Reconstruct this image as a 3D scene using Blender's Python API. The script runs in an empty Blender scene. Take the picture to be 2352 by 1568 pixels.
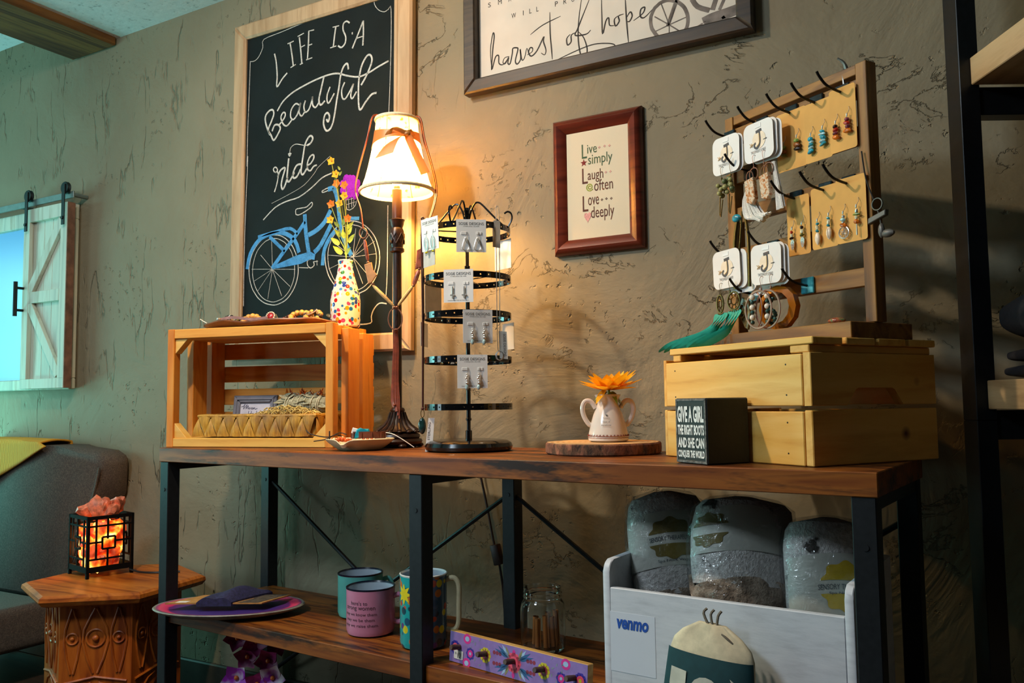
import bpy, bmesh, math, random
from mathutils import Matrix, Vector, Euler

S = bpy.context.scene
COL = S.collection
R = math.radians
rnd = random.Random(7)

# ------------------------------------------------------------------ camera
cd = bpy.data.cameras.new('camera')
cd.sensor_width = 36.0
cd.lens = 29.61
cd.clip_start = 0.02
cam = bpy.data.objects.new('camera', cd)
COL.objects.link(cam)
_q = (Matrix.Rotation(R(29.873), 3, 'Z') @ Matrix.Rotation(R(90 + 4.156), 3, 'X') @ Matrix.Rotation(R(-0.7155), 3, 'Z'))
cam.matrix_world = Matrix.Translation((0.0, -1.892, 0.908)) @ _q.to_4x4()
cd.dof.use_dof = False
S.camera = cam

# ------------------------------------------------------------------ world, lights, exposure
S.view_settings.view_transform = 'Standard'
S.view_settings.look = 'None'
S.view_settings.exposure = 0.0
S.view_settings.gamma = 1.0
S.view_settings.use_curve_mapping = False
wd = bpy.data.worlds.new('world')
S.world = wd
wd.use_nodes = True
wb = wd.node_tree.nodes['Background']
wb.inputs['Color'].default_value = (0.62, 0.80, 1.0, 1)
wb.inputs['Strength'].default_value = 0.014


def light(name, typ, loc, energy, color, size=0.1, target=None, size_y=None, spread=None, spot=None):
    l = bpy.data.lights.new(name, typ)
    l.energy = energy
    l.color = color
    if typ == 'AREA':
        l.size = size
        if size_y:
            l.shape = 'RECTANGLE'
            l.size_y = size_y
        if spread:
            l.spread = spread
    else:
        l.shadow_soft_size = size
    if typ == 'SPOT' and spot:
        l.spot_size = spot
        l.spot_blend = 0.6
    o = bpy.data.objects.new(name, l)
    COL.objects.link(o)
    o.location = loc
    if target is not None:
        d = Vector(target) - Vector(loc)
        o.rotation_euler = d.to_track_quat('-Z', 'Y').to_euler()
    return o


# small recessed ceiling light (its shadows fall down and to the right of the frames)
light('ceiling_downlight', 'AREA', (-1.5, -1.15, 2.235), 25, (1.0, 0.82, 0.60), 0.07, (-1.42, -0.75, 1.0))
# cool daylight panel of the shop, in front of the table and to the left
light('shop_daylight', 'AREA', (-1.55, -2.15, 2.23), 40, (0.70, 0.86, 1.0), 0.45, (-1.0, 0, 0.5))
# pale green daylight from the rooms on the left
light('left_room_daylight', 'AREA', (-4.9, -1.30, 1.35), 34, (0.32, 0.93, 0.90), 0.9, (-2.6, 0, 1.2))
# teal lamp low down behind the chair
light('teal_room_glow', 'AREA', (-3.95, -0.40, 0.72), 9.0, (0.20, 0.95, 0.80), 0.22, (-2.9, 0, 1.05))
# added cool fill, no window behind it, brightens the ceiling and wall on the left
light('ceiling_fill', 'AREA', (-4.3, -3.2, 0.9), 18, (0.66, 0.92, 1.0), 1.0, (-2.4, -0.2, 2.1))


# ------------------------------------------------------------------ helpers
def lin(h):
    h = h.lstrip('#')
    out = []
    for i in (0, 2, 4):
        c = int(h[i:i + 2], 16) / 255
        out.append(c / 12.92 if c <= 0.04045 else ((c + 0.055) / 1.055) ** 2.4)
    return tuple(out) + (1.0,)


MATS = {}


class NT:
    """tiny node-tree helper"""
    def __init__(self, name):
        self.m = bpy.data.materials.new(name)
        self.m.use_nodes = True
        self.t = self.m.node_tree
        self.b = self.t.nodes['Principled BSDF']
        self.out = self.t.nodes['Material Output']

    def n(self, typ, **kw):
        nd = self.t.nodes.new(typ)
        for k, v in kw.items():
            if k.startswith('i_'):
                nd.inputs[k[2:].replace('_', ' ')].default_value = v
            else:
                setattr(nd, k, v)
        return nd

    def l(self, a, b):
        self.t.links.new(a, b)

    def coord(self, scale=(1, 1, 1), rot=(0, 0, 0), loc=(0, 0, 0), kind='Object'):
        tc = self.n('ShaderNodeTexCoord')
        mp = self.n('ShaderNodeMapping')
        mp.inputs['Scale'].default_value = scale
        mp.inputs['Rotation'].default_value = rot
        mp.inputs['Location'].default_value = loc
        self.l(tc.outputs[kind], mp.inputs['Vector'])
        return mp.outputs['Vector']

    def noise(self, vec, scale, detail=4.0, rough=0.55, dist=0.0):
        nd = self.n('ShaderNodeTexNoise')
        nd.inputs['Scale'].default_value = scale
        nd.inputs['Detail'].default_value = detail
        nd.inputs['Roughness'].default_value = rough
        nd.inputs['Distortion'].default_value = dist
        self.l(vec, nd.inputs['Vector'])
        return nd.outputs['Fac']

    def ramp(self, fac, stops, interp='LINEAR'):
        nd = self.n('ShaderNodeValToRGB')
        cr = nd.color_ramp
        cr.interpolation = interp
        while len(cr.elements) < len(stops):
            cr.elements.new(0.5)
        for e, (p, c) in zip(cr.elements, stops):
            e.position = p
            e.color = c if isinstance(c, tuple) else (lin(c) if isinstance(c, str) else (c, c, c, 1))
        self.l(fac, nd.inputs['Fac'])
        return nd.outputs['Color']

    def math(self, op, a, b=None, clamp=False):
        nd = self.n('ShaderNodeMath', operation=op)
        nd.use_clamp = clamp
        for i, v in enumerate((a, b)):
            if v is None:
                continue
            if isinstance(v, (int, float)):
                nd.inputs[i].default_value = v
            else:
                self.l(v, nd.inputs[i])
        return nd.outputs[0]

    def mix(self, fac, a, b, mode='MIX'):
        nd = self.n('ShaderNodeMix', data_type='RGBA', blend_type=mode)
        for idx, v in ((0, fac), (6, a), (7, b)):
            if isinstance(v, (int, float)):
                nd.inputs[idx].default_value = v if idx == 0 else (v, v, v, 1)
            elif isinstance(v, tuple):
                nd.inputs[idx].default_value = v
            else:
                self.l(v, nd.inputs[idx])
        return nd.outputs[2]

    def bump(self, height, strength=0.3, dist=0.01):
        nd = self.n('ShaderNodeBump')
        nd.inputs['Strength'].default_value = strength
        nd.inputs['Distance'].default_value = dist
        self.l(height, nd.inputs['Height'])
        self.l(nd.outputs['Normal'], self.b.inputs['Normal'])

    def set(self, col=None, rough=None, metal=None, spec=None):
        if col is not None:
            if isinstance(col, tuple):
                self.b.inputs['Base Color'].default_value = col
            else:
                self.l(col, self.b.inputs['Base Color'])
        if rough is not None:
            if isinstance(rough, (int, float)):
                self.b.inputs['Roughness'].default_value = rough
            else:
                self.l(rough, self.b.inputs['Roughness'])
        if metal is not None:
            self.b.inputs['Metallic'].default_value = metal
        if spec is not None:
            self.b.inputs['Specular IOR Level'].default_value = spec
        return self


def plain(name, hexcol, rough=0.5, metal=0.0, var=0.06, scale=40, spec=None, bump=0.0):
    """a flat colour with a little procedural variation"""
    if name in MATS:
        return MATS[name]
    t = NT(name)
    c = lin(hexcol)
    v = t.coord()
    f = t.noise(v, scale, 3)
    d = tuple(max(0, x * (1 - var * 2.2)) for x in c[:3]) + (1,)
    e = tuple(min(1, x * (1 + var * 2.2)) for x in c[:3]) + (1,)
    t.set(t.ramp(f, [(0.3, d), (0.7, e)]), rough, metal, spec)
    if bump:
        t.bump(f, bump, 0.002)
    MATS[name] = t.m
    return t.m


def wood(name, cols, grain=(2, 30, 30), rough=0.5, knots=0.0, bump=0.12, rings=6.0, big=1.4, seed=0.0, spec=0.4, blotch=None):
    """procedural wood, fibres along the axis with the smallest grain scale"""
    if name in MATS:
        return MATS[name]
    t = NT(name)
    v = t.coord(grain, loc=(seed, seed * 1.7, seed * 0.6))
    v2 = t.coord(tuple(g * 0.33 for g in grain), loc=(seed * 2, 3 + seed, seed))
    fine = t.noise(v, 4.0, 6, 0.65, 0.4)
    wide = t.noise(v2, big, 3, 0.5, 1.2)
    w = t.math('FRACT', t.math('MULTIPLY', wide, rings))
    w = t.math('ABSOLUTE', t.math('SUBTRACT', w, 0.5))
    fac = t.math('ADD', t.math('MULTIPLY', w, 0.9), t.math('MULTIPLY', fine, 0.55))
    n = len(cols)
    col = t.ramp(fac, [(0.18 + 0.62 * i / (n - 1), cols[i]) for i in range(n)])
    if blotch:
        vb = t.coord(tuple(g * 0.35 + 0.6 for g in grain), loc=(5 + seed, 1, 2))
        bl = t.ramp(t.noise(vb, 3.2, 5, 0.7), [(0.51, 0.0), (0.64, 1.0)])
        col = t.mix(bl, col, lin(blotch))
    if knots:
        kv = t.coord((5, 11, 11), loc=(seed, 0.3, seed))
        vo = t.n('ShaderNodeTexVoronoi')
        t.l(kv, vo.inputs['Vector'])
        vo.inputs['Scale'].default_value = 1.0
        kf = t.ramp(vo.outputs['Distance'], [(0.03, 1.0), (knots, 0.0)])
        col = t.mix(kf, col, lin('#5a2c12'))
    t.set(col, rough, 0, spec)
    t.bump(fac, bump, 0.002)
    MATS[name] = t.m
    return t.m


def metal(name, hexcol, rough=0.3, scale=60):
    return plain(name, hexcol, rough, 1.0, 0.1, scale)


class MB:
    """collects shapes into one mesh"""
    def __init__(self):
        self.bm = bmesh.new()

    def _fin(self, geom, mi, M=None):
        vs = [g for g in geom if isinstance(g, bmesh.types.BMVert)]
        if M is not None:
            bmesh.ops.transform(self.bm, matrix=M, verts=vs)
        for f in {f for v in vs for f in v.link_faces}:
            f.material_index = mi
        return vs

    def box(self, c, s, bev=0.0, M=None, mi=0, seg=1):
        g = bmesh.ops.create_cube(self.bm, size=1.0)['verts']
        bmesh.ops.transform(self.bm, matrix=Matrix.Translation(c) @ Matrix.Diagonal((*s, 1)), verts=g)
        if bev > 0:
            es = list({e for v in g for e in v.link_edges})
            before = set(self.bm.verts) - set(g)
            bmesh.ops.bevel(self.bm, geom=es, offset=bev, segments=seg, affect='EDGES', profile=0.6)
            g = [v for v in self.bm.verts if v not in before]
        self._fin(g, mi, M)
        return self

    def box2(self, a, b, bev=0.0, M=None, mi=0, seg=1):
        c = [(x + y) / 2 for x, y in zip(a, b)]
        s = [abs(y - x) for x, y in zip(a, b)]
        return self.box(c, s, bev, M, mi, seg)

    def rings(self, rings, closed=False, cap=True, mi=0, M=None, wrap=True):
        """skin a list of equally long vertex rings"""
        vs = [[self.bm.verts.new(p) for p in r] for r in rings]
        n = len(vs[0])
        nr = len(vs)
        for i in range(nr if closed else nr - 1):
            a, b = vs[i], vs[(i + 1) % nr]
            for j in range(n if wrap else n - 1):
                k = (j + 1) % n
                try:
                    self.bm.faces.new((a[j], a[k], b[k], b[j]))
                except ValueError:
                    pass
        if cap and not closed and wrap:
            for r, rev in ((vs[0], True), (vs[-1], False)):
                try:
                    self.bm.faces.new(list(reversed(r)) if rev else r)
                except ValueError:
                    pass
        self._fin([v for r in vs for v in r], mi, M)
        return self

    def tube(self, pts, r, seg=8, closed=False, mi=0, M=None, cap=True, flat=1.0):
        pts = [Vector(p) for p in pts]
        n = len(pts)
        rr = r if isinstance(r, (list, tuple)) else [r] * n
        rings = []
        up = None
        for i, p in enumerate(pts):
            if closed:
                d = pts[(i + 1) % n] - pts[i - 1]
            else:
                d = pts[min(i + 1, n - 1)] - pts[max(i - 1, 0)]
            if d.length < 1e-9:
                d = Vector((0, 0, 1))
            d.normalize()
            if up is None:
                up = Vector((0, 0, 1)) if abs(d.z) < 0.9 else Vector((0, 1, 0))
            a = d.cross(up)
            if a.length < 1e-6:
                a = d.orthogonal()
            a.normalize()
            b = a.cross(d).normalized()
            up = b
            rings.append([p + a * rr[i] * math.cos(2 * math.pi * k / seg) + b * rr[i] * flat * math.sin(2 * math.pi * k / seg) for k in range(seg)])
        return self.rings(rings, closed, cap, mi, M)

    def lathe(self, prof, seg=32, c=(0, 0, 0), mi=0, M=None, cap=True):
        rings = [[(c[0] + r * math.cos(2 * math.pi * k / seg), c[1] + r * math.sin(2 * math.pi * k / seg), c[2] + z) for k in range(seg)] for r, z in prof]
        return self.rings(rings, False, cap, mi, M)

    def ball(self, c, r, seg=12, rings=8, sc=(1, 1, 1), mi=0, M=None, rot=None):
        g = bmesh.ops.create_uvsphere(self.bm, u_segments=seg, v_segments=rings, radius=r)['verts']
        T = Matrix.Translation(c)
        if rot is not None:
            T = T @ rot.to_4x4()
        bmesh.ops.transform(self.bm, matrix=T @ Matrix.Diagonal((*sc, 1)), verts=g)
        self._fin(g, mi, M)
        return self

    def prism(self, poly, z0, z1, mi=0, M=None, bev=0.0):
        a = [self.bm.verts.new((x, y, z0)) for x, y in poly]
        b = [self.bm.verts.new((x, y, z1)) for x, y in poly]
        n = len(poly)
        fs = [self.bm.faces.new(list(reversed(a))), self.bm.faces.new(b)]
        for i in range(n):
            fs.append(self.bm.faces.new((a[i], a[(i + 1) % n], b[(i + 1) % n], b[i])))
        g = a + b
        if bev:
            before = set(self.bm.verts) - set(g)
            es = list(set(fs[0].edges) | set(fs[1].edges))
            bmesh.ops.bevel(self.bm, geom=es, offset=bev, segments=1, affect='EDGES')
            g = [v for v in self.bm.verts if v not in before]
        self._fin(g, mi, M)
        return self

    def grid(self, fn, nu, nv, mi=0, M=None, wrap=False):
        return self.rings([[fn(i / nu, j / nv) for i in range(nu + (0 if wrap else 1))] for j in range(nv + 1)], False, False, mi, M, wrap)

    def stroke(self, pts, w, mi=0, M=None, z=0.0, h=0.0006, sub=4, taper=False, smooth=True):
        """a pen or chalk stroke: a thin raised ribbon in the local xy plane"""
        P = spline(pts, sub) if smooth and len(pts) > 2 else [Vector((p[0], p[1], 0)) for p in pts]
        n = len(P)
        rings = []
        for i, p in enumerate(P):
            d = P[min(i + 1, n - 1)] - P[max(i - 1, 0)]
            if d.length < 1e-9:
                d = Vector((1, 0, 0))
            d.normalize()
            a = Vector((-d.y, d.x, 0))
            ww = w / 2
            if taper:
                ww *= 0.45 + 0.55 * min(1, 4 * i / n, 4 * (n - 1 - i) / n) if n > 2 else 1
            rings.append([(p.x + a.x * ww, p.y + a.y * ww, z), (p.x + a.x * ww * .6, p.y + a.y * ww * .6, z + h), (p.x - a.x * ww * .6, p.y - a.y * ww * .6, z + h), (p.x - a.x * ww, p.y - a.y * ww, z)])
        return self.rings(rings, False, True, mi, M)

    def text(self, body, x0, y0, x1, y1, mi=0, M=None, z=0.0, h=0.0006, bold=0.0, space=1.0):
        """lettering fitted into the box x0..x1, y0..y1 of the local xy plane"""
        cu = bpy.data.curves.new('lettering', 'FONT')
        cu.body = body
        cu.space_character = space
        cu.offset = bold
        cu.extrude = 0.0
        cu.resolution_u = 3
        ob = bpy.data.objects.new('lettering_tmp', cu)
        COL.objects.link(ob)
        dg = bpy.context.evaluated_depsgraph_get()
        me = bpy.data.meshes.new_from_object(ob.evaluated_get(dg))
        bpy.data.objects.remove(ob)
        bpy.data.curves.remove(cu)
        if len(me.vertices) == 0:
            return self
        xs = [v.co.x for v in me.vertices]
        ys = [v.co.y for v in me.vertices]
        ax, bx, ay, by = min(xs), max(xs), min(ys), max(ys)
        sx = (x1 - x0) / (bx - ax)
        sy = (y1 - y0) / (by - ay)
        T = Matrix(((sx, 0, 0, x0 - ax * sx), (0, sy, 0, y0 - ay * sy), (0, 0, 1, z + h), (0, 0, 0, 1)))
        if M is not None:
            T = M @ T
        me.transform(T)
        old = set(self.bm.verts)
        nf = len(self.bm.faces)
        self.bm.from_mesh(me)
        bpy.data.meshes.remove(me)
        self._fin([v for v in self.bm.verts if v not in old], mi)
        return self

    def done(self, name, mats, parent=None, smooth=True, angle=35, loc=None, rot=None):
        bmesh.ops.recalc_face_normals(self.bm, faces=self.bm.faces[:]) if smooth != 'raw' else None
        me = bpy.data.meshes.new(name)
        self.bm.to_mesh(me)
        self.bm.free()
        for m in (mats if isinstance(mats, (list, tuple)) else [mats]):
            me.materials.append(m)
        if smooth:
            me.polygons.foreach_set('use_smooth', [True] * len(me.polygons))
            me.set_sharp_from_angle(angle=R(angle))
        o = bpy.data.objects.new(name, me)
        COL.objects.link(o)
        if parent is not None:
            o.parent = parent
        if loc is not None:
            o.location = loc
        if rot is not None:
            o.rotation_euler = rot
        return o


def spline(pts, sub=4, closed=False):
    P = [Vector((p[0], p[1], p[2] if len(p) > 2 else 0.0)) for p in pts]
    n = len(P)
    out = []
    for i in range(n if closed else n - 1):
        if closed:
            p0, p1, p2, p3 = P[i - 1], P[i], P[(i + 1) % n], P[(i + 2) % n]
        else:
            p0, p1, p2, p3 = P[max(i - 1, 0)], P[i], P[i + 1], P[min(i + 2, n - 1)]
        for k in range(sub):
            t = k / sub
            out.append(0.5 * ((2 * p1) + (p2 - p0) * t + (2 * p0 - 5 * p1 + 4 * p2 - p3) * t * t + (3 * p1 - p0 - 3 * p2 + p3) * t ** 3))
    if not closed:
        out.append(P[-1])
    return out


def thing(name, label, cat, loc=(0, 0, 0), rz=0.0, group=None, rot=None):
    o = bpy.data.objects.new(name, None)
    COL.objects.link(o)
    o.empty_display_size = 0.05
    o.location = loc
    o.rotation_euler = rot if rot is not None else (0, 0, rz)
    o['label'] = label
    o['category'] = cat
    if group:
        o['group'] = group
    return o


def tag(o, label, cat, group=None):
    o['label'] = label
    o['category'] = cat
    if group:
        o['group'] = group
    return o


def struct(o):
    o['kind'] = 'structure'
    return o


def copy_thing(root, loc, rot, label, group=None):
    r = root.copy()
    COL.objects.link(r)
    r.location = loc
    if rot is not None:
        r.rotation_euler = rot
    r['label'] = label
    if group:
        r['group'] = group
    for ch in list(root.children):
        c = ch.copy()
        COL.objects.link(c)
        c.parent = r
        for g in list(ch.children):
            d = g.copy()
            COL.objects.link(d)
            d.parent = c
    return r


FRONT = Matrix(((1, 0, 0, 0), (0, 0, -1, 0), (0, 1, 0, 0), (0, 0, 0, 1)))   # local xy drawing -> vertical face looking along -Y


def front(y):
    return Matrix.Translation((0, y, 0)) @ FRONT


TA = R(-5.004)                         # the console table stands a little askew to the wall
TX, TY = Vector((math.cos(TA), math.sin(TA), 0)), Vector((-math.sin(TA), math.cos(TA), 0))
T0 = Vector((-1.9501, -0.3986, 0.0))   # its front left corner
VR = R(29.87)                          # a turn that faces the middle of the shop floor


def tp(s, t, z=0.8):
    return T0 + TX * s + TY * t + Vector((0, 0, z))


def arc(c, r, a0, a1, n=16, plane='xy', ry=None):
    ry = r if ry is None else ry
    out = []
    for i in range(n + 1):
        a = R(a0 + (a1 - a0) * i / n)
        u, v = r * math.cos(a), ry * math.sin(a)
        out.append({'xy': (c[0] + u, c[1] + v, c[2]), 'xz': (c[0] + u, c[1], c[2] + v), 'yz': (c[0], c[1] + u, c[2] + v)}[plane])
    return out


def rrect(w, h, r, n=4, cx=0.0, cy=0.0):
    out = []
    for sx, sy, a0 in ((1, 1, 0), (-1, 1, 90), (-1, -1, 180), (1, -1, 270)):
        for i in range(n + 1):
            a = R(a0 + 90 * i / n)
            out.append((cx + sx * (w / 2 - r) + r * math.cos(a), cy + sy * (h / 2 - r) + r * math.sin(a)))
    return out
# ------------------------------------------------------------------ the room
def plaster():
    t = NT('trowelled_plaster')
    tc = t.n('ShaderNodeTexCoord')
    sep = t.n('ShaderNodeSeparateXYZ')
    t.l(tc.outputs['Object'], sep.inputs[0])
    base = t.coord((1, 1, 1))
    # long trowel ridges, mostly upright on the left part of the wall
    vl = t.coord((4.4, 1, 0.95))
    warp = t.n('ShaderNodeTexNoise')
    warp.inputs['Scale'].default_value = 2.6
    warp.inputs['Detail'].default_value = 5
    t.l(vl, warp.inputs['Vector'])
    ridge_l = t.math('ABSOLUTE', t.math('SUBTRACT', warp.outputs['Fac'], 0.5))
    ridge_l = t.ramp(ridge_l, [(0.0, 1.0), (0.014, 0.0)])
    mask_l = t.ramp(t.noise(t.coord((2.3, 1, 1.6), loc=(4, 0, 7)), 3.4, 3), [(0.50, 0.0), (0.60, 1.0)])
    # broken flakes and scrapes on the right part
    nr = t.noise(t.coord((3.1, 1, 4.0), loc=(2, 0, 1)), 2.3, 7, 0.62, 0.6)
    ridge_r = t.math('ABSOLUTE', t.math('SUBTRACT', nr, 0.5))
    ridge_r = t.ramp(ridge_r, [(0.0, 1.0), (0.009, 0.0)])
    mask_r = t.ramp(t.noise(t.coord((1.6, 1, 2.0), loc=(9, 0, 3)), 3.0, 4), [(0.55, 0.0), (0.64, 1.0)])
    pits = t.noise(t.coord((1, 1, 1)), 42, 3, 0.6)
    pmask = t.ramp(t.noise(t.coord((1, 1, 1.3), loc=(3, 3, 3)), 4.5, 3), [(0.55, 0.0), (0.66, 1.0)])
    pits = t.math('MULTIPLY', t.ramp(pits, [(0.60, 0.0), (0.68, 1.0)]), pmask)
    plate = t.noise(base, 2.2, 6, 0.58, 0.8)
    plate = t.ramp(plate, [(0.30, 0.0), (0.44, 0.55), (0.47, 0.62), (0.60, 1.0)])
    lr = t.ramp(t.math('ADD', t.math('MULTIPLY', sep.outputs['X'], 0.9), 2.0), [(0.0, 0.0), (1.0, 1.0)])
    a = t.math('MULTIPLY', ridge_l, mask_l)
    b = t.math('MULTIPLY', ridge_r, mask_r)
    ab = t.mix(lr, a, b)
    fine = t.noise(base, 26, 5, 0.6)
    h = t.math('ADD', t.math('MULTIPLY', plate, 0.55), t.math('MULTIPLY', ab, -0.75))
    h = t.math('ADD', h, t.math('MULTIPLY', pits, -0.5))
    h = t.math('ADD', h, t.math('MULTIPLY', fine, 0.16))
    tone = t.noise(base, 1.6, 5, 0.6)
    col = t.ramp(tone, [(0.25, '#796f59'), (0.55, '#857a63'), (0.8, '#8f846d')])
    col = t.mix(t.math('MULTIPLY', ab, 0.08), col, lin('#554a3a'))
    t.set(col, 0.72, 0, 0.25)
    t.bump(h, 0.85, 0.012)
    return t.m


PLASTER = plaster()
m = MB()
m.box2((-8, 0, 0), (3.5, 0.12, 2.6))
wall = struct(m.done('wall_back', PLASTER))

t = NT('ceiling_tile')
v = t.coord()
sp = t.noise(v, 55, 3, 0.6)
t.set(t.ramp(sp, [(0.30, '#b0b3b6'), (0.40, '#dcdee0'), (0.8, '#e6e8ea')]), 0.9)
t.bump(sp, 0.4, 0.003)
CEIL = t.m
m = MB()
m.box2((-2.80, -7, 2.262), (3.5, 0, 2.40))
m.box2((-8, -7, 2.385), (-2.80, 0, 2.45))
m.box2((-3.80, -0.62, 2.378), (-2.95, -0.60, 2.386), mi=1)
struct(m.done('ceiling', [CEIL, plain('tile_grid', '#3c4446', 0.7)]))

OAKBEAM = wood('rough_beam', ['#3a1f0c', '#5e3a18', '#7a5426', '#4a2a12'], (14, 1.3, 14), 0.8, 0, 0.5, 4, 1.0)
m = MB()
m.box2((-3.0, -6.5, 2.232), (-2.742, -0.004, 2.384), 0.006)
struct(m.done('trim_1', OAKBEAM))
FLOORW = wood('floor_boards', ['#1d140e', '#2e2117', '#3b2b1e'], (1.2, 12, 12), 0.5)
m = MB()
m.box2((-8, -7, -0.05), (3.5, 0, 0.0))
struct(m.done('floor', FLOORW))
m = MB()
m.box2((-8, -0.016, 0.0), (3.5, 0.0, 0.10), 0.004)
struct(m.done('baseboard_back', plain('painted_skirting', '#3a3229', 0.5)))

# ------------------------------------------------------------------ console table
RUSTIC = wood('rustic_brown_board', ['#3e1c07', '#73390f', '#8c4f19', '#58290a'], (1.6, 16, 16), 0.42, 0, 0.08, 5, 1.1, blotch='#2a160b')
BLACKMETAL = plain('matt_black_metal', '#1d1f22', 0.45, 0.35, 0.1, 90)
table = thing('console_table', 'long rustic brown console table with black metal legs along the plaster wall', 'table', T0, TA)
m = MB(); m.box2((0, 0, 0.763), (1.8, 0.37, 0.8), 0.0015)
m.done('tabletop', RUSTIC, table)
m = MB(); m.box2((0.03, 0.012, 0.345), (1.79, 0.352, 0.3796), 0.0012)
m.done('shelf', RUSTIC, table)
m = MB(); m.box2((0.03, 0.012, 0.075), (1.79, 0.352, 0.108), 0.0012)
m.done('shelf', RUSTIC, table)
for s in (0.004, 0.888, 1.761):
    for t_ in (0.002, 0.332):
        m = MB()
        m.box2((s, t_, 0), (s + 0.035, t_ + 0.036, 0.763), 0.0015)
        m.lathe([(0.005, 0), (0.005, 0.001)], 10, (0, 0, 0), M=Matrix.Translation((s + 0.018, t_ - 0.0004, 0.69)) @ Matrix.Rotation(R(90), 4, 'X'))
        m.done('leg', BLACKMETAL, table)
    m = MB()
    m.box2((s + 0.002, 0.036, 0.742), (s + 0.033, 0.334, 0.7625), 0.001)
    m.done('rail', BLACKMETAL, table)
    m = MB(); m.box2((s + 0.004, 0.036, 0.328), (s + 0.031, 0.334, 0.3445), 0.001)
    m.done('rail', BLACKMETAL, table)
for a, b in (((0.03, 0.345, 0.69), (0.90, 0.352, 0.13)), ((0.90, 0.345, 0.69), (0.03, 0.36, 0.13)),
             ((0.915, 0.345, 0.69), (1.775, 0.352, 0.13)), ((1.775, 0.345, 0.69), (0.915, 0.36, 0.13))):
    m = MB(); m.tube([a, b], 0.0055, 8)
    m.done('brace', BLACKMETAL, table)
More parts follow.
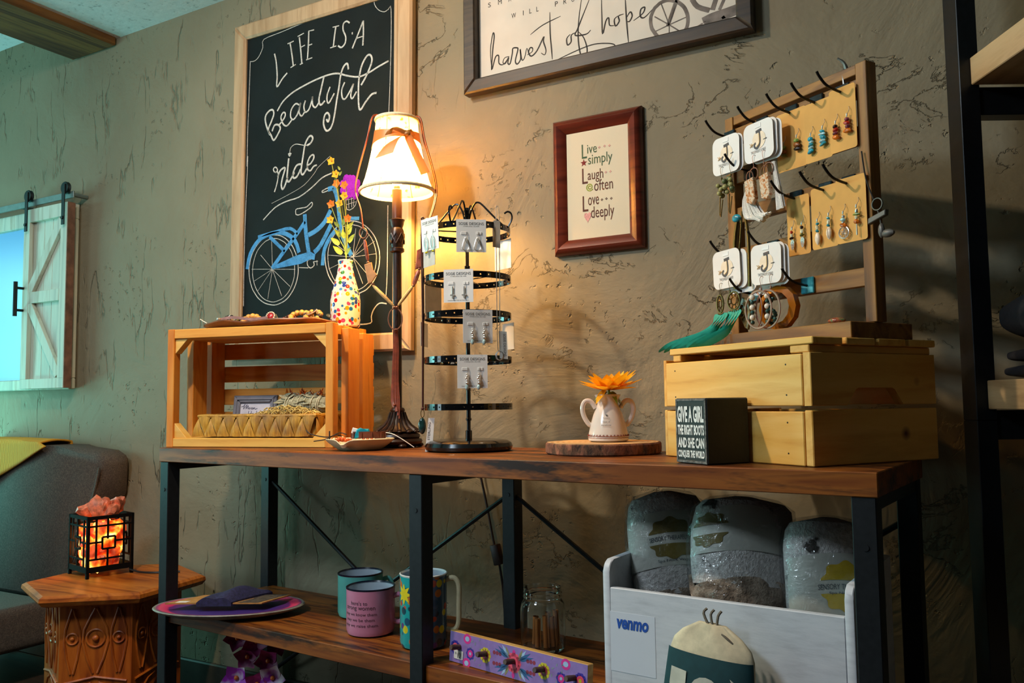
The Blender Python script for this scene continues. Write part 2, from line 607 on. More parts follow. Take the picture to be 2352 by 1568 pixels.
# hand lettering and drawings, traced as pen strokes: (width mm, points mm)
DRAW = {'W':[(6,[(-197,420),(-189,391),(-184,347),(-184,311),(-162,332),(-141,347)]),(4,[(-141,440),(-115,443)]),(6,[(-131,441),(-123,406),(-116,366)]),(4,[(-127,361),(-105,367)]),(6,[(-92,450),(-86,412),(-80,365)]),(4,[(-99,454),(-73,459)]),(4,[(-89,416),(-68,420)]),(4,[(-88,363),(-75,365)]),(6,[(-53,461),(-54,417),(-57,372)]),(4,[(-54,461),(-31,460)]),(4,[(-54,416),(-38,417)]),(4,[(-62,372),(-37,374)]),(6,[(56,450),(51,420),(47,390)]),(4,[(44,451),(69,450)]),(4,[(35,389),(59,390)]),(6,[(110,449),(98,457),(86,452),(85,433),(95,411),(93,391),(79,381),(66,389)]),(8,[(119,415),(123,415)]),(6,[(162,444),(144,410),(121,369)]),(6,[(162,444),(163,406),(161,369)]),(4,[(135,396),(161,397)]),(7,[(-211,161),(-229,198),(-232,224),(-217,239),(-201,240),(-196,225),(-207,202),(-219,179),(-206,159),(-194,142),(-175,161),(-167,176),(-176,188),(-192,189),(-202,172)]),(6,[(-171,188),(-150,206),(-147,220),(-157,223),(-165,209),(-154,186),(-138,179),(-119,194)]),(6,[(-86,235),(-104,242),(-121,227),(-124,205),(-112,194),(-94,210),(-83,242),(-89,215),(-78,199),(-64,212)]),(6,[(-63,245),(-69,227),(-63,209),(-48,215),(-36,242),(-35,252),(-33,226),(-21,216),(-9,228)]),(7,[(11,305),(-2,261),(-8,237),(-1,220),(16,230)]),(6,[(36,269),(25,246),(25,227),(33,221),(53,246)]),(7,[(107,308),(102,327),(88,320),(77,296),(70,256),(63,224),(57,191),(49,158),(38,140),(23,137),(12,158),(15,183),(26,191),(35,179),(30,163),(23,172)]),(6,[(93,272),(82,250),(85,226),(97,222),(118,247),(127,261),(117,230),(123,217),(139,235)]),(7,[(156,251),(176,276),(195,312),(192,332),(178,335),(159,312),(149,278),(146,242),(148,191),(155,178),(173,197),(196,216),(214,217)]),(6,[(-181,233),(-156,260),(-114,281),(-59,295),(-14,303),(31,307),(66,304),(105,289),(147,278),(185,283),(218,293),(257,303)]),(3,[(-305,417),(-285,415),(-266,425),(-249,451),(-245,477),(-170,484),(-53,494),(28,496),(197,497)]),(3,[(201,510),(204,483),(220,462),(241,452),(255,456),(265,453),(265,317),(259,142)]),(3,[(-304,415),(-306,327),(-310,183),(-311,75)]),(5,[(-188,39),(-194,49),(-188,55),(-180,52),(-176,43),(-186,38),(-176,39),(-173,24),(-179,-2),(-188,-23)]),(7,[(-175,24),(-163,42),(-144,47),(-154,18),(-159,-5),(-153,-19),(-142,-6),(-133,17)]),(7,[(-129,75),(-133,42),(-135,12),(-128,1),(-115,13),(-105,28)]),(9,[(-129,91),(-125,83),(-121,91)]),(7,[(-75,49),(-95,48),(-109,28),(-108,11),(-94,13),(-79,34)]),(3,[(-125,93),(-121,107),(-101,115),(-70,107),(-53,104)]),(7,[(-53,104),(-39,109),(-31,122),(-38,131),(-49,127),(-62,108),(-69,76),(-75,44),(-77,24),(-69,16),(-54,32)]),(6,[(-52,32),(-51,50),(-41,67),(-28,71),(-26,60),(-38,46),(-51,41),(-49,28),(-38,24),(-26,35),(-13,37)]),(2,[(-199,-58),(-121,-37),(-63,-17),(-23,13),(-7,30),(40,57)]),(5,[(-234,-106),(-185,-73),(-137,-59),(-84,-52),(-32,-29),(8,-5),(46,4)]),(3,[(-307,108),(-315,-140),(-315,-373)]),(3,[(258,-118),(257,-308),(253,-380)]),(5,[(256,-399),(230,-396),(210,-412),(201,-432),(199,-451),(147,-453)]),(4,[(-96,-104),(-96,-89),(-73,-87),(-52,-86),(-32,-74),(-31,-86),(-54,-98),(-83,-107),(-96,-104)]),(4,[(9,-45),(30,-39),(33,-46),(12,-50),(9,-45)]),(4,[(-31,-247),(-46,-251),(-45,-265),(-33,-274),(-19,-267),(-22,-256)]),(3,[(-22,-256),(-4,-256)]),(3,[(-8,-253),(-7,-268)]),(3,[(-80,-269),(-42,-273)]),(3,[(99,-54),(145,-55),(139,-103),(107,-112),(99,-54)]),(2,[(104,-69),(145,-69)]),(2,[(104,-84),(142,-81)]),(2,[(105,-98),(140,-93)]),(2,[(111,-56),(114,-110)]),(2,[(123,-56),(125,-108)]),(2,[(134,-56),(132,-105)]),(2,[(-191,-265),(-197,-168)]),(2,[(-191,-265),(-243,-216)]),(2,[(-191,-265),(-281,-258)]),(2,[(-191,-265),(-271,-297)]),(2,[(-191,-265),(-254,-330)]),(2,[(-191,-265),(-209,-357)]),(2,[(-191,-265),(-150,-351)]),(2,[(-191,-265),(-116,-324)]),(2,[(-191,-265),(-95,-273)]),(2,[(-191,-265),(-134,-194)]),(2,[(131,-255),(141,-172)]),(2,[(131,-255),(168,-182)]),(2,[(131,-255),(191,-195)]),(2,[(131,-255),(211,-216)]),(2,[(131,-255),(218,-253)]),(2,[(131,-255),(193,-318)]),(2,[(131,-255),(169,-336)]),(2,[(131,-255),(38,-283)]),(2,[(131,-255),(37,-241)]),(2,[(131,-255),(56,-205)]),(4,[(-83,-280),(-85,-296),(-90,-312),(-97,-327),(-106,-340),(-117,-352),(-129,-362),(-143,-369),(-159,-374),(-175,-377),(-191,-376),(-207,-373),(-223,-368),(-238,-360),(-252,-350),(-264,-337),(-275,-323),(-283,-307),(-289,-290),(-292,-273),(-293,-255),(-290,-238),(-286,-222),(-278,-206),(-269,-193),(-257,-181),(-244,-171),(-229,-164),(-213,-160),(-197,-158),(-181,-159),(-164,-162),(-149,-168),(-134,-177),(-121,-188),(-109,-200),(-100,-214),(-92,-230),(-87,-246),(-84,-263),(-83,-280)]),(3,[(-98,-279),(-99,-294),(-103,-308),(-109,-321),(-117,-334),(-126,-344),(-137,-353),(-149,-360),(-163,-364),(-176,-367),(-190,-367),(-204,-364),(-218,-359),(-231,-352),(-243,-342),(-253,-331),(-262,-318),(-269,-304),(-274,-289),(-277,-274),(-277,-258),(-275,-242),(-271,-228),(-265,-214),(-257,-201),(-247,-191),(-235,-182),(-223,-175),(-209,-171),(-195,-169),(-181,-170),(-167,-173),(-154,-179),(-141,-186),(-130,-196),(-120,-207),(-111,-220),(-105,-234),(-100,-248),(-98,-263),(-98,-279)]),(4,[(230,-263),(229,-280),(226,-295),(221,-310),(214,-324),(204,-336),(193,-346),(180,-355),(165,-360),(150,-364),(134,-364),(118,-362),(102,-358),(87,-350),(72,-341),(59,-329),(48,-316),(38,-301),(31,-284),(26,-267),(24,-250),(24,-233),(27,-216),(33,-201),(41,-187),(51,-174),(63,-164),(77,-156),(92,-151),(107,-148),(123,-148),(140,-151),(155,-156),(170,-164),(184,-174),(197,-186),(208,-199),(217,-214),(223,-230),(228,-246),(230,-263)]),(3,[(218,-262),(217,-277),(215,-291),(210,-305),(203,-317),(195,-328),(185,-337),(173,-345),(161,-350),(147,-353),(133,-353),(118,-351),(104,-347),(91,-341),(78,-332),(66,-322),(56,-310),(48,-296),(41,-282),(37,-266),(35,-251),(35,-235),(38,-220),(43,-207),(50,-194),(59,-183),(69,-174),(82,-167),(95,-162),(109,-159),(123,-159),(137,-162),(151,-166),(165,-173),(177,-182),(188,-193),(198,-205),(206,-218),(212,-233),(216,-247),(218,-262)])],'B':[(12,[(-301,-256),(-288,-208),(-249,-167),(-189,-152),(-135,-160),(-97,-186),(-80,-223)]),(9,[(-255,-158),(-183,-150),(-119,-145),(-87,-166)]),(12,[(-192,-262),(-139,-210),(-92,-167),(-57,-131)]),(13,[(-59,-108),(-53,-167),(-41,-225)]),(10,[(-205,-162),(-139,-214)]),(13,[(-43,-173),(-9,-161),(21,-140),(44,-107)]),(13,[(-19,-228),(7,-208),(47,-150)]),(13,[(54,-40),(70,-76),(86,-173),(106,-217),(126,-250)]),(13,[(33,-43),(55,-41)]),(12,[(15,-270),(22,-221),(49,-183),(71,-168)]),(9,[(110,-139),(154,-144)])],'G':[(-193,-265),(-170,-251),(-91,-231),(-34,-224),(-14,-235),(-17,-251),(-33,-247),(-70,-258),(-133,-262)],'H':[(4,[(-320,-154),(-323,-99),(-315,-55),(-311,-64),(-316,-100),(-320,-154),(-308,-122),(-298,-120),(-297,-141),(-284,-147),(-270,-134)]),(4,[(-265,-129),(-279,-130),(-285,-141),(-278,-146),(-267,-131),(-270,-146),(-263,-149),(-256,-123),(-254,-110),(-242,-111),(-239,-117),(-247,-145),(-241,-155),(-231,-143),(-232,-117),(-227,-147),(-219,-142),(-212,-119),(-207,-136)]),(4,[(-211,-137),(-197,-132),(-195,-123),(-202,-120),(-207,-131),(-199,-143),(-182,-132),(-162,-100),(-163,-112),(-156,-136),(-160,-148),(-170,-141)]),(4,[(-143,-39),(-143,-95),(-140,-135),(-138,-165)]),(3,[(-201,-85),(-164,-68),(-112,-57)]),(4,[(-86,-111),(-96,-120),(-94,-137),(-84,-131),(-83,-114),(-70,-110)]),(4,[(-30,-31),(-53,-77),(-65,-102),(-72,-117),(-42,-121),(-29,-113)]),(4,[(-52,-23),(-61,-75),(-64,-122),(-60,-162),(-53,-179),(-43,-176),(-40,-158),(-49,-128),(-64,-109)]),(3,[(-164,-181),(-127,-170),(-61,-156),(-20,-152),(16,-158),(33,-165),(36,-173),(28,-171)]),(4,[(2,-39),(2,-86),(3,-131),(12,-101),(20,-94),(22,-113),(34,-117)]),(4,[(45,-95),(35,-102),(38,-119),(48,-109),(46,-96),(60,-94)]),(4,[(65,-55),(67,-111),(71,-171)]),(4,[(66,-107),(77,-93),(82,-104),(75,-116),(69,-115)]),(4,[(85,-117),(109,-105),(115,-91),(105,-93),(103,-110),(113,-116),(134,-101)])],'HG':[(9,[(220,-158),(218,-165),(214,-171),(210,-176),(205,-181),(199,-184),(193,-186),(186,-187),(179,-187),(172,-186),(165,-183),(158,-180),(151,-175),(145,-170),(140,-163),(136,-156),(132,-149),(130,-141),(129,-133),(129,-125),(130,-118),(133,-111),(136,-105),(140,-99),(146,-95),(152,-91),(158,-89),(165,-88),(172,-88),(180,-90),(187,-93),(194,-96),(200,-101),(206,-107),(211,-113),(215,-120),(218,-128),(220,-135),(221,-143),(221,-151),(220,-158)]),(3,[(175,-149),(197,-98)]),(3,[(175,-149),(156,-91)]),(3,[(175,-149),(139,-120)]),(3,[(175,-149),(140,-157)]),(3,[(175,-149),(174,-184)]),(3,[(175,-149),(209,-178)]),(3,[(175,-149),(219,-140)]),(10,[(171,-152),(198,-85)]),(12,[(232,-100),(245,-122),(273,-138)]),(16,[(256,-159),(280,-153),(311,-150),(342,-146)]),(16,[(260,-166),(284,-165),(342,-155)]),(12,[(289,-115),(280,-139)]),(8,[(308,-120),(296,-143)]),(4,[(228,-176),(256,-165)]),(12,[(303,-160),(314,-177)])]}
# ------------------------------------------------------------------ things on the wall
WHITEWASH = wood('whitewashed_frame', ['#9a7a58', '#ad8f6c', '#b99c79', '#a38461'], (26, 26, 2.2), 0.6, 0, 0.25, 3, 1.0)
CHALKBLACK = NT('chalkboard_paint')
_v = CHALKBLACK.coord()
CHALKBLACK.set(CHALKBLACK.ramp(CHALKBLACK.noise(_v, 4, 5, 0.6), [(0.3, '#0c1213'), (0.7, '#161e1f')]), 0.75, 0, 0.15)
CHALKBLACK = CHALKBLACK.m


def chalk(name, hexcol, cover=0.42):
    t = NT(name)
    f = t.noise(t.coord(), 420, 3, 0.7)
    g = t.noise(t.coord(), 60, 3, 0.6)
    k = t.math('ADD', t.math('MULTIPLY', f, 0.7), t.math('MULTIPLY', g, 0.4))
    c = lin(hexcol)
    t.set(t.ramp(k, [(cover - 0.10, tuple(x * 0.22 for x in c[:3]) + (1,)), (cover + 0.12, c)]), 0.95, 0, 0.1)
    return t.m


CHALKW = chalk('white_chalk', '#c4c2bb', 0.46)
CHALKB = chalk('blue_chalk', '#4b8fc4', 0.46)
CHALKP = chalk('purple_chalk', '#a02bb8', 0.44)


def frame_rails(m, x0, x1, z0, z1, wid, y0, y1, bev=0.004, lip=0.0):
    """four mitred rails round an opening; y0 front, y1 back"""
    for pts in (((x0, z0), (x1, z0), (x1 - wid, z0 + wid), (x0 + wid, z0 + wid)), ((x1, z0), (x1, z1), (x1 - wid, z1 - wid), (x1 - wid, z0 + wid)),
                ((x1, z1), (x0, z1), (x0 + wid, z1 - wid), (x1 - wid, z1 - wid)), ((x0, z1), (x0, z0), (x0 + wid, z0 + wid), (x0 + wid, z1 - wid))):
        m.prism(pts, -y1, -y0, M=FRONT, bev=bev)


cb = thing('chalkboard', 'tall framed black chalkboard with a blue bicycle and LIFE IS A beautiful ride', 'chalkboard', (-1.733, 0, 1.592), rot=(0, R(0.6), 0))
m = MB(); frame_rails(m, -0.372, 0.344, -0.533, 0.543, 0.052, -0.030, -0.002, 0.006)
for x0, x1, z0, z1 in ((-0.33, -0.318, -0.489, 0.5), (0.280, 0.292, -0.489, 0.5)):
    m.box2((x0, -0.027, z0), (x1, -0.012, z1), 0.002)
m.done('frame', WHITEWASH, cb)
m = MB(); m.box2((-0.325, -0.020, -0.489), (0.295, -0.006, 0.497))
m.done('board', CHALKBLACK, cb)
mw = lambda L, w0=1.0: [(x / 1000, y / 1000) for x, y in L]
m = MB()
for w, L in DRAW['W'][:30] + DRAW['W'][33:41]:
    m.stroke(mw(L), w / 1000 * 0.88, M=front(-0.0202), taper=False)
m.done('chalk_lettering', CHALKW, cb)
m = MB()
for w, L in DRAW['W'][30:33] + DRAW['W'][41:46]:
    m.stroke(mw(L), w / 1000 * 0.8, M=front(-0.0202), sub=3)
m.done('chalk_border', CHALKW, cb)
m = MB()
for w, L in DRAW['W'][46:]:
    m.stroke(mw(L), w / 1000 * 0.8, M=front(-0.0202), sub=3)
m.done('chalk_bicycle_outline', CHALKW, cb)
m = MB()
for w, L in DRAW['B']:
    m.stroke(mw(L), w / 1000 * 1.15, M=front(-0.0208), sub=3)
m.prism(mw(DRAW['G']), 0.0, 0.0012, M=front(-0.0202))
m.done('chalk_bicycle_frame', CHALKB, cb)
m = MB()
for i in range(26):
    a = rnd.random() * 6.28
    q = math.sqrt(rnd.random())
    m.lathe([(0.012, 0), (0.008, 0.001)], 9, (0.124 + 0.036 * q * math.cos(a) - 0.01 * q * math.sin(a), -0.048 + 0.034 * q * math.sin(a), 0), M=front(-0.0212 - i * 0.00003))
m.done('chalk_blossom', CHALKP, cb)

# --- large print with a dark frame
DARKFRAME = wood('dark_stained_frame', ['#1a130e', '#2a2017', '#382a1c', '#231a12'], (1.6, 16, 16), 0.5, 0, 0.1)
PAPER = plain('ivory_print', '#cfc3b4', 0.7, 0, 0.03, 8)
INK = plain('brown_black_ink', '#231a14', 0.7)
GREYINK = plain('grey_ink', '#6b6059', 0.8, 0, 0.25, 30)
hv = thing('framed_print', 'large dark framed print with the script words harvest of hope and a grey bicycle', 'picture', (-0.812, 0, 1.95))
m = MB(); frame_rails(m, -0.396, 0.376, -0.214, 0.31, 0.037, -0.036, -0.002, 0.004)
m.done('frame', DARKFRAME, hv)
m = MB(); m.box2((-0.37, -0.012, -0.19), (0.352, -0.005, 0.285))
m.done('print', PAPER, hv)
m = MB()
for w, L in DRAW['H']:
    m.stroke(mw(L), w / 1000 * 1.0, M=front(-0.0121), h=0.0003, taper=True)
def spaced(m, word, x, z, hgt, step, M, **k):
    for ch in word:
        if ch != ' ':
            wd = hgt * {'I': 0.14, 'L': 0.5, 'M': 0.85, 'W': 1.05}.get(ch, 0.66)
            m.text(ch, x, z, x + wd, z + hgt, M=M, h=0.0003, **k)
        x += step
spaced(m, 'SMA', -0.329, 0.020, 0.013, 0.0315, front(-0.0121))
for ch, x in (('W', -0.257), ('I', -0.222), ('L', -0.203), ('L', -0.182), ('P', -0.128), ('R', -0.1035), ('O', -0.081)):
    spaced(m, ch, x, -0.028, 0.013, 0, front(-0.0121))
m.done('lettering', INK, hv)
m = MB()
for w, L in DRAW['HG']:
    m.stroke(mw(L), w / 1000, M=front(-0.0121), h=0.0003, sub=3)
m.done('bicycle_drawing', GREYINK, hv)

# --- small cross-stitch in a red brown frame
MAHOG = wood('red_mahogany_frame', ['#3a140c', '#5c2214', '#6c2c1a', '#4a1a10'], (1.8, 1.8, 16), 0.28, 0, 0.05, 4, 1.0)
t = NT('cross_stitch_cloth')
vo = t.n('ShaderNodeTexChecker'); vo.inputs['Scale'].default_value = 900
t.l(t.coord(), vo.inputs['Vector'])
t.set(t.mix(vo.outputs['Fac'], lin('#e0d3b8'), lin('#d2c4a6')), 0.9)
CLOTHX = t.m
lv = thing('framed_cross_stitch', 'small red brown frame with the stitched words Live simply Laugh often Love deeply', 'picture', (-0.829, 0, 1.445))
m = MB()
prof = [(0.0, 0.0), (0.0, 0.010), (0.006, 0.019), (0.015, 0.023), (0.026, 0.019), (0.035, 0.012), (0.038, 0.008), (0.038, 0.0)]
cs = [(-0.123, -0.171), (0.117, -0.171), (0.117, 0.174), (-0.123, 0.174)]
for i in range(4):
    a, b = cs[i], cs[(i + 1) % 4]
    def ins(c, d):
        return (c[0] + (d if c[0] < 0 else -d), c[1] + (d if c[1] < 0 else -d))
    m.rings([[(ins(a, d)[0], -h - 0.001, ins(a, d)[1]) for d, h in prof], [(ins(b, d)[0], -h - 0.001, ins(b, d)[1]) for d, h in prof]])
m.done('frame', MAHOG, lv)
m = MB(); m.box2((-0.09, -0.010, -0.138), (0.084, -0.003, 0.141))
m.done('cloth', CLOTHX, lv)
GREENT, BROWNT, PINKT, LIMET, REDT = (plain(n, c, 0.9, 0, 0.15, 400) for n, c in (('green_thread', '#4a5f45'), ('brown_thread', '#5b342a'), ('pink_thread', '#d99a92'), ('lime_thread', '#8f9a36'), ('maroon_thread', '#7a2a26')))
Mx = front(-0.0101)
m = MB()
L_ = [('L', -0.044, 0.068, -0.030, 0.104, 0), ('ive', -0.029, 0.079, -0.003, 0.101, 0), ('simply', -0.027, 0.043, 0.038, 0.076, 0),
      ('L', -0.044, 0.004, -0.029, 0.043, 1), ('augh', -0.029, 0.004, 0.013, 0.037, 1), ('often', -0.012, -0.018, 0.038, 0.010, 1),
      ('L', -0.044, -0.066, -0.029, -0.027, 1), ('ove', -0.029, -0.052, 0.000, -0.032, 1), ('deeply', -0.022, -0.094, 0.040, -0.056, 1)]
for tx_, a, b, c, d, mi in L_:
    m.text(tx_, a, b, c, d, M=Mx, mi=mi, h=0.0004)
star = [(0.0095 * (1 if i % 2 == 0 else 0.42) * math.sin(i * math.pi / 5) - 0.039, 0.0095 * (1 if i % 2 == 0 else 0.42) * math.cos(i * math.pi / 5) + 0.057) for i in range(10)]
m.prism(star, 0, 0.0005, M=Mx, mi=4)
sp_ = [((0.0015 + 0.0011 * i / 2) * math.cos(i * 0.75) - 0.024, (0.0015 + 0.0011 * i / 2) * math.sin(i * 0.75) - 0.006) for i in range(17)]
m.stroke(sp_, 0.0028, M=Mx, mi=3, h=0.0005)
heart = [(16 * math.sin(a) ** 3 * 0.0006 - 0.031, (13 * math.cos(a) - 5 * math.cos(2 * a) - 2 * math.cos(3 * a) - math.cos(4 * a)) * 0.0009 - 0.080) for a in [i * math.pi / 12 for i in range(24)]]
m.prism(heart, 0, 0.0005, M=Mx, mi=2)
for x, z, mi in ((0.004, 0.090, 2), (0.018, 0.091, 2), (0.031, 0.090, 2), (0.020, 0.025, 2), (0.032, 0.025, 2), (0.008, -0.042, 1), (0.020, -0.041, 1), (0.033, -0.042, 1)):
    for dx, dz in ((0.002, 0), (-0.002, 0), (0, 0.002), (0, -0.002)):
        m.prism([(x + dx - 0.001, z + dz - 0.001), (x + dx + 0.001, z + dz - 0.001), (x + dx + 0.001, z + dz + 0.001), (x + dx - 0.001, z + dz + 0.001)], 0, 0.0005, M=Mx, mi=mi)
m.done('stitching', [GREENT, BROWNT, PINKT, LIMET, REDT], lv)

# --- small window with a sliding barn door on the left
BARNW = wood('pale_barn_board', ['#9aa096', '#b9beb0', '#c8ccbd', '#a9a491'], (16, 16, 1.4), 0.7, 0, 0.25, 5, 1.0)
BROWNRAW = plain('raw_brown_edge', '#6a4a38', 0.8, 0, 0.2, 30, None, 0.2)
DARKIRON = plain('dark_iron', '#17201f', 0.55, 0.6)
bd = thing('barn_door_window', 'pale wall window with a sliding Z braced barn door hung from black wheels', 'wall window', (-3.05, 0, 0))
m = MB()
m.box2((-0.80, -0.030, 0.978), (0.112, -0.004, 1.018), 0.003)
m.box2((-0.80, -0.030, 1.610), (0.112, -0.004, 1.668), 0.003)
m.box2((-0.80, -0.030, 1.018), (-0.76, -0.004, 1.610), 0.003)
m.box2((0.062, -0.030, 1.018), (0.112, -0.004, 1.610), 0.003)
m.done('frame', BARNW, bd)
t = NT('lit_blue_pane')
t.set(lin('#2f6f9c'), 0.3)
f = t.noise(t.coord(), 1.5, 2)
t.l(t.ramp(f, [(0.3, '#3b83b4'), (0.7, '#5fa9cc')]), t.b.inputs['Emission Color'])
t.b.inputs['Emission Strength'].default_value = 0.75
m = MB(); m.box2((-0.765, -0.012, 1.012), (0.07, -0.005, 1.615))
m.done('pane', t.m, bd)
dp = MB()
for k in range(5):
    x = -0.136 + k * 0.0542
    dp.box2((x + 0.0005, -0.052, 0.982), (x + 0.0535, -0.038, 1.662), 0.001)
door = dp.done('door_panel', BARNW, bd)
m = MB()
y0, y1 = -0.068, -0.052
m.box2((-0.136, y0, 0.982), (0.135, y1, 1.018), 0.001)
m.box2((-0.136, y0, 1.612), (0.135, y1, 1.662), 0.001)
m.box2((-0.136, y0, 1.018), (-0.098, y1, 1.612), 0.001)
m.box2((0.097, y0, 1.018), (0.135, y1, 1.612), 0.001)
m.box2((-0.098, y0, 1.302), (0.097, y1, 1.345), 0.001)
for (xa, za), (xb, zb) in (((-0.098, 1.345), (0.097, 1.60)), ((-0.098, 1.302), (0.097, 1.03))):
    d = Vector((xb - xa, 0, zb - za)); L = d.length; an = math.atan2(d.z, d.x)
    m.box((0, 0, 0), (L, 0.014, 0.036), 0.001, M=Matrix.Translation(((xa + xb) / 2, (y0 + y1) / 2, (za + zb) / 2)) @ Matrix.Rotation(-an, 4, 'Y'))
m.done('door_braces', BARNW, bd)
m = MB(); m.box2((0.1355, -0.067, 0.982), (0.1385, -0.039, 1.662))
m.done('door_edge', BROWNRAW, bd)
m = MB(); m.box2((-0.84, -0.062, 1.676), (0.16, -0.056, 1.700), 0.001)
for x in (-0.6, -0.2, 0.15):
    m.tube([(x, -0.056, 1.688), (x, -0.001, 1.688)], 0.008, 8)
m.done('track', plain('grey_track', '#6f7d7a', 0.45, 0.5), bd)
for x in (-0.094, 0.138 - 0.0):
    m = MB()
    m.lathe([(0.001, -0.007), (0.021, -0.007), (0.023, -0.004), (0.019, 0), (0.023, 0.004), (0.021, 0.007), (0.001, 0.007)], 20, M=Matrix.Translation((x - 0.008, -0.072, 1.712)) @ Matrix.Rotation(R(90), 4, 'X'))
    m.box2((x - 0.017, -0.083, 1.575), (x + 0.001, -0.079, 1.725), 0.001)
    m.lathe([(0.006, 0), (0.006, 0.004)], 10, M=Matrix.Translation((x - 0.008, -0.083, 1.60)) @ Matrix.Rotation(R(90), 4, 'X'))
    m.done('roller', DARKIRON, bd)
m = MB(); m.tube([(-0.128, -0.068, 1.362), (-0.128, -0.098, 1.362)], 0.005, 8)
m.tube([(-0.128, -0.098, 1.385), (-0.128, -0.098, 1.255)], 0.0075, 10)
m.tube([(-0.128, -0.068, 1.278), (-0.128, -0.098, 1.278)], 0.005, 8)
m.done('handle', DARKIRON, bd)
m = MB()
for k in range(16):
    m.ball((-0.150 + 0.010 * math.sin(k * 1.3), -0.026, 1.60 - k * 0.014), 0.010, 8, 6, (1, 0.7, 0.9), mi=k % 2)
m.done('bead_garland', [plain('garland_green', '#2f6a5a', 0.6), plain('garland_cream', '#cfe0d0', 0.6)], bd)
# ------------------------------------------------------------------ wooden crates on the console
PINE = wood('honey_pine', ['#c26c1c', '#da892c', '#e49d42', '#cb7a22'], (1.5, 13, 13), 0.5, 0.16, 0.08, 4.5, 1.0)
PINEV = wood('honey_pine_upright', ['#bd661a', '#d6812a', '#e0953c', '#c57420'], (13, 13, 1.5), 0.5, 0.14, 0.08, 4.5, 1.0, seed=2.0)
PINEP = wood('pale_pine', ['#cf9038', '#e2ac50', '#e9b964', '#d69c44'], (1.5, 13, 13), 0.5, 0.1, 0.08, 4.5, 0.9, seed=5.0)
PINEPY = wood('pale_pine_depth', ['#cb8c34', '#dda64c', '#e4b25e', '#d09640'], (13, 1.5, 13), 0.5, 0.15, 0.08, 4.5, 0.9, seed=7.0)

# left crate, lying on its side with the opening to the front
LC = thing('wooden_crate', 'honey pine crate lying on its side with a basket inside, left on the table', 'crate', (-1.950, -0.378, 0.8), R(12))
W_, H_, D_ = 0.508, 0.318, 0.232
def part(name, mat, parent, *boxes, bev=0.0015):
    m = MB()
    for a, b in boxes:
        m.box2(a, b, bev)
    return m.done(name, mat, parent)
part('bottom_panel', PINEP, LC, ((0.022, 0.0, 0.001), (W_ - 0.022, D_ - 0.012, 0.024)))
part('top_panel', PINE, LC, ((0.022, 0.0, H_ - 0.026), (W_ - 0.022, D_ - 0.012, H_ - 0.001)))
for x0 in (0.0, W_ - 0.022):
    for k in range(3):
        y0 = 0.0 + k * 0.080
        part('side_slat', PINEV, LC, ((x0, y0, 0), (x0 + 0.022, y0 + (0.026 if k == 0 else 0.060), H_ - (0.0 if k == 0 else 0.008 * k))))
for k in range(4):
    z = 0.046 + k * 0.066
    part('back_slat', PINE, LC, ((0.004, D_ - 0.011, z), (W_ - 0.004, D_, z + 0.046)))
for sx, x in ((1, 0.022), (-1, W_ - 0.022)):
    for sz, z in ((1, 0.024), (-1, H_ - 0.026)):
        m = MB()
        m.prism([(x, z), (x + sx * 0.040, z), (x, z + sz * 0.040)], -0.030, -0.006, M=FRONT, bev=0.0005)
        m.done('corner_block', PINEP, LC)

# right crate, upside down, carrying the jewellery rack
CA = R(-31.5)
CK = Vector((-0.257, -0.496, 0.8))
CX, CY = Vector((math.cos(CA), math.sin(CA), 0)), Vector((-math.sin(CA), math.cos(CA), 0))
def cr(x, y, z):
    return Vector((CK.x, CK.y, 0)) + CX * x + CY * y + Vector((0, 0, z))
RC = thing('wooden_crate', 'pale pine crate turned upside down under the earring rack at the right end', 'crate', CK, CA)
for z0, z1 in ((0.001, 0.088), (0.097, 0.181)):
    part('front_slat', PINEP, RC, ((-0.358, 0.0, z0), (-0.0165, 0.011, z1)))
    part('back_slat', PINEP, RC, ((-0.358, 0.301, z0), (-0.0165, 0.312, z1)))
for x0, x1, dz in ((-0.016, 0.0, 0.0), (-0.3675, -0.3585, 0.004)):
    part('end_board', PINEPY, RC, ((x0, 0.002, 0.001), (x1, 0.312, 0.090)))
    m = MB()
    pts = [(0.002, 0.097), (0.085, 0.097), (0.105, 0.124), (0.112, 0.127), (0.196, 0.127), (0.203, 0.124), (0.222, 0.097), (0.312, 0.097), (0.312, 0.183 + dz), (0.002, 0.183 + dz)]
    m.prism(pts, x0, x1, M=Matrix(((0, 0, 1, 0), (1, 0, 0, 0), (0, 1, 0, 0), (0, 0, 0, 1))), bev=0.0012)
    m.done('end_board', PINEPY, RC)
for x0, x1 in ((-0.340, -0.318), (-0.044, -0.004)):
    part('cross_rail', PINEPY, RC, ((x0, 0.004, 0.183), (x1, 0.306, 0.1955)))
for k in range(4):
    y = 0.002 + k * 0.0785
    part('base_slat', PINEP, RC, ((-0.348, y, 0.196), (0.006, y + 0.070, 0.208)))
for x in (-0.33, -0.05):
    m = MB()
    for z in (0.02, 0.07, 0.115, 0.165):
        m.lathe([(0.0016, 0), (0.0014, 0.0006)], 8, M=Matrix.Translation((x, 0.0002, z)) @ Matrix.Rotation(R(90), 4, 'X'))
    m.done('nail_heads', plain('dark_nail', '#2a2018', 0.5, 0.4), RC)

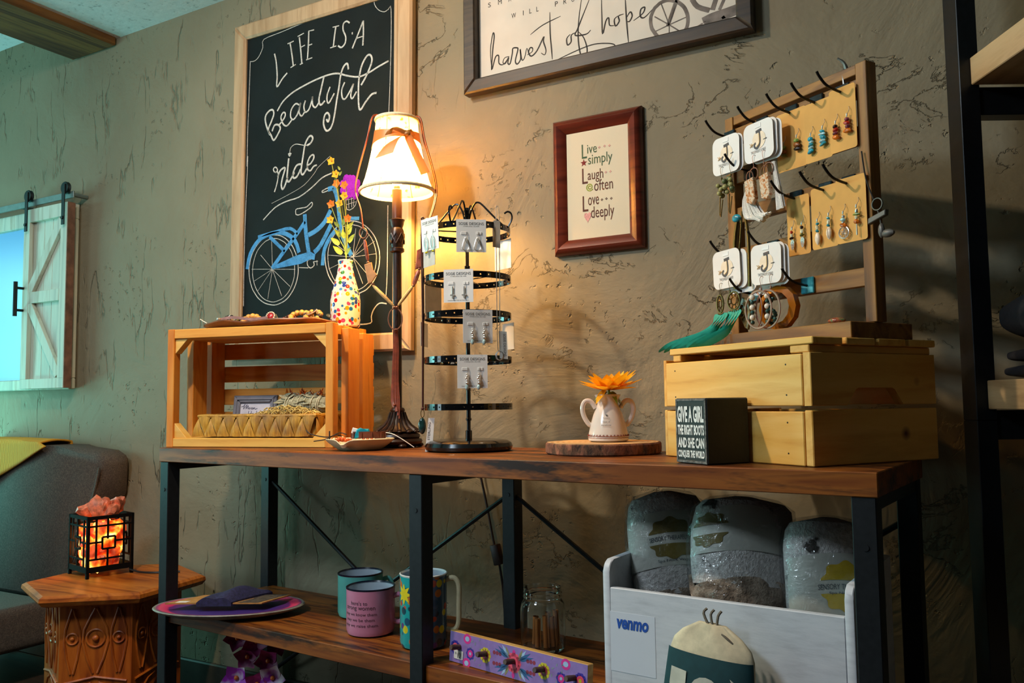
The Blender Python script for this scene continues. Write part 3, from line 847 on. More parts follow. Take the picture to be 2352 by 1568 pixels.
# ------------------------------------------------------------------ jewellery rack
DARKPINE = wood('dark_stained_pine', ['#4a2c10', '#7a4e1e', '#96682c', '#5e3a16'], (1.5, 14, 14), 0.5, 0, 0.12, 5, 1.0, seed=1.0)
DARKPINEV = wood('dark_stained_pine_upright', ['#4a2c10', '#7a4e1e', '#96682c', '#5e3a16'], (14, 14, 1.5), 0.5, 0, 0.12, 5, 1.0, seed=4.0)
HOOKM = plain('black_hook', '#120f0e', 0.42, 0.5)
JR = thing('jewellery_rack', 'dark stained wooden jewellery rack with rows of black hooks on the right crate', 'rack', cr(-0.165, 0.165, 1.008), CA)
jl = lambda x, y, z: (x + 0.165, y - 0.165, z - 1.008)
part('base', DARKPINE, JR, (jl(-0.335, 0.100, 1.0085), jl(0.0, 0.256, 1.036)), bev=0.001)
for x0, x1 in ((-0.340, -0.318), (-0.016, 0.006)):
    part('stile', DARKPINEV, JR, (jl(x0, 0.157, 1.0365), jl(x1, 0.183, 1.488)), bev=0.001)
part('top_rail', DARKPINE, JR, (jl(-0.3175, 0.159, 1.470), jl(-0.0165, 0.181, 1.488)), bev=0.001)
RAILS = (1.447, 1.364, 1.282, 1.199, 1.116)
for z in RAILS:
    part('cross_rail', DARKPINE, JR, (jl(-0.3175, 0.162, z - 0.016), jl(-0.0165, 0.176, z + 0.016)), bev=0.001)
TILET = plain('teal_tile', '#2f7f8c', 0.2, 0, 0.2, 60)
TILED = plain('dark_tile', '#1b2429', 0.2, 0, 0.2, 60)
HOOKS = {0: (-0.045, -0.103, -0.163, -0.238, -0.329), 1: (-0.277,), 2: (-0.040, -0.091, -0.159), 3: (-0.221, -0.326), 4: (-0.140, -0.274)}
for row, xs in HOOKS.items():
    z = RAILS[row]
    for x in xs:
        m = MB()
        m.box2(jl(x - 0.015, 0.1565, z - 0.015), jl(x + 0.015, 0.1618, z + 0.015), 0.0015)
        tl = m.done('tile', TILET if row == 4 and x > -0.2 else TILED, JR)
        m = MB()
        p = [jl(x, 0.1564, z), jl(x + 0.001, 0.142, z + 0.001), jl(x + 0.001, 0.124, z + 0.004), jl(x, 0.112, z + 0.010), jl(x - 0.001, 0.100, z + 0.022), jl(x - 0.001, 0.096, z + 0.028)]
        m.tube(spline(p, 3), 0.0024, 8)
        m.done('hook', HOOKM, tl)

# --- cards of earrings
KRAFT = plain('kraft_card', '#d9a150', 0.75, 0, 0.05, 14)
WHITEC = plain('white_card', '#e6e2dc', 0.6, 0, 0.015, 20)
SILVER = plain('silver_wire', '#d6d2ca', 0.3, 0.7, 0.1, 60)
BRONZE = metal('antique_bronze', '#6b5733', 0.4)
COPPERW = plain('rose_copper', '#8f6350', 0.38, 0.55, 0.1, 60)
CARDINK = plain('card_grey_ink', '#4b4a4c', 0.7)
CARDGOLD = plain('card_gold_ink', '#b9924a', 0.6)
CARDBLUSH = plain('card_blush', '#f0dcc0', 0.7)
def bead(n, c, rough=0.3):
    return plain('bead_' + n, c, rough, 0, 0.25, 150)


def earwire(m, x, y, z, L=0.018, s=0.0005):
    """loop through the card and a coil above the beads"""
    pts = [(x, y + 0.004, z), (x + 0.001, y - 0.001, z + 0.001), (x + 0.004, y - 0.004, z - 0.006), (x + 0.002, y - 0.006, z - L * 0.65), (x, y - 0.006, z - L)]
    m.tube(spline(pts, 3), s, 5)
    m.lathe([(0.0004, 0), (0.0012, 0.001), (0.0012, 0.006), (0.0004, 0.007)], 6, (x, y - 0.006, z - L))


def kraft_card(x0, x1, z0, z1, y, label, ears, tilt=0.0):
    """ears: two lists of (material, rx, rz) beads from the top, plus an optional charm"""
    cx, cz = (x0 + x1) / 2, (z0 + z1) / 2
    t = thing('earring_card', label, 'earrings', cr(cx, y, cz), CA, 'kraft cards of beaded earrings')
    w, h = x1 - x0, z1 - z0
    m = MB(); m.prism(rrect(w, h, 0.005), -0.0004, 0.0004, M=FRONT)
    m.done('card', KRAFT, t)
    for i, e in enumerate(ears):
        ex = -w * 0.20 if i == 0 else w * 0.24
        ez = h * (-0.03 if i == 0 else 0.02)
        m = MB(); earwire(m, ex, -0.0006, ez + h * 0.12)
        er = m.done('earring', SILVER, t)
        z = ez + h * 0.12 - 0.0185
        for j, b in enumerate(e):
            m = MB()
            kind = b[0]
            if kind == 'chip':
                m.ball((ex + rnd.uniform(-.001, .001), -0.0066, z - b[3]), 1.0, 7, 5, (b[2], min(b[2], 0.0042), b[3]), rot=Euler((rnd.uniform(-.3, .3), rnd.uniform(-.4, .4), 0)).to_matrix())
                z -= b[3] * 1.75
                m.done('bead', b[1], er)
            elif kind == 'shell':
                prof = [(0.0006, 0), (0.0040, -0.003), (0.0062, -0.009), (0.0062, -0.014), (0.004, -0.020), (0.0008, -0.0235)]
                m.lathe([(r * 0.62, zz) for r, zz in reversed(prof)], 14, M=Matrix.Translation((ex, -0.0066, z)) @ Matrix.Diagonal((1.45, 1.0, 1, 1)))
                if i == 1:
                    m.box((ex, -0.0108, z - 0.012), (0.0009, 0.0008, 0.017))
                m.done('shell', b[1], er)
                z -= 0.0235
            elif kind == 'disc':
                c = (ex, -0.006, z - 0.010)
                m.tube(arc(c, 0.0105, 0, 360, 24, 'xz')[:-1], 0.0008, 5, True)
                for q in range(9):
                    a = q * 2.4
                    m.tube(arc((c[0] + 0.0055 * math.cos(a), c[1], c[2] + 0.0055 * math.sin(a)), 0.0042, 0, 360, 12, 'xz')[:-1], 0.0005, 4, True)
                m.done('charm', b[1], er)
            elif kind == 'leaf':
                m.prism([(0.0042 * math.sin(a) * (1 - 0.25 * math.cos(a)), -0.011 - 0.010 * math.cos(a)) for a in [q * math.pi / 8 for q in range(16)]], 0.0052, 0.0064, M=Matrix.Translation((ex, 0, z)) @ FRONT)
                for q in range(5):
                    m.tube([(ex, -0.0066, z - 0.004 - q * 0.003), (ex + 0.003, -0.0066, z - 0.002 - q * 0.003)], 0.0005, 4)
                    m.tube([(ex, -0.0066, z - 0.004 - q * 0.003), (ex - 0.003, -0.0066, z - 0.002 - q * 0.003)], 0.0005, 4)
                m.done('charm', b[1], er)
            elif kind == 'drop':
                m.tube([(ex, -0.0066, z), (ex, -0.0066, z - 0.020)], [0.0009, 0.0014], 6)
                m.done('charm', b[1], er)
    return t


ol, br, gr = bead('olive', '#6f6a28'), bead('amber_brown', '#8a4a12'), bead('green', '#7f9a4a')
dk, tq, lt = bead('dark_brown', '#2c1710'), bead('turquoise', '#2b93a6'), bead('pale_turquoise', '#a9cfcf')
rd, orr, mau = bead('red', '#b02a16'), bead('orange', '#d06a14'), bead('mauve', '#7e3a44')
crm, shl = bead('cream', '#e6d3b0'), plain('cowrie', '#efd9bd', 0.3, 0, 0.06, 200)
kraft_card(-0.196, -0.124, 1.338, 1.450, 0.1535, 'kraft card with olive and amber chip earrings in the top row of the rack', (
    [('chip', gr, .006, .004), ('chip', br, .007, .0045), ('chip', ol, .008, .004)], [('chip', gr, .006, .004), ('chip', br, .008, .005), ('chip', dk, .008, .004)]))
kraft_card(-0.127, -0.066, 1.338, 1.448, 0.1525, 'kraft card with turquoise chip earrings in the middle of the top row', (
    [('chip', tq, .006, .0045), ('chip', lt, .006, .003), ('chip', tq, .006, .003), ('chip', lt, .0065, .003), ('chip', tq, .0075, .004)],
    [('chip', tq, .006, .003), ('chip', lt, .008, .003), ('chip', tq, .0075, .004), ('chip', lt, .007, .0035), ('chip', tq, .008, .003)]))
kraft_card(-0.069, -0.013, 1.341, 1.455, 0.1515, 'kraft card with red and orange chip earrings, top right of the rack', (
    [('chip', dk, .005, .0035), ('chip', rd, .006, .0035), ('chip', mau, .0055, .0035), ('chip', orr, .0075, .0045)],
    [('chip', mau, .005, .0035), ('chip', rd, .007, .0035), ('chip', mau, .005, .004), ('chip', orr, .0085, .0045)]))
kraft_card(-0.178, -0.124, 1.174, 1.285, 0.1535, 'kraft card with silver leaf drop earrings in the second row of the rack', (
    [('chip', rd, .003, .003), ('chip', crm, .003, .004), ('chip', dk, .005, .002), ('leaf', SILVER)], [('chip', dk, .0035, .0035), ('chip', crm, .0035, .005), ('chip', ol, .0045, .003), ('leaf', SILVER)]))
kraft_card(-0.119, -0.061, 1.177, 1.289, 0.1525, 'kraft card with cowrie shell earrings in the second row of the rack', (
    [('chip', tq, .0035, .0025), ('chip', crm, .0035, .005), ('chip', tq, .0035, .0025), ('shell', shl)], [('chip', tq, .0035, .0025), ('chip', crm, .0035, .005), ('chip', tq, .0035, .0025), ('shell', shl)]))
kraft_card(-0.063, 0.000, 1.178, 1.292, 0.1515, 'kraft card with orange bead and silver disc earrings, right end of the second row', (
    [('chip', SILVER, .003, .003), ('chip', lt, .0055, .0035), ('chip', SILVER, .003, .002), ('chip', orr, .0075, .0035), ('disc', SILVER)], [('chip', SILVER, .003, .005), ('chip', gr, .008, .0018), ('chip', crm, .003, .004), ('chip', orr, .0055, .004), ('drop', SILVER)]))


def logo(m, s=1.0, mi0=0):
    """letter J with an arrow through it and a line of lettering below"""
    Mx = front(-0.0009)
    m.prism([(0.017 * s * math.cos(a) + 0.002, 0.017 * s * math.sin(a) + 0.002) for a in [i * math.pi / 10 for i in range(20)]], 0, 0.0002, M=Mx, mi=mi0 + 2)
    m.stroke([(-0.005 * s, 0.018 * s), (0.009 * s, 0.020 * s)], 0.006 * s, M=Mx, mi=mi0, z=0.0002, h=0.0003)
    m.stroke([(0.004 * s, 0.017 * s), (0.005 * s, 0.000), (0.002 * s, -0.010 * s), (-0.005 * s, -0.013 * s), (-0.010 * s, -0.009 * s), (-0.009 * s, -0.004 * s), (-0.006 * s, -0.003 * s)], 0.0045 * s, M=Mx, mi=mi0, z=0.0003, h=0.0003)
    m.stroke([(0.003 * s, 0.014 * s), (0.003 * s, -0.004 * s), (-0.004 * s, -0.010 * s)], 0.0016 * s, M=Mx, mi=mi0 + 1, z=0.0007, h=0.0002)
    for dx in (0, 0.004 * s):
        m.stroke([(-0.022 * s + dx, -0.001 * s), (-0.018 * s + dx, -0.004 * s), (-0.021 * s + dx, -0.008 * s)], 0.0014, M=Mx, mi=mi0 + 1, z=0.0004, smooth=False)
    m.stroke([(-0.018 * s, -0.004 * s), (-0.010 * s, -0.0035 * s)], 0.001, M=Mx, mi=mi0 + 1, z=0.0004, smooth=False)
    m.stroke([(0.014 * s, -0.001 * s), (0.022 * s, 0.0)], 0.0014, M=Mx, mi=mi0, z=0.0004, smooth=False)
    m.text('THE JEWELRY JUNKIE', -0.020 * s, -0.0235 * s, 0.018 * s, -0.0165 * s, M=Mx, mi=mi0, h=0.0003)
    m.text('EST. 2018', -0.006 * s, -0.0275 * s, 0.006 * s, -0.0255 * s, M=Mx, mi=mi0, h=0.0003) if False else None


def white_card(x, z, y, label, n_behind=2, tilt=0.0):
    t = thing('earring_card', label, 'earrings', cr(x, y, z), rot=(0, 0, CA))
    t['group'] = 'white earring cards on the rack'
    t.rotation_euler = Euler((0, tilt, CA))
    m = MB(); m.prism(rrect(0.076, 0.076, 0.014, 5), -0.0004, 0.0004, M=FRONT)
    m.done('card', WHITEC, t)
    m = MB(); logo(m)
    m.done('printed_logo', [CARDINK, CARDGOLD, CARDBLUSH], t)
    m = MB(); m.box2((-0.008, -0.0012, 0.026), (0.008, -0.0005, 0.034), 0.0002)
    m.done('hanging_tab', plain('clear_tab', '#f1eeea', 0.2), t)
    return t


def backs(x, z, y, names):
    """plain white cards hanging behind a front card on the same hook"""
    for i, (dx, dz, lab) in enumerate(names):
        t = thing('earring_card', lab, 'earrings', cr(x + dx, y + 0.006 + 0.006 * i, z + dz), CA, 'white earring cards on the rack')
        m = MB(); m.prism(rrect(0.076, 0.076, 0.014, 5), -0.0004, 0.0004, M=FRONT)
        m.done('card', WHITEC, t)


def wires(t, mat, spots, L=0.02):
    outl = []
    for x, z in spots:
        m = MB()
        m.tube(spline([(x + 0.006, 0.001, z + 0.009), (x + 0.003, -0.003, z + 0.011), (x, -0.004, z + 0.007), (x + 0.001, -0.004, z - 0.002), (x + 0.002, -0.003, z - 0.010)], 3), 0.0005, 5)
        m.lathe([(0.0005, 0), (0.0016, 0.001), (0.0016, 0.005), (0.0005, 0.006)], 6, (x + 0.002, -0.003, z - 0.016))
        outl.append(m.done('earring', mat, t))
    return outl


w1 = white_card(-0.298, 1.398, 0.118, 'white earring card with olive green bead clusters, top left hook of the rack', tilt=R(1))
backs(-0.298, 1.398, 0.118, [(0.004, -0.001, 'white card edge showing behind the olive bead earring card')])
gb, gb2 = bead('olive_pearl', '#8f8a54', 0.35), bead('moss', '#59613a', 0.35)
for e, (ex, ez) in zip(wires(w1, BRONZE, [(-0.012, -0.034), (0.014, -0.032)]), ((-0.010, -0.050), (0.016, -0.048))):
    for q in range(9):
        m = MB(); m.ball((ex + rnd.uniform(-0.010, 0.010), rnd.uniform(-0.012, 0.004), ez - 0.004 - q * 0.0033), rnd.uniform(0.0042, 0.0056), 10, 7)
        m.done('bead', gb if q % 3 else gb2, e)
    m = MB()
    m.tube([(ex - 0.004, -0.004, ez - 0.034), (ex - 0.006, -0.004, ez - 0.070), (ex - 0.003, -0.004, ez - 0.074), (ex + 0.003, -0.004, ez - 0.040)], 0.0012, 6)
    m.done('pin_drop', BRONZE, e)

w2 = white_card(-0.209, 1.401, 0.118, 'white earring card with stone slabs and white fluffy tassels hanging below', tilt=R(-1))
backs(-0.209, 1.401, 0.118, [(0.004, 0.001, 'first white card behind the stone and tassel earring card'), (0.010, -0.002, 'second white card behind the stone and tassel earring card')])
t = NT('jasper_slab')
f = t.noise(t.coord(), 120, 5, 0.65, 1.0)
t.set(t.ramp(f, [(0.3, '#6a2f12'), (0.45, '#c47a3a'), (0.55, '#e0cdb0'), (0.7, '#8a5a34')]), 0.25)
JASPER = t.m
FUR = plain('white_tassel_fibre', '#e9e4da', 0.9, 0, 0.08, 500, None, 0.3)
for i, (e, ex) in enumerate(zip(wires(w2, COPPERW, [(-0.014, -0.036), (0.012, -0.034)]), (-0.016, 0.022))):
    m = MB()
    m.tube(arc((ex + 0.004, -0.004, -0.062), 0.011, 0, 360, 20, 'xz', 0.012)[:-1], 0.0011, 6, True)
    m.tube(arc((ex - 0.008, -0.003, -0.066), 0.009, 0, 360, 20, 'xz', 0.013)[:-1], 0.0009, 6, True)
    m.done('ring', COPPERW, e)
    m = MB(); m.prism([(ex - 0.013, -0.074), (ex + 0.010, -0.070), (ex + 0.013, -0.112), (ex + 0.004, -0.122), (ex - 0.009, -0.116)], 0.004, 0.014, M=FRONT, bev=0.001)
    m.done('stone_slab', JASPER, e)
    m = MB()
    for k in range(46):
        a = rnd.uniform(-1, 1); b = rnd.uniform(-1, 1)
        if i == 0:
            p = [(ex - 0.004 + 0.006 * a, 0.001 + 0.003 * b, -0.074), (ex - 0.016 + 0.014 * a, 0.000 + 0.005 * b, -0.105), (ex - 0.006 + 0.022 * a, 0.001 + 0.006 * b, -0.140), (ex + 0.014 + 0.020 * a, 0.002 + 0.006 * b, -0.156 + 0.014 * abs(a))]
        else:
            p = [(ex + 0.012 + 0.002 * a, 0.002 + 0.003 * b, -0.050), (ex + 0.018 + 0.004 * a, 0.003 + 0.004 * b, -0.090), (ex + 0.024 + 0.008 * a, 0.003 + 0.005 * b, -0.140 + 0.004 * b)]
        m.tube(spline(p, 3), 0.0022, 4)
    m.done('tassel', FUR, e)

w3 = white_card(-0.300, 1.167, 0.112, 'white earring card with bronze dreamcatcher discs and teal leather fringe, lower left', tilt=R(-1.5))
backs(-0.300, 1.167, 0.112, [(0.012, -0.003, 'white card with a grey shadow behind the teal fringe card'), (0.030, -0.012, 'lowest white card behind the teal fringe card')])
TEALL = plain('teal_leather', '#0f9a84', 0.55, 0, 0.08, 60)
for i, (e, ex, ez) in enumerate(zip(wires(w3, BRONZE, [(-0.018, -0.037), (0.008, -0.034)]), (-0.016, 0.018), (-0.068, -0.066))):
    m = MB()
    c = (ex, -0.006 + 0.004 * i, ez)
    rx = 0.009 if i == 0 else 0.0165
    m.tube(arc(c, rx, 0, 360, 26, 'xz', 0.0175)[:-1], 0.0017, 6, True)
    m.tube(arc(c, rx * 0.45, 0, 360, 16, 'xz', 0.0079)[:-1], 0.0013, 5, True)
    for q in range(8):
        a = q * math.pi / 4
        m.tube(arc((c[0] + rx * 0.70 * math.cos(a), c[1], c[2] + 0.0123 * math.sin(a)), rx * 0.27, 0, 360, 10, 'xz', 0.0047)[:-1], 0.0011, 4, True)
    for q in range(5):
        m.ball((c[0] + rx * (q - 2) * 0.35, c[1], c[2] - 0.019 - 0.001 * (2 - abs(q - 2))), 0.0019, 6, 5)
    m.done('filigree_disc', BRONZE, e)
    for q in range(4):
        o = (q - 1.5) * 0.0085
        sx = (-0.112 if i == 0 else -0.070) * (1 - 0.12 * q)
        P = spline([(ex + o, c[1], ez - 0.019), (ex + o - 0.006, c[1] - 0.002, ez - 0.036), (ex + o + sx * 0.42, c[1] - 0.006 - 0.003 * q, ez - 0.058 - 0.001 * q), (ex + sx + o * 0.7, c[1] - 0.034 - 0.004 * q, ez - 0.072 - 0.004 * q), (ex + sx - 0.012 + o, c[1] - 0.050 - 0.004 * q, ez - 0.084 - 0.003 * q)], 5)
        m = MB()
        n = len(P)
        rings = []
        for j, p in enumerate(P):
            wv = 0.0085 * min(1, 0.5 + j * 0.25) * (1 if j < n * 0.6 else 1 - 0.85 * (j - n * 0.6) / (n * 0.4))
            nn = Vector((0.35, 0, 0.94)) if j > n * 0.4 else Vector((0.9, 0, 0.3))
            nn = Vector((1, 0, 0)).lerp(Vector((0.30, 0, 0.95)), min(1, j / (n * 0.5))).normalized()
            rings.append([p + nn * wv, p + nn * wv * 0.9 + Vector((0, 0.0012, 0)), p - nn * wv + Vector((0, 0.0012, 0)), p - nn * wv * 0.9])
        m.rings(rings)
        m.done('leather_strip', TEALL, e)

w4 = white_card(-0.197, 1.162, 0.114, 'white earring card with copper hoops and pearl strands, lower middle of the rack', tilt=R(1))
backs(-0.197, 1.162, 0.114, [(0.004, 0.0, 'first white card behind the pearl hoop card'), (0.008, -0.004, 'second white card behind the pearl hoop card'), (-0.020, -0.016, 'white card low behind the pearl hoop card')])
PEARL = plain('pearl', '#d9d2c4', 0.22, 0, 0.05, 80)
DKG = bead('dark_green_crystal', '#23443f', 0.15)
for i, (e, ex) in enumerate(zip(wires(w4, COPPERW, [(-0.012, -0.034), (0.012, -0.033)]), (-0.012, 0.006))):
    cz = -0.086
    m = MB()
    m.tube(arc((ex + 0.002, -0.012 + 0.006 * i, cz), 0.033 if i == 0 else 0.030, 0, 360, 36, 'xz', 0.035)[:-1], 0.0024, 6, True, flat=0.5)
    m.tube(arc((ex - 0.006, -0.010 + 0.006 * i, cz), 0.016, -70, 80, 18, 'xz', 0.033), 0.0013, 6)
    m.done('hoop', COPPERW, e)
    for q in range(6):
        m = MB()
        m.ball((ex - 0.012 + 0.016 * i, -0.013 + 0.004 * i, cz + 0.024 - q * 0.0095), 0.0055 if q % 2 == 0 else 0.0042, 12, 9)
        m.done('pearl' if q % 2 == 0 else 'bead', PEARL if q % 2 == 0 else DKG, e)
    if i:
        for q in range(14):
            m = MB()
            m.ball((ex + 0.012 + rnd.uniform(-.006, .008), -0.004 + rnd.uniform(-.004, .004), cz + 0.022 - q * 0.0038), 0.0038, 8, 6)
            m.done('crystal', DKG, e)

# loose pieces hanging elsewhere on the rack
AMBER = NT('amber_resin')
AMBER.set(lin('#b86a12'), 0.15)
AMBER.b.inputs['Transmission Weight'].default_value = 0.35
m = MB()
ring = [(0.046 * math.cos(a), 0.0, 0.042 * math.sin(a)) for a in [i * math.pi / 6 for i in range(12)]]
m.rings([[(p[0] * k, dy, p[2] * k) for p in ring] for k, dy in ((0.72, -0.004), (1.0, 0.0), (1.0, 0.012), (0.72, 0.016))], closed=True)
tag(m.done('amber_pendant', AMBER.m, None, loc=cr(-0.189, 0.130, 1.079), rot=(0, 0, CA), angle=20), 'large amber coloured faceted ring hanging behind the pearl hoops', 'pendant')
m = MB()
m.tube(spline([(0, 0, 0.11), (-0.006, -0.001, 0.06), (-0.014, -0.002, 0.0)], 4), [0.002] * 9, 6)
m.tube(spline([(0.002, 0.002, 0.11), (0.014, 0.0, 0.06), (0.016, -0.002, -0.04)], 4), [0.0032] * 9, 6)
m.tube(spline([(-0.010, -0.001, 0.10), (-0.020, -0.002, 0.05), (-0.022, -0.002, -0.04)], 4), [0.0045] * 9, 6)
nk = thing('necklace', 'bronze feather chain necklace with a turquoise nugget on the left of the rack', 'necklace', cr(-0.258, 0.118, 1.165), CA)
m.done('chain', BRONZE, nk)
m = MB(); m.ball((-0.012, -0.004, 0.098), 0.009, 9, 6, (1.2, 0.8, 0.9))
m.done('nugget', tq, nk)
m = MB()
m.prism([(0.0, 0.034), (0.016, 0.026), (0.020, 0.0), (0.012, -0.030), (0.004, -0.026), (-0.008, -0.004), (-0.012, 0.020)], 0, 0.006, M=FRONT, bev=0.0015)
m.tube(arc((0.002, -0.008, 0.008), 0.008, 0, 360, 16, 'xz', 0.013)[:-1], 0.0022, 6, True)
tag(m.done('stone_pendant', plain('agate_slice', '#6a5a34', 0.3, 0, 0.4, 90), None, loc=cr(-0.268, 0.126, 1.073), rot=(0, 0, CA)), 'olive agate pendant hanging between teal fringe and pearl hoops', 'pendant')
kc = thing('key_ring', 'grey bead pendant on a cord looped over the right edge of the rack', 'pendant', cr(0.022, 0.150, 1.22), CA)
m = MB(); m.tube(spline([(-0.028, 0.002, 0.11), (-0.020, 0.0, 0.06), (-0.006, 0.0, 0.02)], 4), 0.0014, 6)
m.done('cord', plain('dark_cord', '#1d1712', 0.8), kc)
m = MB(); m.tube(arc((0, 0, 0.012), 0.010, 0, 360, 20, 'xz')[:-1], 0.0016, 6, True)
m.done('ring', metal('pewter', '#5e5a54', 0.4), kc)
m = MB()
m.prism([(-0.016, -0.020), (0.018, -0.010), (0.019, -0.001), (-0.015, -0.010)], -0.004, 0.006, M=FRONT, bev=0.001)
m.ball((0.006, 0, -0.034), 0.008, 10, 7, (0.7, 0.7, 1.6))
m.ball((0.016, 0.002, -0.040), 0.010, 10, 7, (1.3, 0.7, 0.7))
m.tube([(0, 0, 0.002), (0.004, 0, -0.012), (0.006, 0, -0.03)], 0.001, 5)
m.done('charm', plain('pewter_charm', '#66625c', 0.5, 0.3), kc)
m = MB()
m.tube(spline([(0.004, 0, 0.0), (0.002, -0.004, 0.012), (-0.006, -0.010, 0.022)], 3), [0.004, 0.004, 0.0035, 0.003, 0.003, 0.002, 0.002], 6)
m.tube(spline([(0.0, -0.002, 0.002), (0.002, -0.008, -0.012), (0.004, -0.008, -0.034)], 3), 0.0022, 6)
tag(m.done('beaded_chain', plain('pewter_chain', '#77736c', 0.35, 0.7), None, loc=cr(-0.047, 0.169, 1.4905), rot=(0, 0, CA)), 'short pewter chain draped over the top rail of the rack', 'chain')
t = NT('tumbled_jasper')
t.set(t.ramp(t.noise(t.coord(), 70, 4, 0.6, 1.0), [(0.35, '#6a2a18'), (0.5, '#a0563a'), (0.6, '#6a7a4a'), (0.7, '#4a2a1a')]), 0.15)
m = MB(); m.ball((0, 0, 0.0058), 0.006, 14, 9, (2.6, 1.6, 0.95))
tag(m.done('polished_stone', t.m, None, loc=cr(-0.052, 0.128, 1.0363), rot=(0, 0, CA + 0.3)), 'polished red and green stone lying on the base of the rack', 'stone')
# ------------------------------------------------------------------ table lamp
DARKBRONZE = NT('dark_bronze_resin')
_f = DARKBRONZE.noise(DARKBRONZE.coord(), 60, 4)
DARKBRONZE.set(DARKBRONZE.ramp(_f, [(0.35, '#1c0f0a'), (0.7, '#3a1f12')]), 0.35, 0.15)
DARKBRONZE = DARKBRONZE.m
LAMP = Vector((-1.312, -0.191, 0.8))
lamp = thing('table_lamp', 'lit buffet lamp with a cream bell shade, ribbon bow and slim dark stem', 'lamp', LAMP, VR)
m = MB()
m.lathe([(0.001, 0.0005), (0.046, 0.0005), (0.050, 0.006), (0.060, 0.010), (0.0625, 0.016), (0.060, 0.021), (0.054, 0.023), (0.057, 0.027), (0.055, 0.033), (0.047, 0.037), (0.001, 0.038)], 40)
for k in range(4):
    a = R(20 + 90 * k)
    m.ball((0.056 * math.cos(a), 0.056 * math.sin(a), 0.006), 0.008, 10, 6, (1.4, 1.4, 0.75))
m.done('base', DARKBRONZE, lamp)
m = MB()
m.lathe([(0.049, 0.0385), (0.052, 0.041), (0.041, 0.047), (0.030, 0.058), (0.021, 0.075), (0.0165, 0.088), (0.019, 0.093), (0.0165, 0.098), (0.012, 0.100)], 40)
for k in range(14):
    a = 2 * math.pi * k / 14
    c, s = math.cos(a), math.sin(a)
    m.tube([(0.018 * c, 0.018 * s, 0.088), (0.024 * c, 0.024 * s, 0.068), (0.034 * c, 0.034 * s, 0.053), (0.050 * c, 0.050 * s, 0.041)], [0.0025, 0.0035, 0.005, 0.006], 7)
    m.ball((0.0525 * c, 0.0525 * s, 0.040), 0.0058, 8, 6, (1, 1, 0.7))
m.done('flared_foot', DARKBRONZE, lamp)
m = MB(); m.lathe([(0.0112, 0.099), (0.0112, 0.497)], 24)
m.done('stem', DARKBRONZE, lamp)
m = MB()
m.lathe([(0.012, 0.492), (0.0185, 0.496), (0.0185, 0.503), (0.015, 0.506), (0.016, 0.512), (0.0185, 0.530), (0.0175, 0.548), (0.014, 0.557), (0.017, 0.566), (0.0175, 0.572), (0.020, 0.578), (0.012, 0.581)], 28)
for k in range(8):
    a = 2 * math.pi * k / 8
    for d in (1, -1):
        m.tube([(0.0185 * math.cos(a + d * q * 0.26), 0.0185 * math.sin(a + d * q * 0.26), 0.515 + q * 0.009) for q in range(4)], 0.0015, 5)
m.done('carved_urn', DARKBRONZE, lamp)
m = MB(); m.lathe([(0.0125, 0.581), (0.0125, 0.656), (0.008, 0.658), (0.008, 0.666)], 24)
m.done('candle_tube', plain('brown_tube', '#3a1c14', 0.4), lamp)
t = NT('bulb_glass')
t.set((1, 0.8, 0.5, 1), 0.3)
t.b.inputs['Emission Color'].default_value = (1.0, 0.51, 0.14, 1)
t.b.inputs['Emission Strength'].default_value = 1600.0
m = MB(); m.lathe([(0.008, 0.666), (0.012, 0.672), (0.019, 0.686), (0.020, 0.700), (0.015, 0.714), (0.004, 0.720)], 20)
bulb = m.done('bulb', t.m, lamp)
bulb.visible_shadow = True
# the shade: thin translucent cloth
t = NT('shade_cloth')
nb = t.noise(t.coord(), 55, 3, 0.5)
spots = t.ramp(nb, [(0.62, 0.0), (0.70, 1.0)])
col = t.mix(spots, lin('#f4dda6'), lin('#b8902c'))
tr = t.n('ShaderNodeBsdfTranslucent')
df = t.n('ShaderNodeBsdfDiffuse')
t.l(col, tr.inputs['Color']); t.l(col, df.inputs['Color'])
mx = t.n('ShaderNodeMixShader'); mx.inputs[0].default_value = 0.82
t.l(df.outputs[0], mx.inputs[1]); t.l(tr.outputs[0], mx.inputs[2])
t.l(mx.outputs[0], t.out.inputs['Surface'])
SHADE = t.m
m = MB()
prof = [(0.0935, 0.652), (0.089, 0.662), (0.081, 0.684), (0.0735, 0.712), (0.0665, 0.745), (0.060, 0.780), (0.0555, 0.812), (0.0535, 0.838)]
n = 48
m.rings([[(r * math.cos(2 * math.pi * k / n), r * math.sin(2 * math.pi * k / n), z) for k in range(n)] for r, z in prof], False, False)
shade = m.done('lamp_shade', SHADE, lamp)
for r, z in ((0.0935, 0.652), (0.0535, 0.838)):
    m = MB(); m.tube([(r * math.cos(2 * math.pi * k / n), r * math.sin(2 * math.pi * k / n), z) for k in range(n)], 0.0048, 7, True)
    m.done('shade_trim', plain('cream_braid', '#ecdcb4', 0.85, 0, 0.06, 200), shade)
m = MB()
for k in range(3):
    a = 2 * math.pi * k / 3 + 0.4
    m.tube([(0.0, 0.0, 0.775), (0.053 * math.cos(a), 0.053 * math.sin(a), 0.836)], 0.001, 5)
for k in range(6):
    a = 2 * math.pi * k / 6 + 0.2
    m.tube([((r - 0.001) * math.cos(a), (r - 0.001) * math.sin(a), z) for r, z in prof], 0.0009, 5)
m.done('shade_wire', metal('brass_wire', '#9a7a3a', 0.4), shade)
RIB = NT('satin_ribbon')
RIB.set(lin('#9a6a34'), 0.45)
RIBT = RIB.n('ShaderNodeBsdfTranslucent'); RIBT.inputs['Color'].default_value = lin('#b87a36')
_mx = RIB.n('ShaderNodeMixShader'); _mx.inputs[0].default_value = 0.10
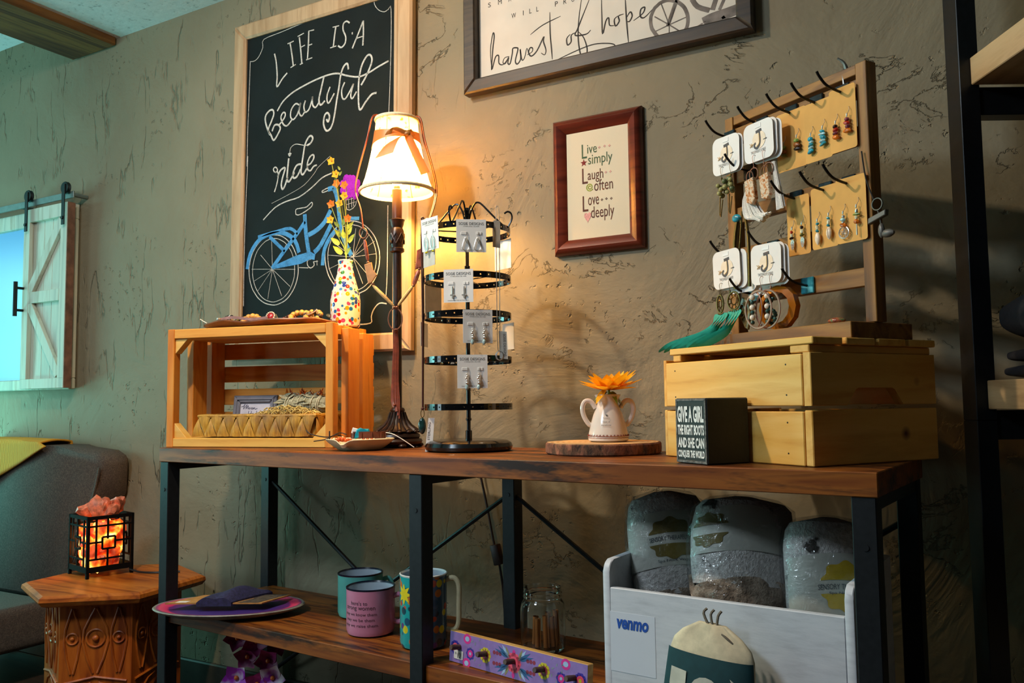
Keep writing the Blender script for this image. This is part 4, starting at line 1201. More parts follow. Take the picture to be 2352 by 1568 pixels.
RIB.l(RIB.b.outputs[0], _mx.inputs[1]); RIB.l(RIBT.outputs[0], _mx.inputs[2]); RIB.l(_mx.outputs[0], RIB.out.inputs['Surface'])
RIB = RIB.m
m = MB()
def sr(z):
    for (r0, z0), (r1, z1) in zip(prof, prof[1:]):
        if z0 <= z <= z1:
            return r0 + (r1 - r0) * (z - z0) / (z1 - z0)
    return prof[-1][0]
band = []
for k in range(n + 1):
    a = -math.pi / 2 + 0.32 + 2 * math.pi * k / n
    w = 0.5 - 0.5 * math.cos(2 * math.pi * k / n)
    za, zb = 0.784 - 0.024 * w - 0.006, 0.790 + 0.022 * w + 0.006
    band.append([((sr(z) + 0.0015) * math.cos(a), (sr(z) + 0.0015) * math.sin(a), z) for z in (za, (za + zb) / 2, zb)])
m.rings(band, False, False, wrap=False)
kx, ky, kz = 0.034, -0.056, 0.786
m.ball((kx, ky, kz), 0.007, 10, 8, (1.1, 0.7, 0.9))
for pts, w0, w1 in ((((kx, ky, kz), (0.0, -0.070, 0.762), (-0.022, -0.080, 0.722)), 0.009, 0.027), (((kx, ky, kz), (0.046, -0.052, 0.750), (0.074, -0.046, 0.684)), 0.008, 0.017),
                    (((kx, ky, kz), (0.036, -0.052, 0.795), (0.044, -0.042, 0.782)), 0.006, 0.010), (((kx, ky, kz), (0.0, -0.066, 0.797), (-0.014, -0.060, 0.783)), 0.006, 0.010)):
    P = spline(pts, 5)
    rr = []
    for i, p in enumerate(P):
        f = i / (len(P) - 1)
        w = w0 + (w1 - w0) * f
        d = Vector((0.86, -0.25 * f, 0.45 - 0.25 * f)).normalized()
        rr.append([p - d * w, p + Vector((0, -0.004 * math.sin(3 * f), 0)), p + d * w])
    m.rings(rr, False, False, wrap=False)
m.done('ribbon_bow', RIB, shade)

# necklace of carved pieces hung over the lamp shade
nk = thing('necklace', 'long leather cord necklace with carved wood pieces draped over the lamp shade', 'necklace', LAMP, VR)
LEATH = plain('red_brown_leather', '#7a3014', 0.5, 0, 0.12, 90)
lz = lambda x, y, z: (x, y, z - 0.8)
m = MB()
over = [lz(-0.0815, -0.030, 1.352), lz(-0.087, -0.034, 1.40), lz(-0.101, -0.030, 1.447), lz(-0.094, -0.026, 1.50), lz(-0.072, -0.022, 1.585), lz(-0.060, -0.018, 1.640), lz(-0.040, -0.008, 1.648), lz(0.0, 0.002, 1.6455), lz(0.040, 0.004, 1.648), lz(0.0585, 0.002, 1.640), lz(0.069, -0.002, 1.585), lz(0.092, -0.006, 1.50), lz(0.100, -0.010, 1.447), lz(0.092, -0.020, 1.40), lz(0.078, -0.030, 1.355)]
m.tube(spline(over, 4), 0.0016, 7)
m.tube(spline([(p[0] + (0.004 if p[0] > 0 else -0.0), p[1] - 0.0045, p[2] + 0.001) for p in over], 4), 0.0016, 7)
m.done('cord', LEATH, nk)
m = MB(); m.tube(arc(lz(-0.0815, -0.030, 1.339), 0.0095, 0, 360, 20, 'xz', 0.013)[:-1], 0.0017, 6, True)
m.done('ring', COPPERW, nk)
m = MB(); m.tube(arc(lz(-0.001, -0.030, 1.1208), 0.0175, 0, 360, 28, 'xz', 0.027)[:-1], 0.0016, 6, True)
m.done('ring', COPPERW, nk)
BONE, JASB, TAN = plain('carved_bone', '#cfae74', 0.45, 0, 0.15, 60), plain('red_jasper', '#8e4a34', 0.4, 0, 0.3, 60), plain('tan_stone', '#c98f5c', 0.5, 0, 0.08, 60)
def stick(a, b, r, mat, name='piece', flat=0.7):
    a, b = Vector(lz(*a)), Vector(lz(*b))
    m = MB()
    m.tube([a, a.lerp(b, .12), a.lerp(b, .5), a.lerp(b, .9), b], [r * .45, r * .9, r, r * .8, r * .35], 9, flat=flat)
    return m.done(name, mat, nk)
stick((-0.078, -0.031, 1.322), (-0.0695, -0.031, 1.268), 0.0048, JASB)
m = MB(); m.prism([(-0.078, 0.458), (-0.060, 0.464), (-0.058, 0.446), (-0.046, 0.432), (-0.052, 0.428), (-0.060, 0.412), (-0.068, 0.410)], 0.026, 0.036, M=FRONT, bev=0.001)
m.done('piece', TAN, nk)
stick((-0.057, -0.031, 1.206), (-0.005, -0.031, 1.154), 0.0068, BONE)
stick((0.074, -0.026, 1.33), (0.066, -0.030, 1.295), 0.004, JASB)
m = MB(); m.prism([(0.050, 0.446), (0.068, 0.450), (0.072, 0.494), (0.064, 0.500), (0.054, 0.494)], 0.022, 0.034, M=FRONT, bev=0.002)
m.done('piece', JASB, nk)
stick((0.059, -0.031, 1.243), (0.045, -0.031, 1.205), 0.006, JASB)
stick((0.043, -0.031, 1.202), (0.006, -0.031, 1.154), 0.0068, BONE)
for p in ((-0.0695, -0.031, 1.264), (-0.057, -0.031, 1.209), (-0.003, -0.031, 1.150), (0.003, -0.031, 1.150), (0.044, -0.031, 1.2035), (0.060, -0.031, 1.246), (0.066, -0.030, 1.297)):
    m = MB(); m.ball(lz(*p), 0.0042, 10, 7, (1, 1, 0.8))
    m.done('bead', COPPERW, nk)
m = MB()
for dx, zz, w in ((-0.006, 0.905, 0.0038), (-0.001, 0.890, 0.0038), (0.003, 0.88, 0.0022), (-0.009, 0.90, 0.0016), (0.006, 0.872, 0.0016)):
    m.tube(spline([lz(dx * 0.3, -0.018, 1.094), lz(dx * 0.8, -0.0165, 1.05), lz(dx - 0.002, -0.0165, 0.97), lz(dx * 1.3, -0.0235, 0.915), lz(dx * 0.9 + 0.003, -0.031, zz)], 4), w, 6, flat=0.45)
m.ball(lz(0, -0.022, 1.092), 0.006, 10, 7)
m.done('leather_tassel', LEATH, nk)

# ------------------------------------------------------------------ earring stand
GLOSSBLACK = plain('gloss_black', '#0b0b0c', 0.12, 0.0, 0.1, 30, 0.6)
ST = Vector((-1.052, -0.264, 0.8))
stand = thing('earring_stand', 'black rotating earring stand with five pierced rings and a round base', 'stand', ST, VR)
m = MB(); m.lathe([(0.001, 0.0005), (0.092, 0.0005), (0.0985, 0.004), (0.1005, 0.011), (0.097, 0.019), (0.088, 0.024), (0.070, 0.026), (0.001, 0.0265)], 56)
m.done('base', GLOSSBLACK, stand)
m = MB()
m.lathe([(0.0075, 0.0265), (0.0075, 0.046), (0.0045, 0.047), (0.0045, 0.068), (0.0065, 0.069), (0.0065, 0.074), (0.005, 0.075), (0.005, 0.40), (0.0065, 0.401), (0.0065, 0.425), (0.004, 0.426), (0.004, 0.54), (0.007, 0.541), (0.0055, 0.549), (0.0075, 0.555), (0.0045, 0.5615), (0.0005, 0.563)], 18)
m.done('pole', GLOSSBLACK, stand)
RZ = (1.304, 1.192, 1.1065, 1.006, 0.900)
for z in RZ:
    m = MB()
    nseg = 64
    for k in range(nseg):
        a0, a1 = 2 * math.pi * k / nseg, 2 * math.pi * (k + 1) / nseg
        lo, hi = z - 0.807, z - 0.793
        pts = []
        for (aa, bb) in ((lo, lo + 0.0054), (lo + 0.0086, hi)):
            pts.append((a0, a1, aa, bb))
        if k % 2 == 0:
            pts.append((a0, a1, lo + 0.0054, lo + 0.0086))
        else:
            am, aw = (a0 + a1) / 2, (a1 - a0) * 0.16
            pts.append((a0, am - aw, lo + 0.0054, lo + 0.0086)); pts.append((am + aw, a1, lo + 0.0054, lo + 0.0086))
        for b0, b1, aa, bb in pts:
            q = [[(r * math.cos(an), r * math.sin(an), zz) for r, zz in ((0.0994, aa), (0.1006, aa), (0.1006, bb), (0.0994, bb))] for an in (b0, b1)]
            m.rings(q)
    bmesh.ops.remove_doubles(m.bm, verts=m.bm.verts[:], dist=1e-5)
    for a in (R(75), R(195), R(315)):
        m.tube([(0.005 * math.cos(a), 0.005 * math.sin(a), z - 0.799), (0.0994 * math.cos(a), 0.0994 * math.sin(a), z - 0.799)], 0.0016, 6)
    m.done('ring', GLOSSBLACK, stand)
for a in (R(-18), R(72), R(162), R(252)):
    m = MB()
    P = [(0.006, 0.535), (0.010, 0.552), (0.020, 0.570), (0.030, 0.572), (0.042, 0.562), (0.070, 0.532), (0.096, 0.508), (0.104, 0.515), (0.110, 0.528), (0.108, 0.540), (0.100, 0.545), (0.092, 0.541)]
    m.tube(spline([(r * math.cos(a), r * math.sin(a), z) for r, z in P], 3), 0.0022, 7)
    m.done('scroll_hook', GLOSSBLACK, stand)


def stand_pt(x, y, z):
    return ST + Vector((x * math.cos(VR) - y * math.sin(VR), x * math.sin(VR) + y * math.cos(VR), z - 0.8))


def designs_card(ang, zc, label, style, w=0.066, h=0.073, front_side=True, r=0.1042, lean=0.0):
    a = R(ang)
    pos = stand_pt(r * math.sin(a), -r * math.cos(a), zc)
    t = thing('earring_card', label, 'earrings', pos, rot=Euler((lean, 0, VR + a)), group='square white earring cards on the stand')
    m = MB(); m.prism([(-w / 2, -h / 2), (w / 2, -h / 2), (w / 2, h / 2), (-w / 2, h / 2)], -0.0004, 0.0004, M=FRONT)
    for s in (-1, 1):
        m.box((s * 0.017, -0.001, h / 2 - 0.031), (0.012, 0.0012, 0.006), 0.0004)
    m.done('card', WHITEC, t)
    m = MB(); Mx = front(-0.0006)
    m.text('SOSIE DESIGNS', -w * .42, h / 2 - .0125, w * .42, h / 2 - .0065, M=Mx, h=0.0002)
    m.text('STERLING SILVER', -w * .27, h / 2 - .0165, w * .27, h / 2 - .0145, M=Mx, h=0.0002)
    m.text('HANDCRAFTED IN THE U.S.A.', -w * .36, -h / 2 + .0035, w * .36, -h / 2 + .0055, M=Mx, h=0.0002)
    m.done('printed_lettering', CARDINK, t)
    for s in (-1, 1):
        x, z = s * 0.013, h / 2 - 0.031
        m = MB()
        m.tube(spline([(x + 0.002, 0.0005, z + 0.002), (x + 0.003, -0.002, z + 0.002), (x, -0.003, z - 0.012)], 3), 0.0005, 5)
        if style == 'loop':
            m.tube(spline([(x, -0.003, z - 0.010), (x - 0.007, -0.003, z - 0.030), (x - 0.004, -0.003, z - 0.038), (x + 0.004, -0.003, z - 0.038), (x + 0.007, -0.003, z - 0.030)], 4, True), 0.0009, 6, True)
            m.tube([(x - 0.002, -0.004, z - 0.012), (x + 0.003, -0.004, z - 0.024)], 0.0012, 6)
        elif style == 'cross':
            m.box((x, -0.003, z - 0.020), (0.0035, 0.0016, 0.026), 0.0005)
            m.box((x, -0.003, z - 0.026), (0.011, 0.0016, 0.0035), 0.0005)
        elif style == 'hoop':
            m.tube(arc((x, -0.003, z - 0.027), 0.0075, 0, 360, 22, 'xz', 0.016)[:-1], 0.0009, 6, True)
            m.tube(arc((x, -0.003, z - 0.029), 0.0045, 0, 360, 18, 'xz', 0.011)[:-1], 0.0007, 6, True)
        else:
            for q in range(5):
                m.ball((x + 0.0014 * math.sin(q * 2.2), -0.004, z - 0.011 - q * 0.0048), 0.0020 + 0.0005 * q, 8, 6)
        er = m.done('earring', SILVER, t)
        if style == 'drop':
            m = MB(); m.ball((x, -0.004, z - 0.040), 0.0045, 10, 8, (0.9, 0.7, 1.3))
            m.done('drop', bead('aqua_glass', '#a9c4c4', 0.1), er)
        if style == 'hoop':
            m = MB(); m.ball((x, -0.003, z - 0.046), 0.0035, 8, 6, (1.4, 0.8, 0.6))
            m.done('drop', bead('yellow_glass', '#d2c21a', 0.15), er)
    return t


designs_card(8, 1.2755, 'white card with silver wire loop earrings on the front of the top ring', 'loop')
designs_card(-8, 1.1650, 'white card with silver cross earrings on the second ring of the stand', 'cross')
designs_card(15, 1.0755, 'white card with gold toned drop earrings on the third ring of the stand', 'drop')
designs_card(8, 0.9770, 'white card with pale drop earrings on the fourth ring of the stand', 'beads' if False else 'drop')
designs_card(-50, 1.288, 'white card with oval silver hoops on the left of the top ring', 'hoop', lean=0.05)


def blank_card(ang, zc, label, w, h, mat=WHITEC, r=0.1042, lean=0.0, extra=None, price=None):
    a = R(ang)
    t = thing('earring_card', label, 'earrings', stand_pt(r * math.sin(a), -r * math.cos(a), zc), rot=Euler((lean, 0, VR + a)), group='square white earring cards on the stand')
    m = MB(); m.prism([(-w / 2, -h / 2), (w / 2, -h / 2), (w / 2, h / 2), (-w / 2, h / 2)], -0.0004, 0.0004, M=FRONT)
    m.done('card', mat, t)
    if extra:
        m = MB()
        for x in (-0.014, 0.012):
            m.lathe([(0.001, 0), (0.0055, 0.0004), (0.005, 0.0035), (0.001, 0.004)], 10, M=Matrix.Translation((x, 0.0006 if extra == 'back' else -0.0006, h * 0.22)) @ Matrix.Rotation(R(-90 if extra == 'back' else 90), 4, 'X'))
        m.done('ear_stud_backs', plain('clear_rubber', '#e9e6df', 0.15), t)
    return t


GREYBACK = plain('card_back_grey', '#bdb7ac', 0.65)
blank_card(-58, 1.248, 'grey toned card hanging below the oval hoop card on the left', 0.058, 0.062, GREYBACK, 0.098)
blank_card(-125, 1.150, 'plain backed earring card on the left of the second ring', 0.060, 0.074, GREYBACK, 0.1042, extra='front')
blank_card(128, 1.262, 'plain backed white card at the right of the top ring', 0.064, 0.070, WHITEC, 0.1042, extra='front')
blank_card(118, 1.064, 'plain backed white card at the right of the third ring', 0.060, 0.062, WHITEC, 0.1042, extra='front')
blank_card(-100, 1.068, 'white card seen edge on at the left of the third ring', 0.060, 0.055, WHITEC, 0.1042, extra='front')
# leather cord with a labradorite drop
nk = thing('necklace', 'brown cord necklace with a dark stone drop hanging down the stand left side', 'necklace', stand_pt(-0.1045, -0.010, 0.8))
nk.rotation_euler = (0, 0, VR)
m = MB()
m.tube([(0.0, 0, 0.538), (-0.001, -0.001, 0.48), (0.001, 0, 0.3), (0.0, 0, 0.10)], 0.0018, 7)
m.tube([(0.004, 0.004, 0.536), (0.003, 0.004, 0.48), (0.003, 0.003, 0.3), (0.001, 0.001, 0.10)], 0.0018, 7)
m.ball((0.0, 0, 0.097), 0.004, 8, 6)
m.tube(arc((0.002, 0.002, 0.536), 0.003, 0, 180, 8, 'xz'), 0.0018, 6)
m.done('cord', plain('dark_red_cord', '#4a1c10', 0.6), nk)
m = MB(); m.tube(arc((0, 0, 0.086), 0.004, 0, 360, 14, 'xz', 0.009)[:-1], 0.0008, 6, True)
m.done('bail', metal('gold_wire', '#b08a3c', 0.25), nk)
m = MB(); m.ball((-0.001, 0, 0.058), 0.014, 14, 10, (0.62, 0.4, 1.35))
m.done('stone_drop', plain('dark_teal_stone', '#16302e', 0.1, 0, 0.5, 40), nk)
m = MB()
m.prism([(0.006, 0.0), (0.022, 0.001), (0.028, 0.076), (0.014, 0.076)], 0.006, 0.0067, M=FRONT)
tgm = m.done('label', WHITEC, nk)
m = MB()
m.text('STERLING', 0, 0, 0.040, 0.005, M=Matrix.Translation((0.0165, -0.0069, 0.026)) @ FRONT @ Matrix.Rotation(R(86), 4, 'Z'), h=0.0002)
m.text('#118', 0, 0, 0.010, 0.003, M=Matrix.Translation((0.0225, -0.0069, 0.010)) @ FRONT @ Matrix.Rotation(R(86), 4, 'Z'), h=0.0002) if False else None
m.done('label_lettering', CARDINK, tgm)
# fine silver chain with tags on the right hook
nk = thing('necklace', 'fine silver chain necklace with grey paper tags hanging on the stand right side', 'necklace', stand_pt(0.070, -0.072, 0.8))
nk.rotation_euler = (0, 0, VR)
m = MB()
m.tube(spline([(0, 0, 0.546), (-0.001, -0.002, 0.52), (-0.001, -0.003, 0.25), (0.004, -0.003, 0.225)], 4), 0.0009, 5)
m.tube(spline([(0, 0, 0.546), (0.006, -0.003, 0.52), (0.005, -0.003, 0.26), (0.008, -0.003, 0.225)], 4), 0.0009, 5)
for k in range(4):
    m.tube(arc((0.004, -0.004 - 0.001 * k, 0.212), 0.010 - 0.001 * k, 0, 360, 18, 'xz', 0.010)[:-1], 0.0008, 5, True)
m.done('chain', SILVER, nk)
GREYTAG = plain('grey_paper_tag', '#8a8175', 0.7)
m = MB(); m.prism([(-0.009, 0.455), (0.008, 0.452), (0.008, 0.510), (0.004, 0.514), (-0.005, 0.515), (-0.009, 0.511)], 0.005, 0.0056, M=FRONT)
m.done('paper_tag', GREYTAG, nk)
m = MB(); m.prism([(0.004, 0.206), (0.022, 0.204), (0.020, 0.265), (0.002, 0.267)], 0.005, 0.0056, M=FRONT)
pt = m.done('paper_tag', plain('pale_paper_tag', '#b9b4a8', 0.7), nk)
m = MB(); m.text('SOSIE DESIGNS', 0, 0, 0.050, 0.006, M=Matrix.Translation((0.0115, -0.0058, 0.260)) @ FRONT @ Matrix.Rotation(R(-88), 4, 'Z'), h=0.0002)
m.done('tag_lettering', CARDINK, pt)

# ------------------------------------------------------------------ log slice, jug and sunflower
SL = Vector((-0.722, -0.258, 0.8))
sl = thing('log_slice', 'round log slice with bark edge under the white jug', 'wood slice', SL, VR)
BARK = NT('bark')
_v = BARK.coord((1, 1, 0.45))
_f = BARK.noise(_v, 90, 6, 0.7, 0.6)
_g = BARK.noise(BARK.coord(), 22, 4, 0.6)
BARK.set(BARK.mix(BARK.ramp(_g, [(0.42, 0.0), (0.52, 1.0)]), BARK.ramp(_f, [(0.35, '#2a1a10'), (0.65, '#7a5238')]), BARK.ramp(_f, [(0.35, '#3a1c12'), (0.7, '#a8694c')])), 0.85)
BARK.bump(_f, 0.9, 0.004)
NN = 72
def lograd(k):
    a = 2 * math.pi * k / NN
    return 0.1205 * (1 + 0.02 * math.sin(3 * a + 1) + 0.014 * math.sin(7 * a) + 0.008 * math.sin(17 * a + 2))
m = MB()
m.rings([[(lograd(k) * f * math.cos(2 * math.pi * k / NN), lograd(k) * f * 0.93 * math.sin(2 * math.pi * k / NN), z) for k in range(NN)] for f, z in ((0.97, 0.0005), (0.995, 0.003), (1.0, 0.012), (0.995, 0.021), (0.975, 0.0235))])
m.done('bark_edge', BARK.m, sl)
RINGW = NT('end_grain')
_vo = RINGW.n('ShaderNodeTexWave', wave_type='RINGS', rings_direction='Z')
_vo.inputs['Scale'].default_value = 26; _vo.inputs['Distortion'].default_value = 3.0
RINGW.l(RINGW.coord(), _vo.inputs['Vector'])
RINGW.set(RINGW.ramp(_vo.outputs['Fac'], [(0.2, '#c48f56'), (0.8, '#dcb27c')]), 0.6)
m = MB(); m.rings([[(lograd(k) * f * math.cos(2 * math.pi * k / NN), lograd(k) * f * 0.93 * math.sin(2 * math.pi * k / NN), z) for k in range(NN)] for f, z in ((0.965, 0.022), (0.965, 0.0242))])
m.done('cut_face', RINGW.m, sl)
JU = SL + Vector((math.cos(VR), math.sin(VR), 0)) * 0.012 + Vector((0, 0, 0.0244))
jug = thing('jug', 'small white two handled ceramic jug with a red trim line on the log slice', 'jug', JU, VR)
CERAM = plain('cream_glaze', '#ddd0c3', 0.16, 0, 0.03, 12, 0.5)
m = MB()
pr = [(0.001, 0.0005), (0.036, 0.0005), (0.0415, 0.003), (0.0425, 0.008), (0.041, 0.018), (0.037, 0.036), (0.031, 0.056), (0.025, 0.070), (0.0215, 0.079), (0.0225, 0.086), (0.0275, 0.098), (0.0255, 0.0985), (0.0205, 0.087), (0.0195, 0.079), (0.022, 0.070), (0.028, 0.055), (0.034, 0.035), (0.038, 0.016), (0.036, 0.006), (0.001, 0.005)]
m.lathe(pr, 40)
m.done('body', CERAM, jug)
for s in (-1, 1):
    m = MB()
    m.tube(spline([(s * 0.026, 0, 0.070), (s * 0.036, 0, 0.084), (s * 0.048, 0, 0.084), (s * 0.0535, 0, 0.070), (s * 0.050, 0, 0.052), (s * 0.040, 0, 0.036), (s * 0.0345, 0, 0.036)], 4), 0.0052, 10)
    m.done('handle', CERAM, jug)
REDB = plain('dark_red_glaze', '#8a3a30', 0.3)
m = MB()
for z in (0.0085, 0.012):
    m.tube([(0.0428 * math.cos(2 * math.pi * k / 60), 0.0428 * math.sin(2 * math.pi * k / 60), z + (0.0006 if k % 2 else 0)) for k in range(60)], 0.0005, 4, True)
for k in range(36):
    a = 2 * math.pi * k / 36
    m.tube([(0.0427 * math.cos(a - .05), 0.0427 * math.sin(a - .05), 0.0125), (0.0424 * math.cos(a), 0.0424 * math.sin(a), 0.0155), (0.0427 * math.cos(a + .05), 0.0427 * math.sin(a + .05), 0.0125)], 0.0006, 4)
m.done('painted_border', REDB, jug)
m = MB()
def wrapm(rad, ang, z, tilt=0.0):
    return Matrix.Rotation(ang, 4, 'Z') @ Matrix.Translation((0, -rad, z)) @ Matrix.Rotation(tilt, 4, 'X') @ FRONT
heart2 = [(x * 0.06 + 0.0, z * 0.06) for x, z in [((16 * math.sin(a) ** 3) * 0.0022, (13 * math.cos(a) - 5 * math.cos(2 * a) - 2 * math.cos(3 * a) - math.cos(4 * a)) * 0.0022) for a in [i * math.pi / 10 for i in range(20)]]]
m.prism(heart2, 0, 0.0004, M=wrapm(0.0325, R(-12), 0.0555, R(-17)))
for tx_, z, w, rad in (('In every', 0.0475, 0.014, 0.0348), ('hour of', 0.0405, 0.016, 0.037), ('sunshine', 0.0335, 0.020, 0.0392)):
    m.text(tx_, -w / 2, 0, w / 2, 0.0042, M=wrapm(rad, R(-12), z, R(-17)), h=0.0006)
m.done('painted_lettering', CARDINK, jug)
sf = thing('sunflower', 'orange yellow artificial sunflower standing in the white jug', 'flower', JU, VR)
PET = NT('sunflower_petal')
_f = PET.noise(PET.coord((1, 1, 1)), 60, 3)
PET.set(PET.ramp(_f, [(0.3, '#f59408'), (0.55, '#ffb814'), (0.75, '#ffd02a')]), 0.5)
PETT = PET.n('ShaderNodeBsdfTranslucent'); PETT.inputs['Color'].default_value = lin('#ffc020')
_mx = PET.n('ShaderNodeMixShader'); _mx.inputs[0].default_value = 0.45
PET.l(PET.b.outputs[0], _mx.inputs[1]); PET.l(PETT.outputs[0], _mx.inputs[2]); PET.l(_mx.outputs[0], PET.out.inputs['Surface'])
LEAFG = plain('leaf_green', '#6f8a22', 0.6, 0, 0.2, 60)
def petal(m, base, d, up, L, w, curl=0.3, mi=0, cup=0.25, nseg=6):
    """a pointed petal from base along d, bending towards up"""
    d, up = Vector(d).normalized(), Vector(up).normalized()
    sd = d.cross(up).normalized()
    rr = []
    for i in range(nseg + 1):
        f = i / nseg
        ww = w * (math.sin(math.pi * (0.12 + 0.88 * f) ** 0.8) if f < 1 else 0.03) * 0.5 + 0.0003
        c = Vector(base) + d * L * f + up * L * curl * f * f
        rr.append([c - sd * ww + up * ww * cup, c - up * ww * cup * 0.3, c + sd * ww + up * ww * cup])
    a = [[m.bm.verts.new(p) for p in r] for r in rr]
    for i in range(nseg):
        for j in range(2):
            f = m.bm.faces.new((a[i][j], a[i][j + 1], a[i + 1][j + 1], a[i + 1][j]))
            f.material_index = mi
m = MB(); m.tube([(0, 0, 0.008), (0.002, 0, 0.06), (0.003, -0.002, 0.108)], 0.0025, 7)
m.done('stem', LEAFG, sf)
fc = Vector((0.003, -0.002, 0.108))
k_ = 0
for ringn, rise, L, w in ((9, 0.22, 0.062, 0.028), (9, 0.62, 0.058, 0.028), (8, 1.15, 0.050, 0.026)):
    for k in range(ringn):
        a = 2 * math.pi * (k + 0.37 * k_) / ringn + rnd.uniform(-.12, .12)
        m = MB()
        r_ = rise + rnd.uniform(-.18, .18)
        petal(m, fc + Vector((0.010 * math.cos(a), 0.010 * math.sin(a), 0)), (math.cos(a), math.sin(a), r_), (0, 0, 1), L * rnd.uniform(.88, 1.08), w, rnd.uniform(-.15, .15))
        m.done('petal', PET.m, sf)
    k_ += 1
m = MB(); petal(m, fc + Vector((-0.010, -0.012, 0.0)), (-0.55, -0.55, -0.75), (-.3, -.3, .6), 0.042, 0.017, 0.0)
m.done('petal', PET.m, sf)
m = MB(); m.ball(fc + Vector((0, 0, 0.010)), 0.014, 14, 8, (1, 1, 0.6))
m.done('flower_centre', plain('sunflower_centre', '#5a2e0c', 0.9, 0, 0.4, 300, None, 0.6), sf)
m = MB()
for a, dz, L in ((-1.2, -0.5, 0.03), (-0.3, -1.0, 0.034), (-2.6, -0.2, 0.030), (0.6, -0.7, 0.028), (2.2, -.4, .03)):
    petal(m, fc + Vector((0.008 * math.cos(a), 0.008 * math.sin(a), -0.004)), (math.cos(a), math.sin(a), dz), (0, 0, 1), L, 0.012, -0.4)
m.done('sepals', LEAFG, sf)

# ------------------------------------------------------------------ block sign
BL_ = Vector((-0.4595, -0.481, 0.8))
ba = math.atan2(-0.508 + 0.459, -0.423 + 0.493)
bs = thing('block_sign', 'small black wooden block sign with white lettering GIVE A GIRL THE RIGHT BOOTS', 'sign', (-0.493, -0.459, 0.8), ba)
BLK = NT('worn_black_paint')
_f = BLK.noise(BLK.coord(), 130, 5, 0.7)
BLK.set(BLK.ramp(_f, [(0.3, '#131516'), (0.68, '#1d2021'), (0.80, '#4a4a48')]), 0.6)
m = MB(); m.box2((0, 0, 0.0005), (0.0855, 0.090, 0.112), 0.0022)
m.done('block', BLK.m, bs)
m = MB(); frame_rails(m, 0.001, 0.0845, 0.0015, 0.111, 0.004, -0.0008, 0.001, 0.0004)
m.done('worn_edge', plain('rubbed_edge', '#5d5d5a', 0.7, 0, 0.3, 150), bs)
m = MB(); Mx = front(-0.0004)
for tx_, z0, z1 in (('GIVE A GIRL', 0.0705, 0.0985), ('THE RIGHT BOOTS', 0.0490, 0.0665), ('AND SHE CAN', 0.0270, 0.0445), ('CONQUER THE WORLD', 0.0085, 0.0230)):
    m.text(tx_, 0.0065, z0, 0.079, z1, M=Mx, h=0.0004, bold=0.04)
m.done('lettering', plain('white_print', '#dcdcd8', 0.6), bs)

# ------------------------------------------------------------------ dish of beads
DI = Vector((-1.322, -0.324, 0.8))
dish = thing('dish', 'small cream ceramic dish with a notched rim on the table front edge', 'dish', DI, VR)
nd = 56
def dr(k, r, z, lip=False):
    a = 2 * math.pi * k / nd
    rr = r * (1 + 0.05 * math.cos(4 * a))
    zz = z
    if z > 0.018:
        dd = abs((a - R(247) + math.pi) % (2 * math.pi) - math.pi)
        zz = z - 0.012 * math.exp(-(dd / 0.20) ** 2)
    return (rr * math.cos(a), rr * 0.86 * math.sin(a), zz)
m = MB()
m.rings([[dr(k, r, z) for k in range(nd)] for r, z in ((0.045, 0.0005), (0.050, 0.003), (0.060, 0.010), (0.072, 0.019), (0.079, 0.0265), (0.0775, 0.028), (0.074, 0.026), (0.066, 0.018), (0.054, 0.009), (0.040, 0.0055), (0.001, 0.005))])
m.done('bowl', plain('celadon_cream_glaze', '#cfc6a6', 0.12, 0, 0.06, 15, 0.5), dish)
def dpt(x, y, z):
    return DI + Vector((x * math.cos(VR) - y * math.sin(VR), x * math.sin(VR) + y * math.cos(VR), z))
orb = plain('orange_coral', '#c8561e', 0.35, 0, 0.25, 90)
crb = plain('cream_seed_bead', '#d9c39a', 0.4)
br_ = thing('bracelet', 'orange beaded bracelet heaped at the left of the dish', 'bracelet', dpt(-0.042, -0.014, 0.019), VR)
for k in range(22):
    m = MB()
    a = k * 2.399
    rr = 0.021 * math.sqrt((k + 0.5) / 22)
    m.ball((rr * math.cos(a) * 1.05, rr * math.sin(a), 0.010 - 0.25 * rr + rnd.uniform(-.001, .002)), rnd.uniform(0.0035, 0.0052), 10, 7)
    m.done('bead', orb if k % 4 else crb, br_)
t = NT('turquoise_stone')
f = t.noise(t.coord(), 60, 5, 0.6)
t.set(t.ramp(f, [(0.35, '#0d7f9a'), (0.6, '#1a9ab0'), (0.72, '#5a7a5a'), (0.8, '#2a4a3a')]), 0.3)
m = MB(); m.prism([(-0.019, -0.006), (0.016, -0.006), (0.019, 0.008), (0.015, 0.017), (0.004, 0.014), (-0.005, 0.020), (-0.013, 0.016), (-0.017, 0.004)], -0.007, 0.007, M=FRONT, bev=0.003)
cf = thing('leather_bracelet', 'brown leather cuff with a chunky turquoise stone lying in the dish', 'bracelet', dpt(0.006, 0.002, 0.033), VR)
m.done('turquoise', t.m, cf)
m = MB()
P = arc((0.012, 0.012, 0.002), 0.040, 150, 400, 22, 'xy', 0.022)
m.rings([[(p[0], p[1], p[2] - 0.008), (p[0] * 1.03, p[1] + 0.001, p[2] - 0.008), (p[0] * 1.03, p[1] + 0.001, p[2] + 0.009), (p[0], p[1], p[2] + 0.009)] for p in P])
for p in P[::3]:
    m.box((p[0] * 1.03, p[1] - 0.001, p[2]), (0.002, 0.003, 0.014))
m.done('strap', plain('brown_cuff', '#5e2a14', 0.5, 0, 0.2, 70), cf)
m = MB(); m.tube(spline([(-0.050, 0.004, 0.000), (-0.062, -0.010, 0.004), (-0.085, -0.018, -0.006), (-0.112, -0.020, -0.010)], 4), 0.0014, 6)
m.tube(spline([(-0.040, 0.008, 0.004), (-0.058, 0.012, 0.008), (-0.080, -0.010, -0.001), (-0.120, -0.008, 0.006), (-0.135, 0.0, 0.016)], 4), 0.0014, 6)
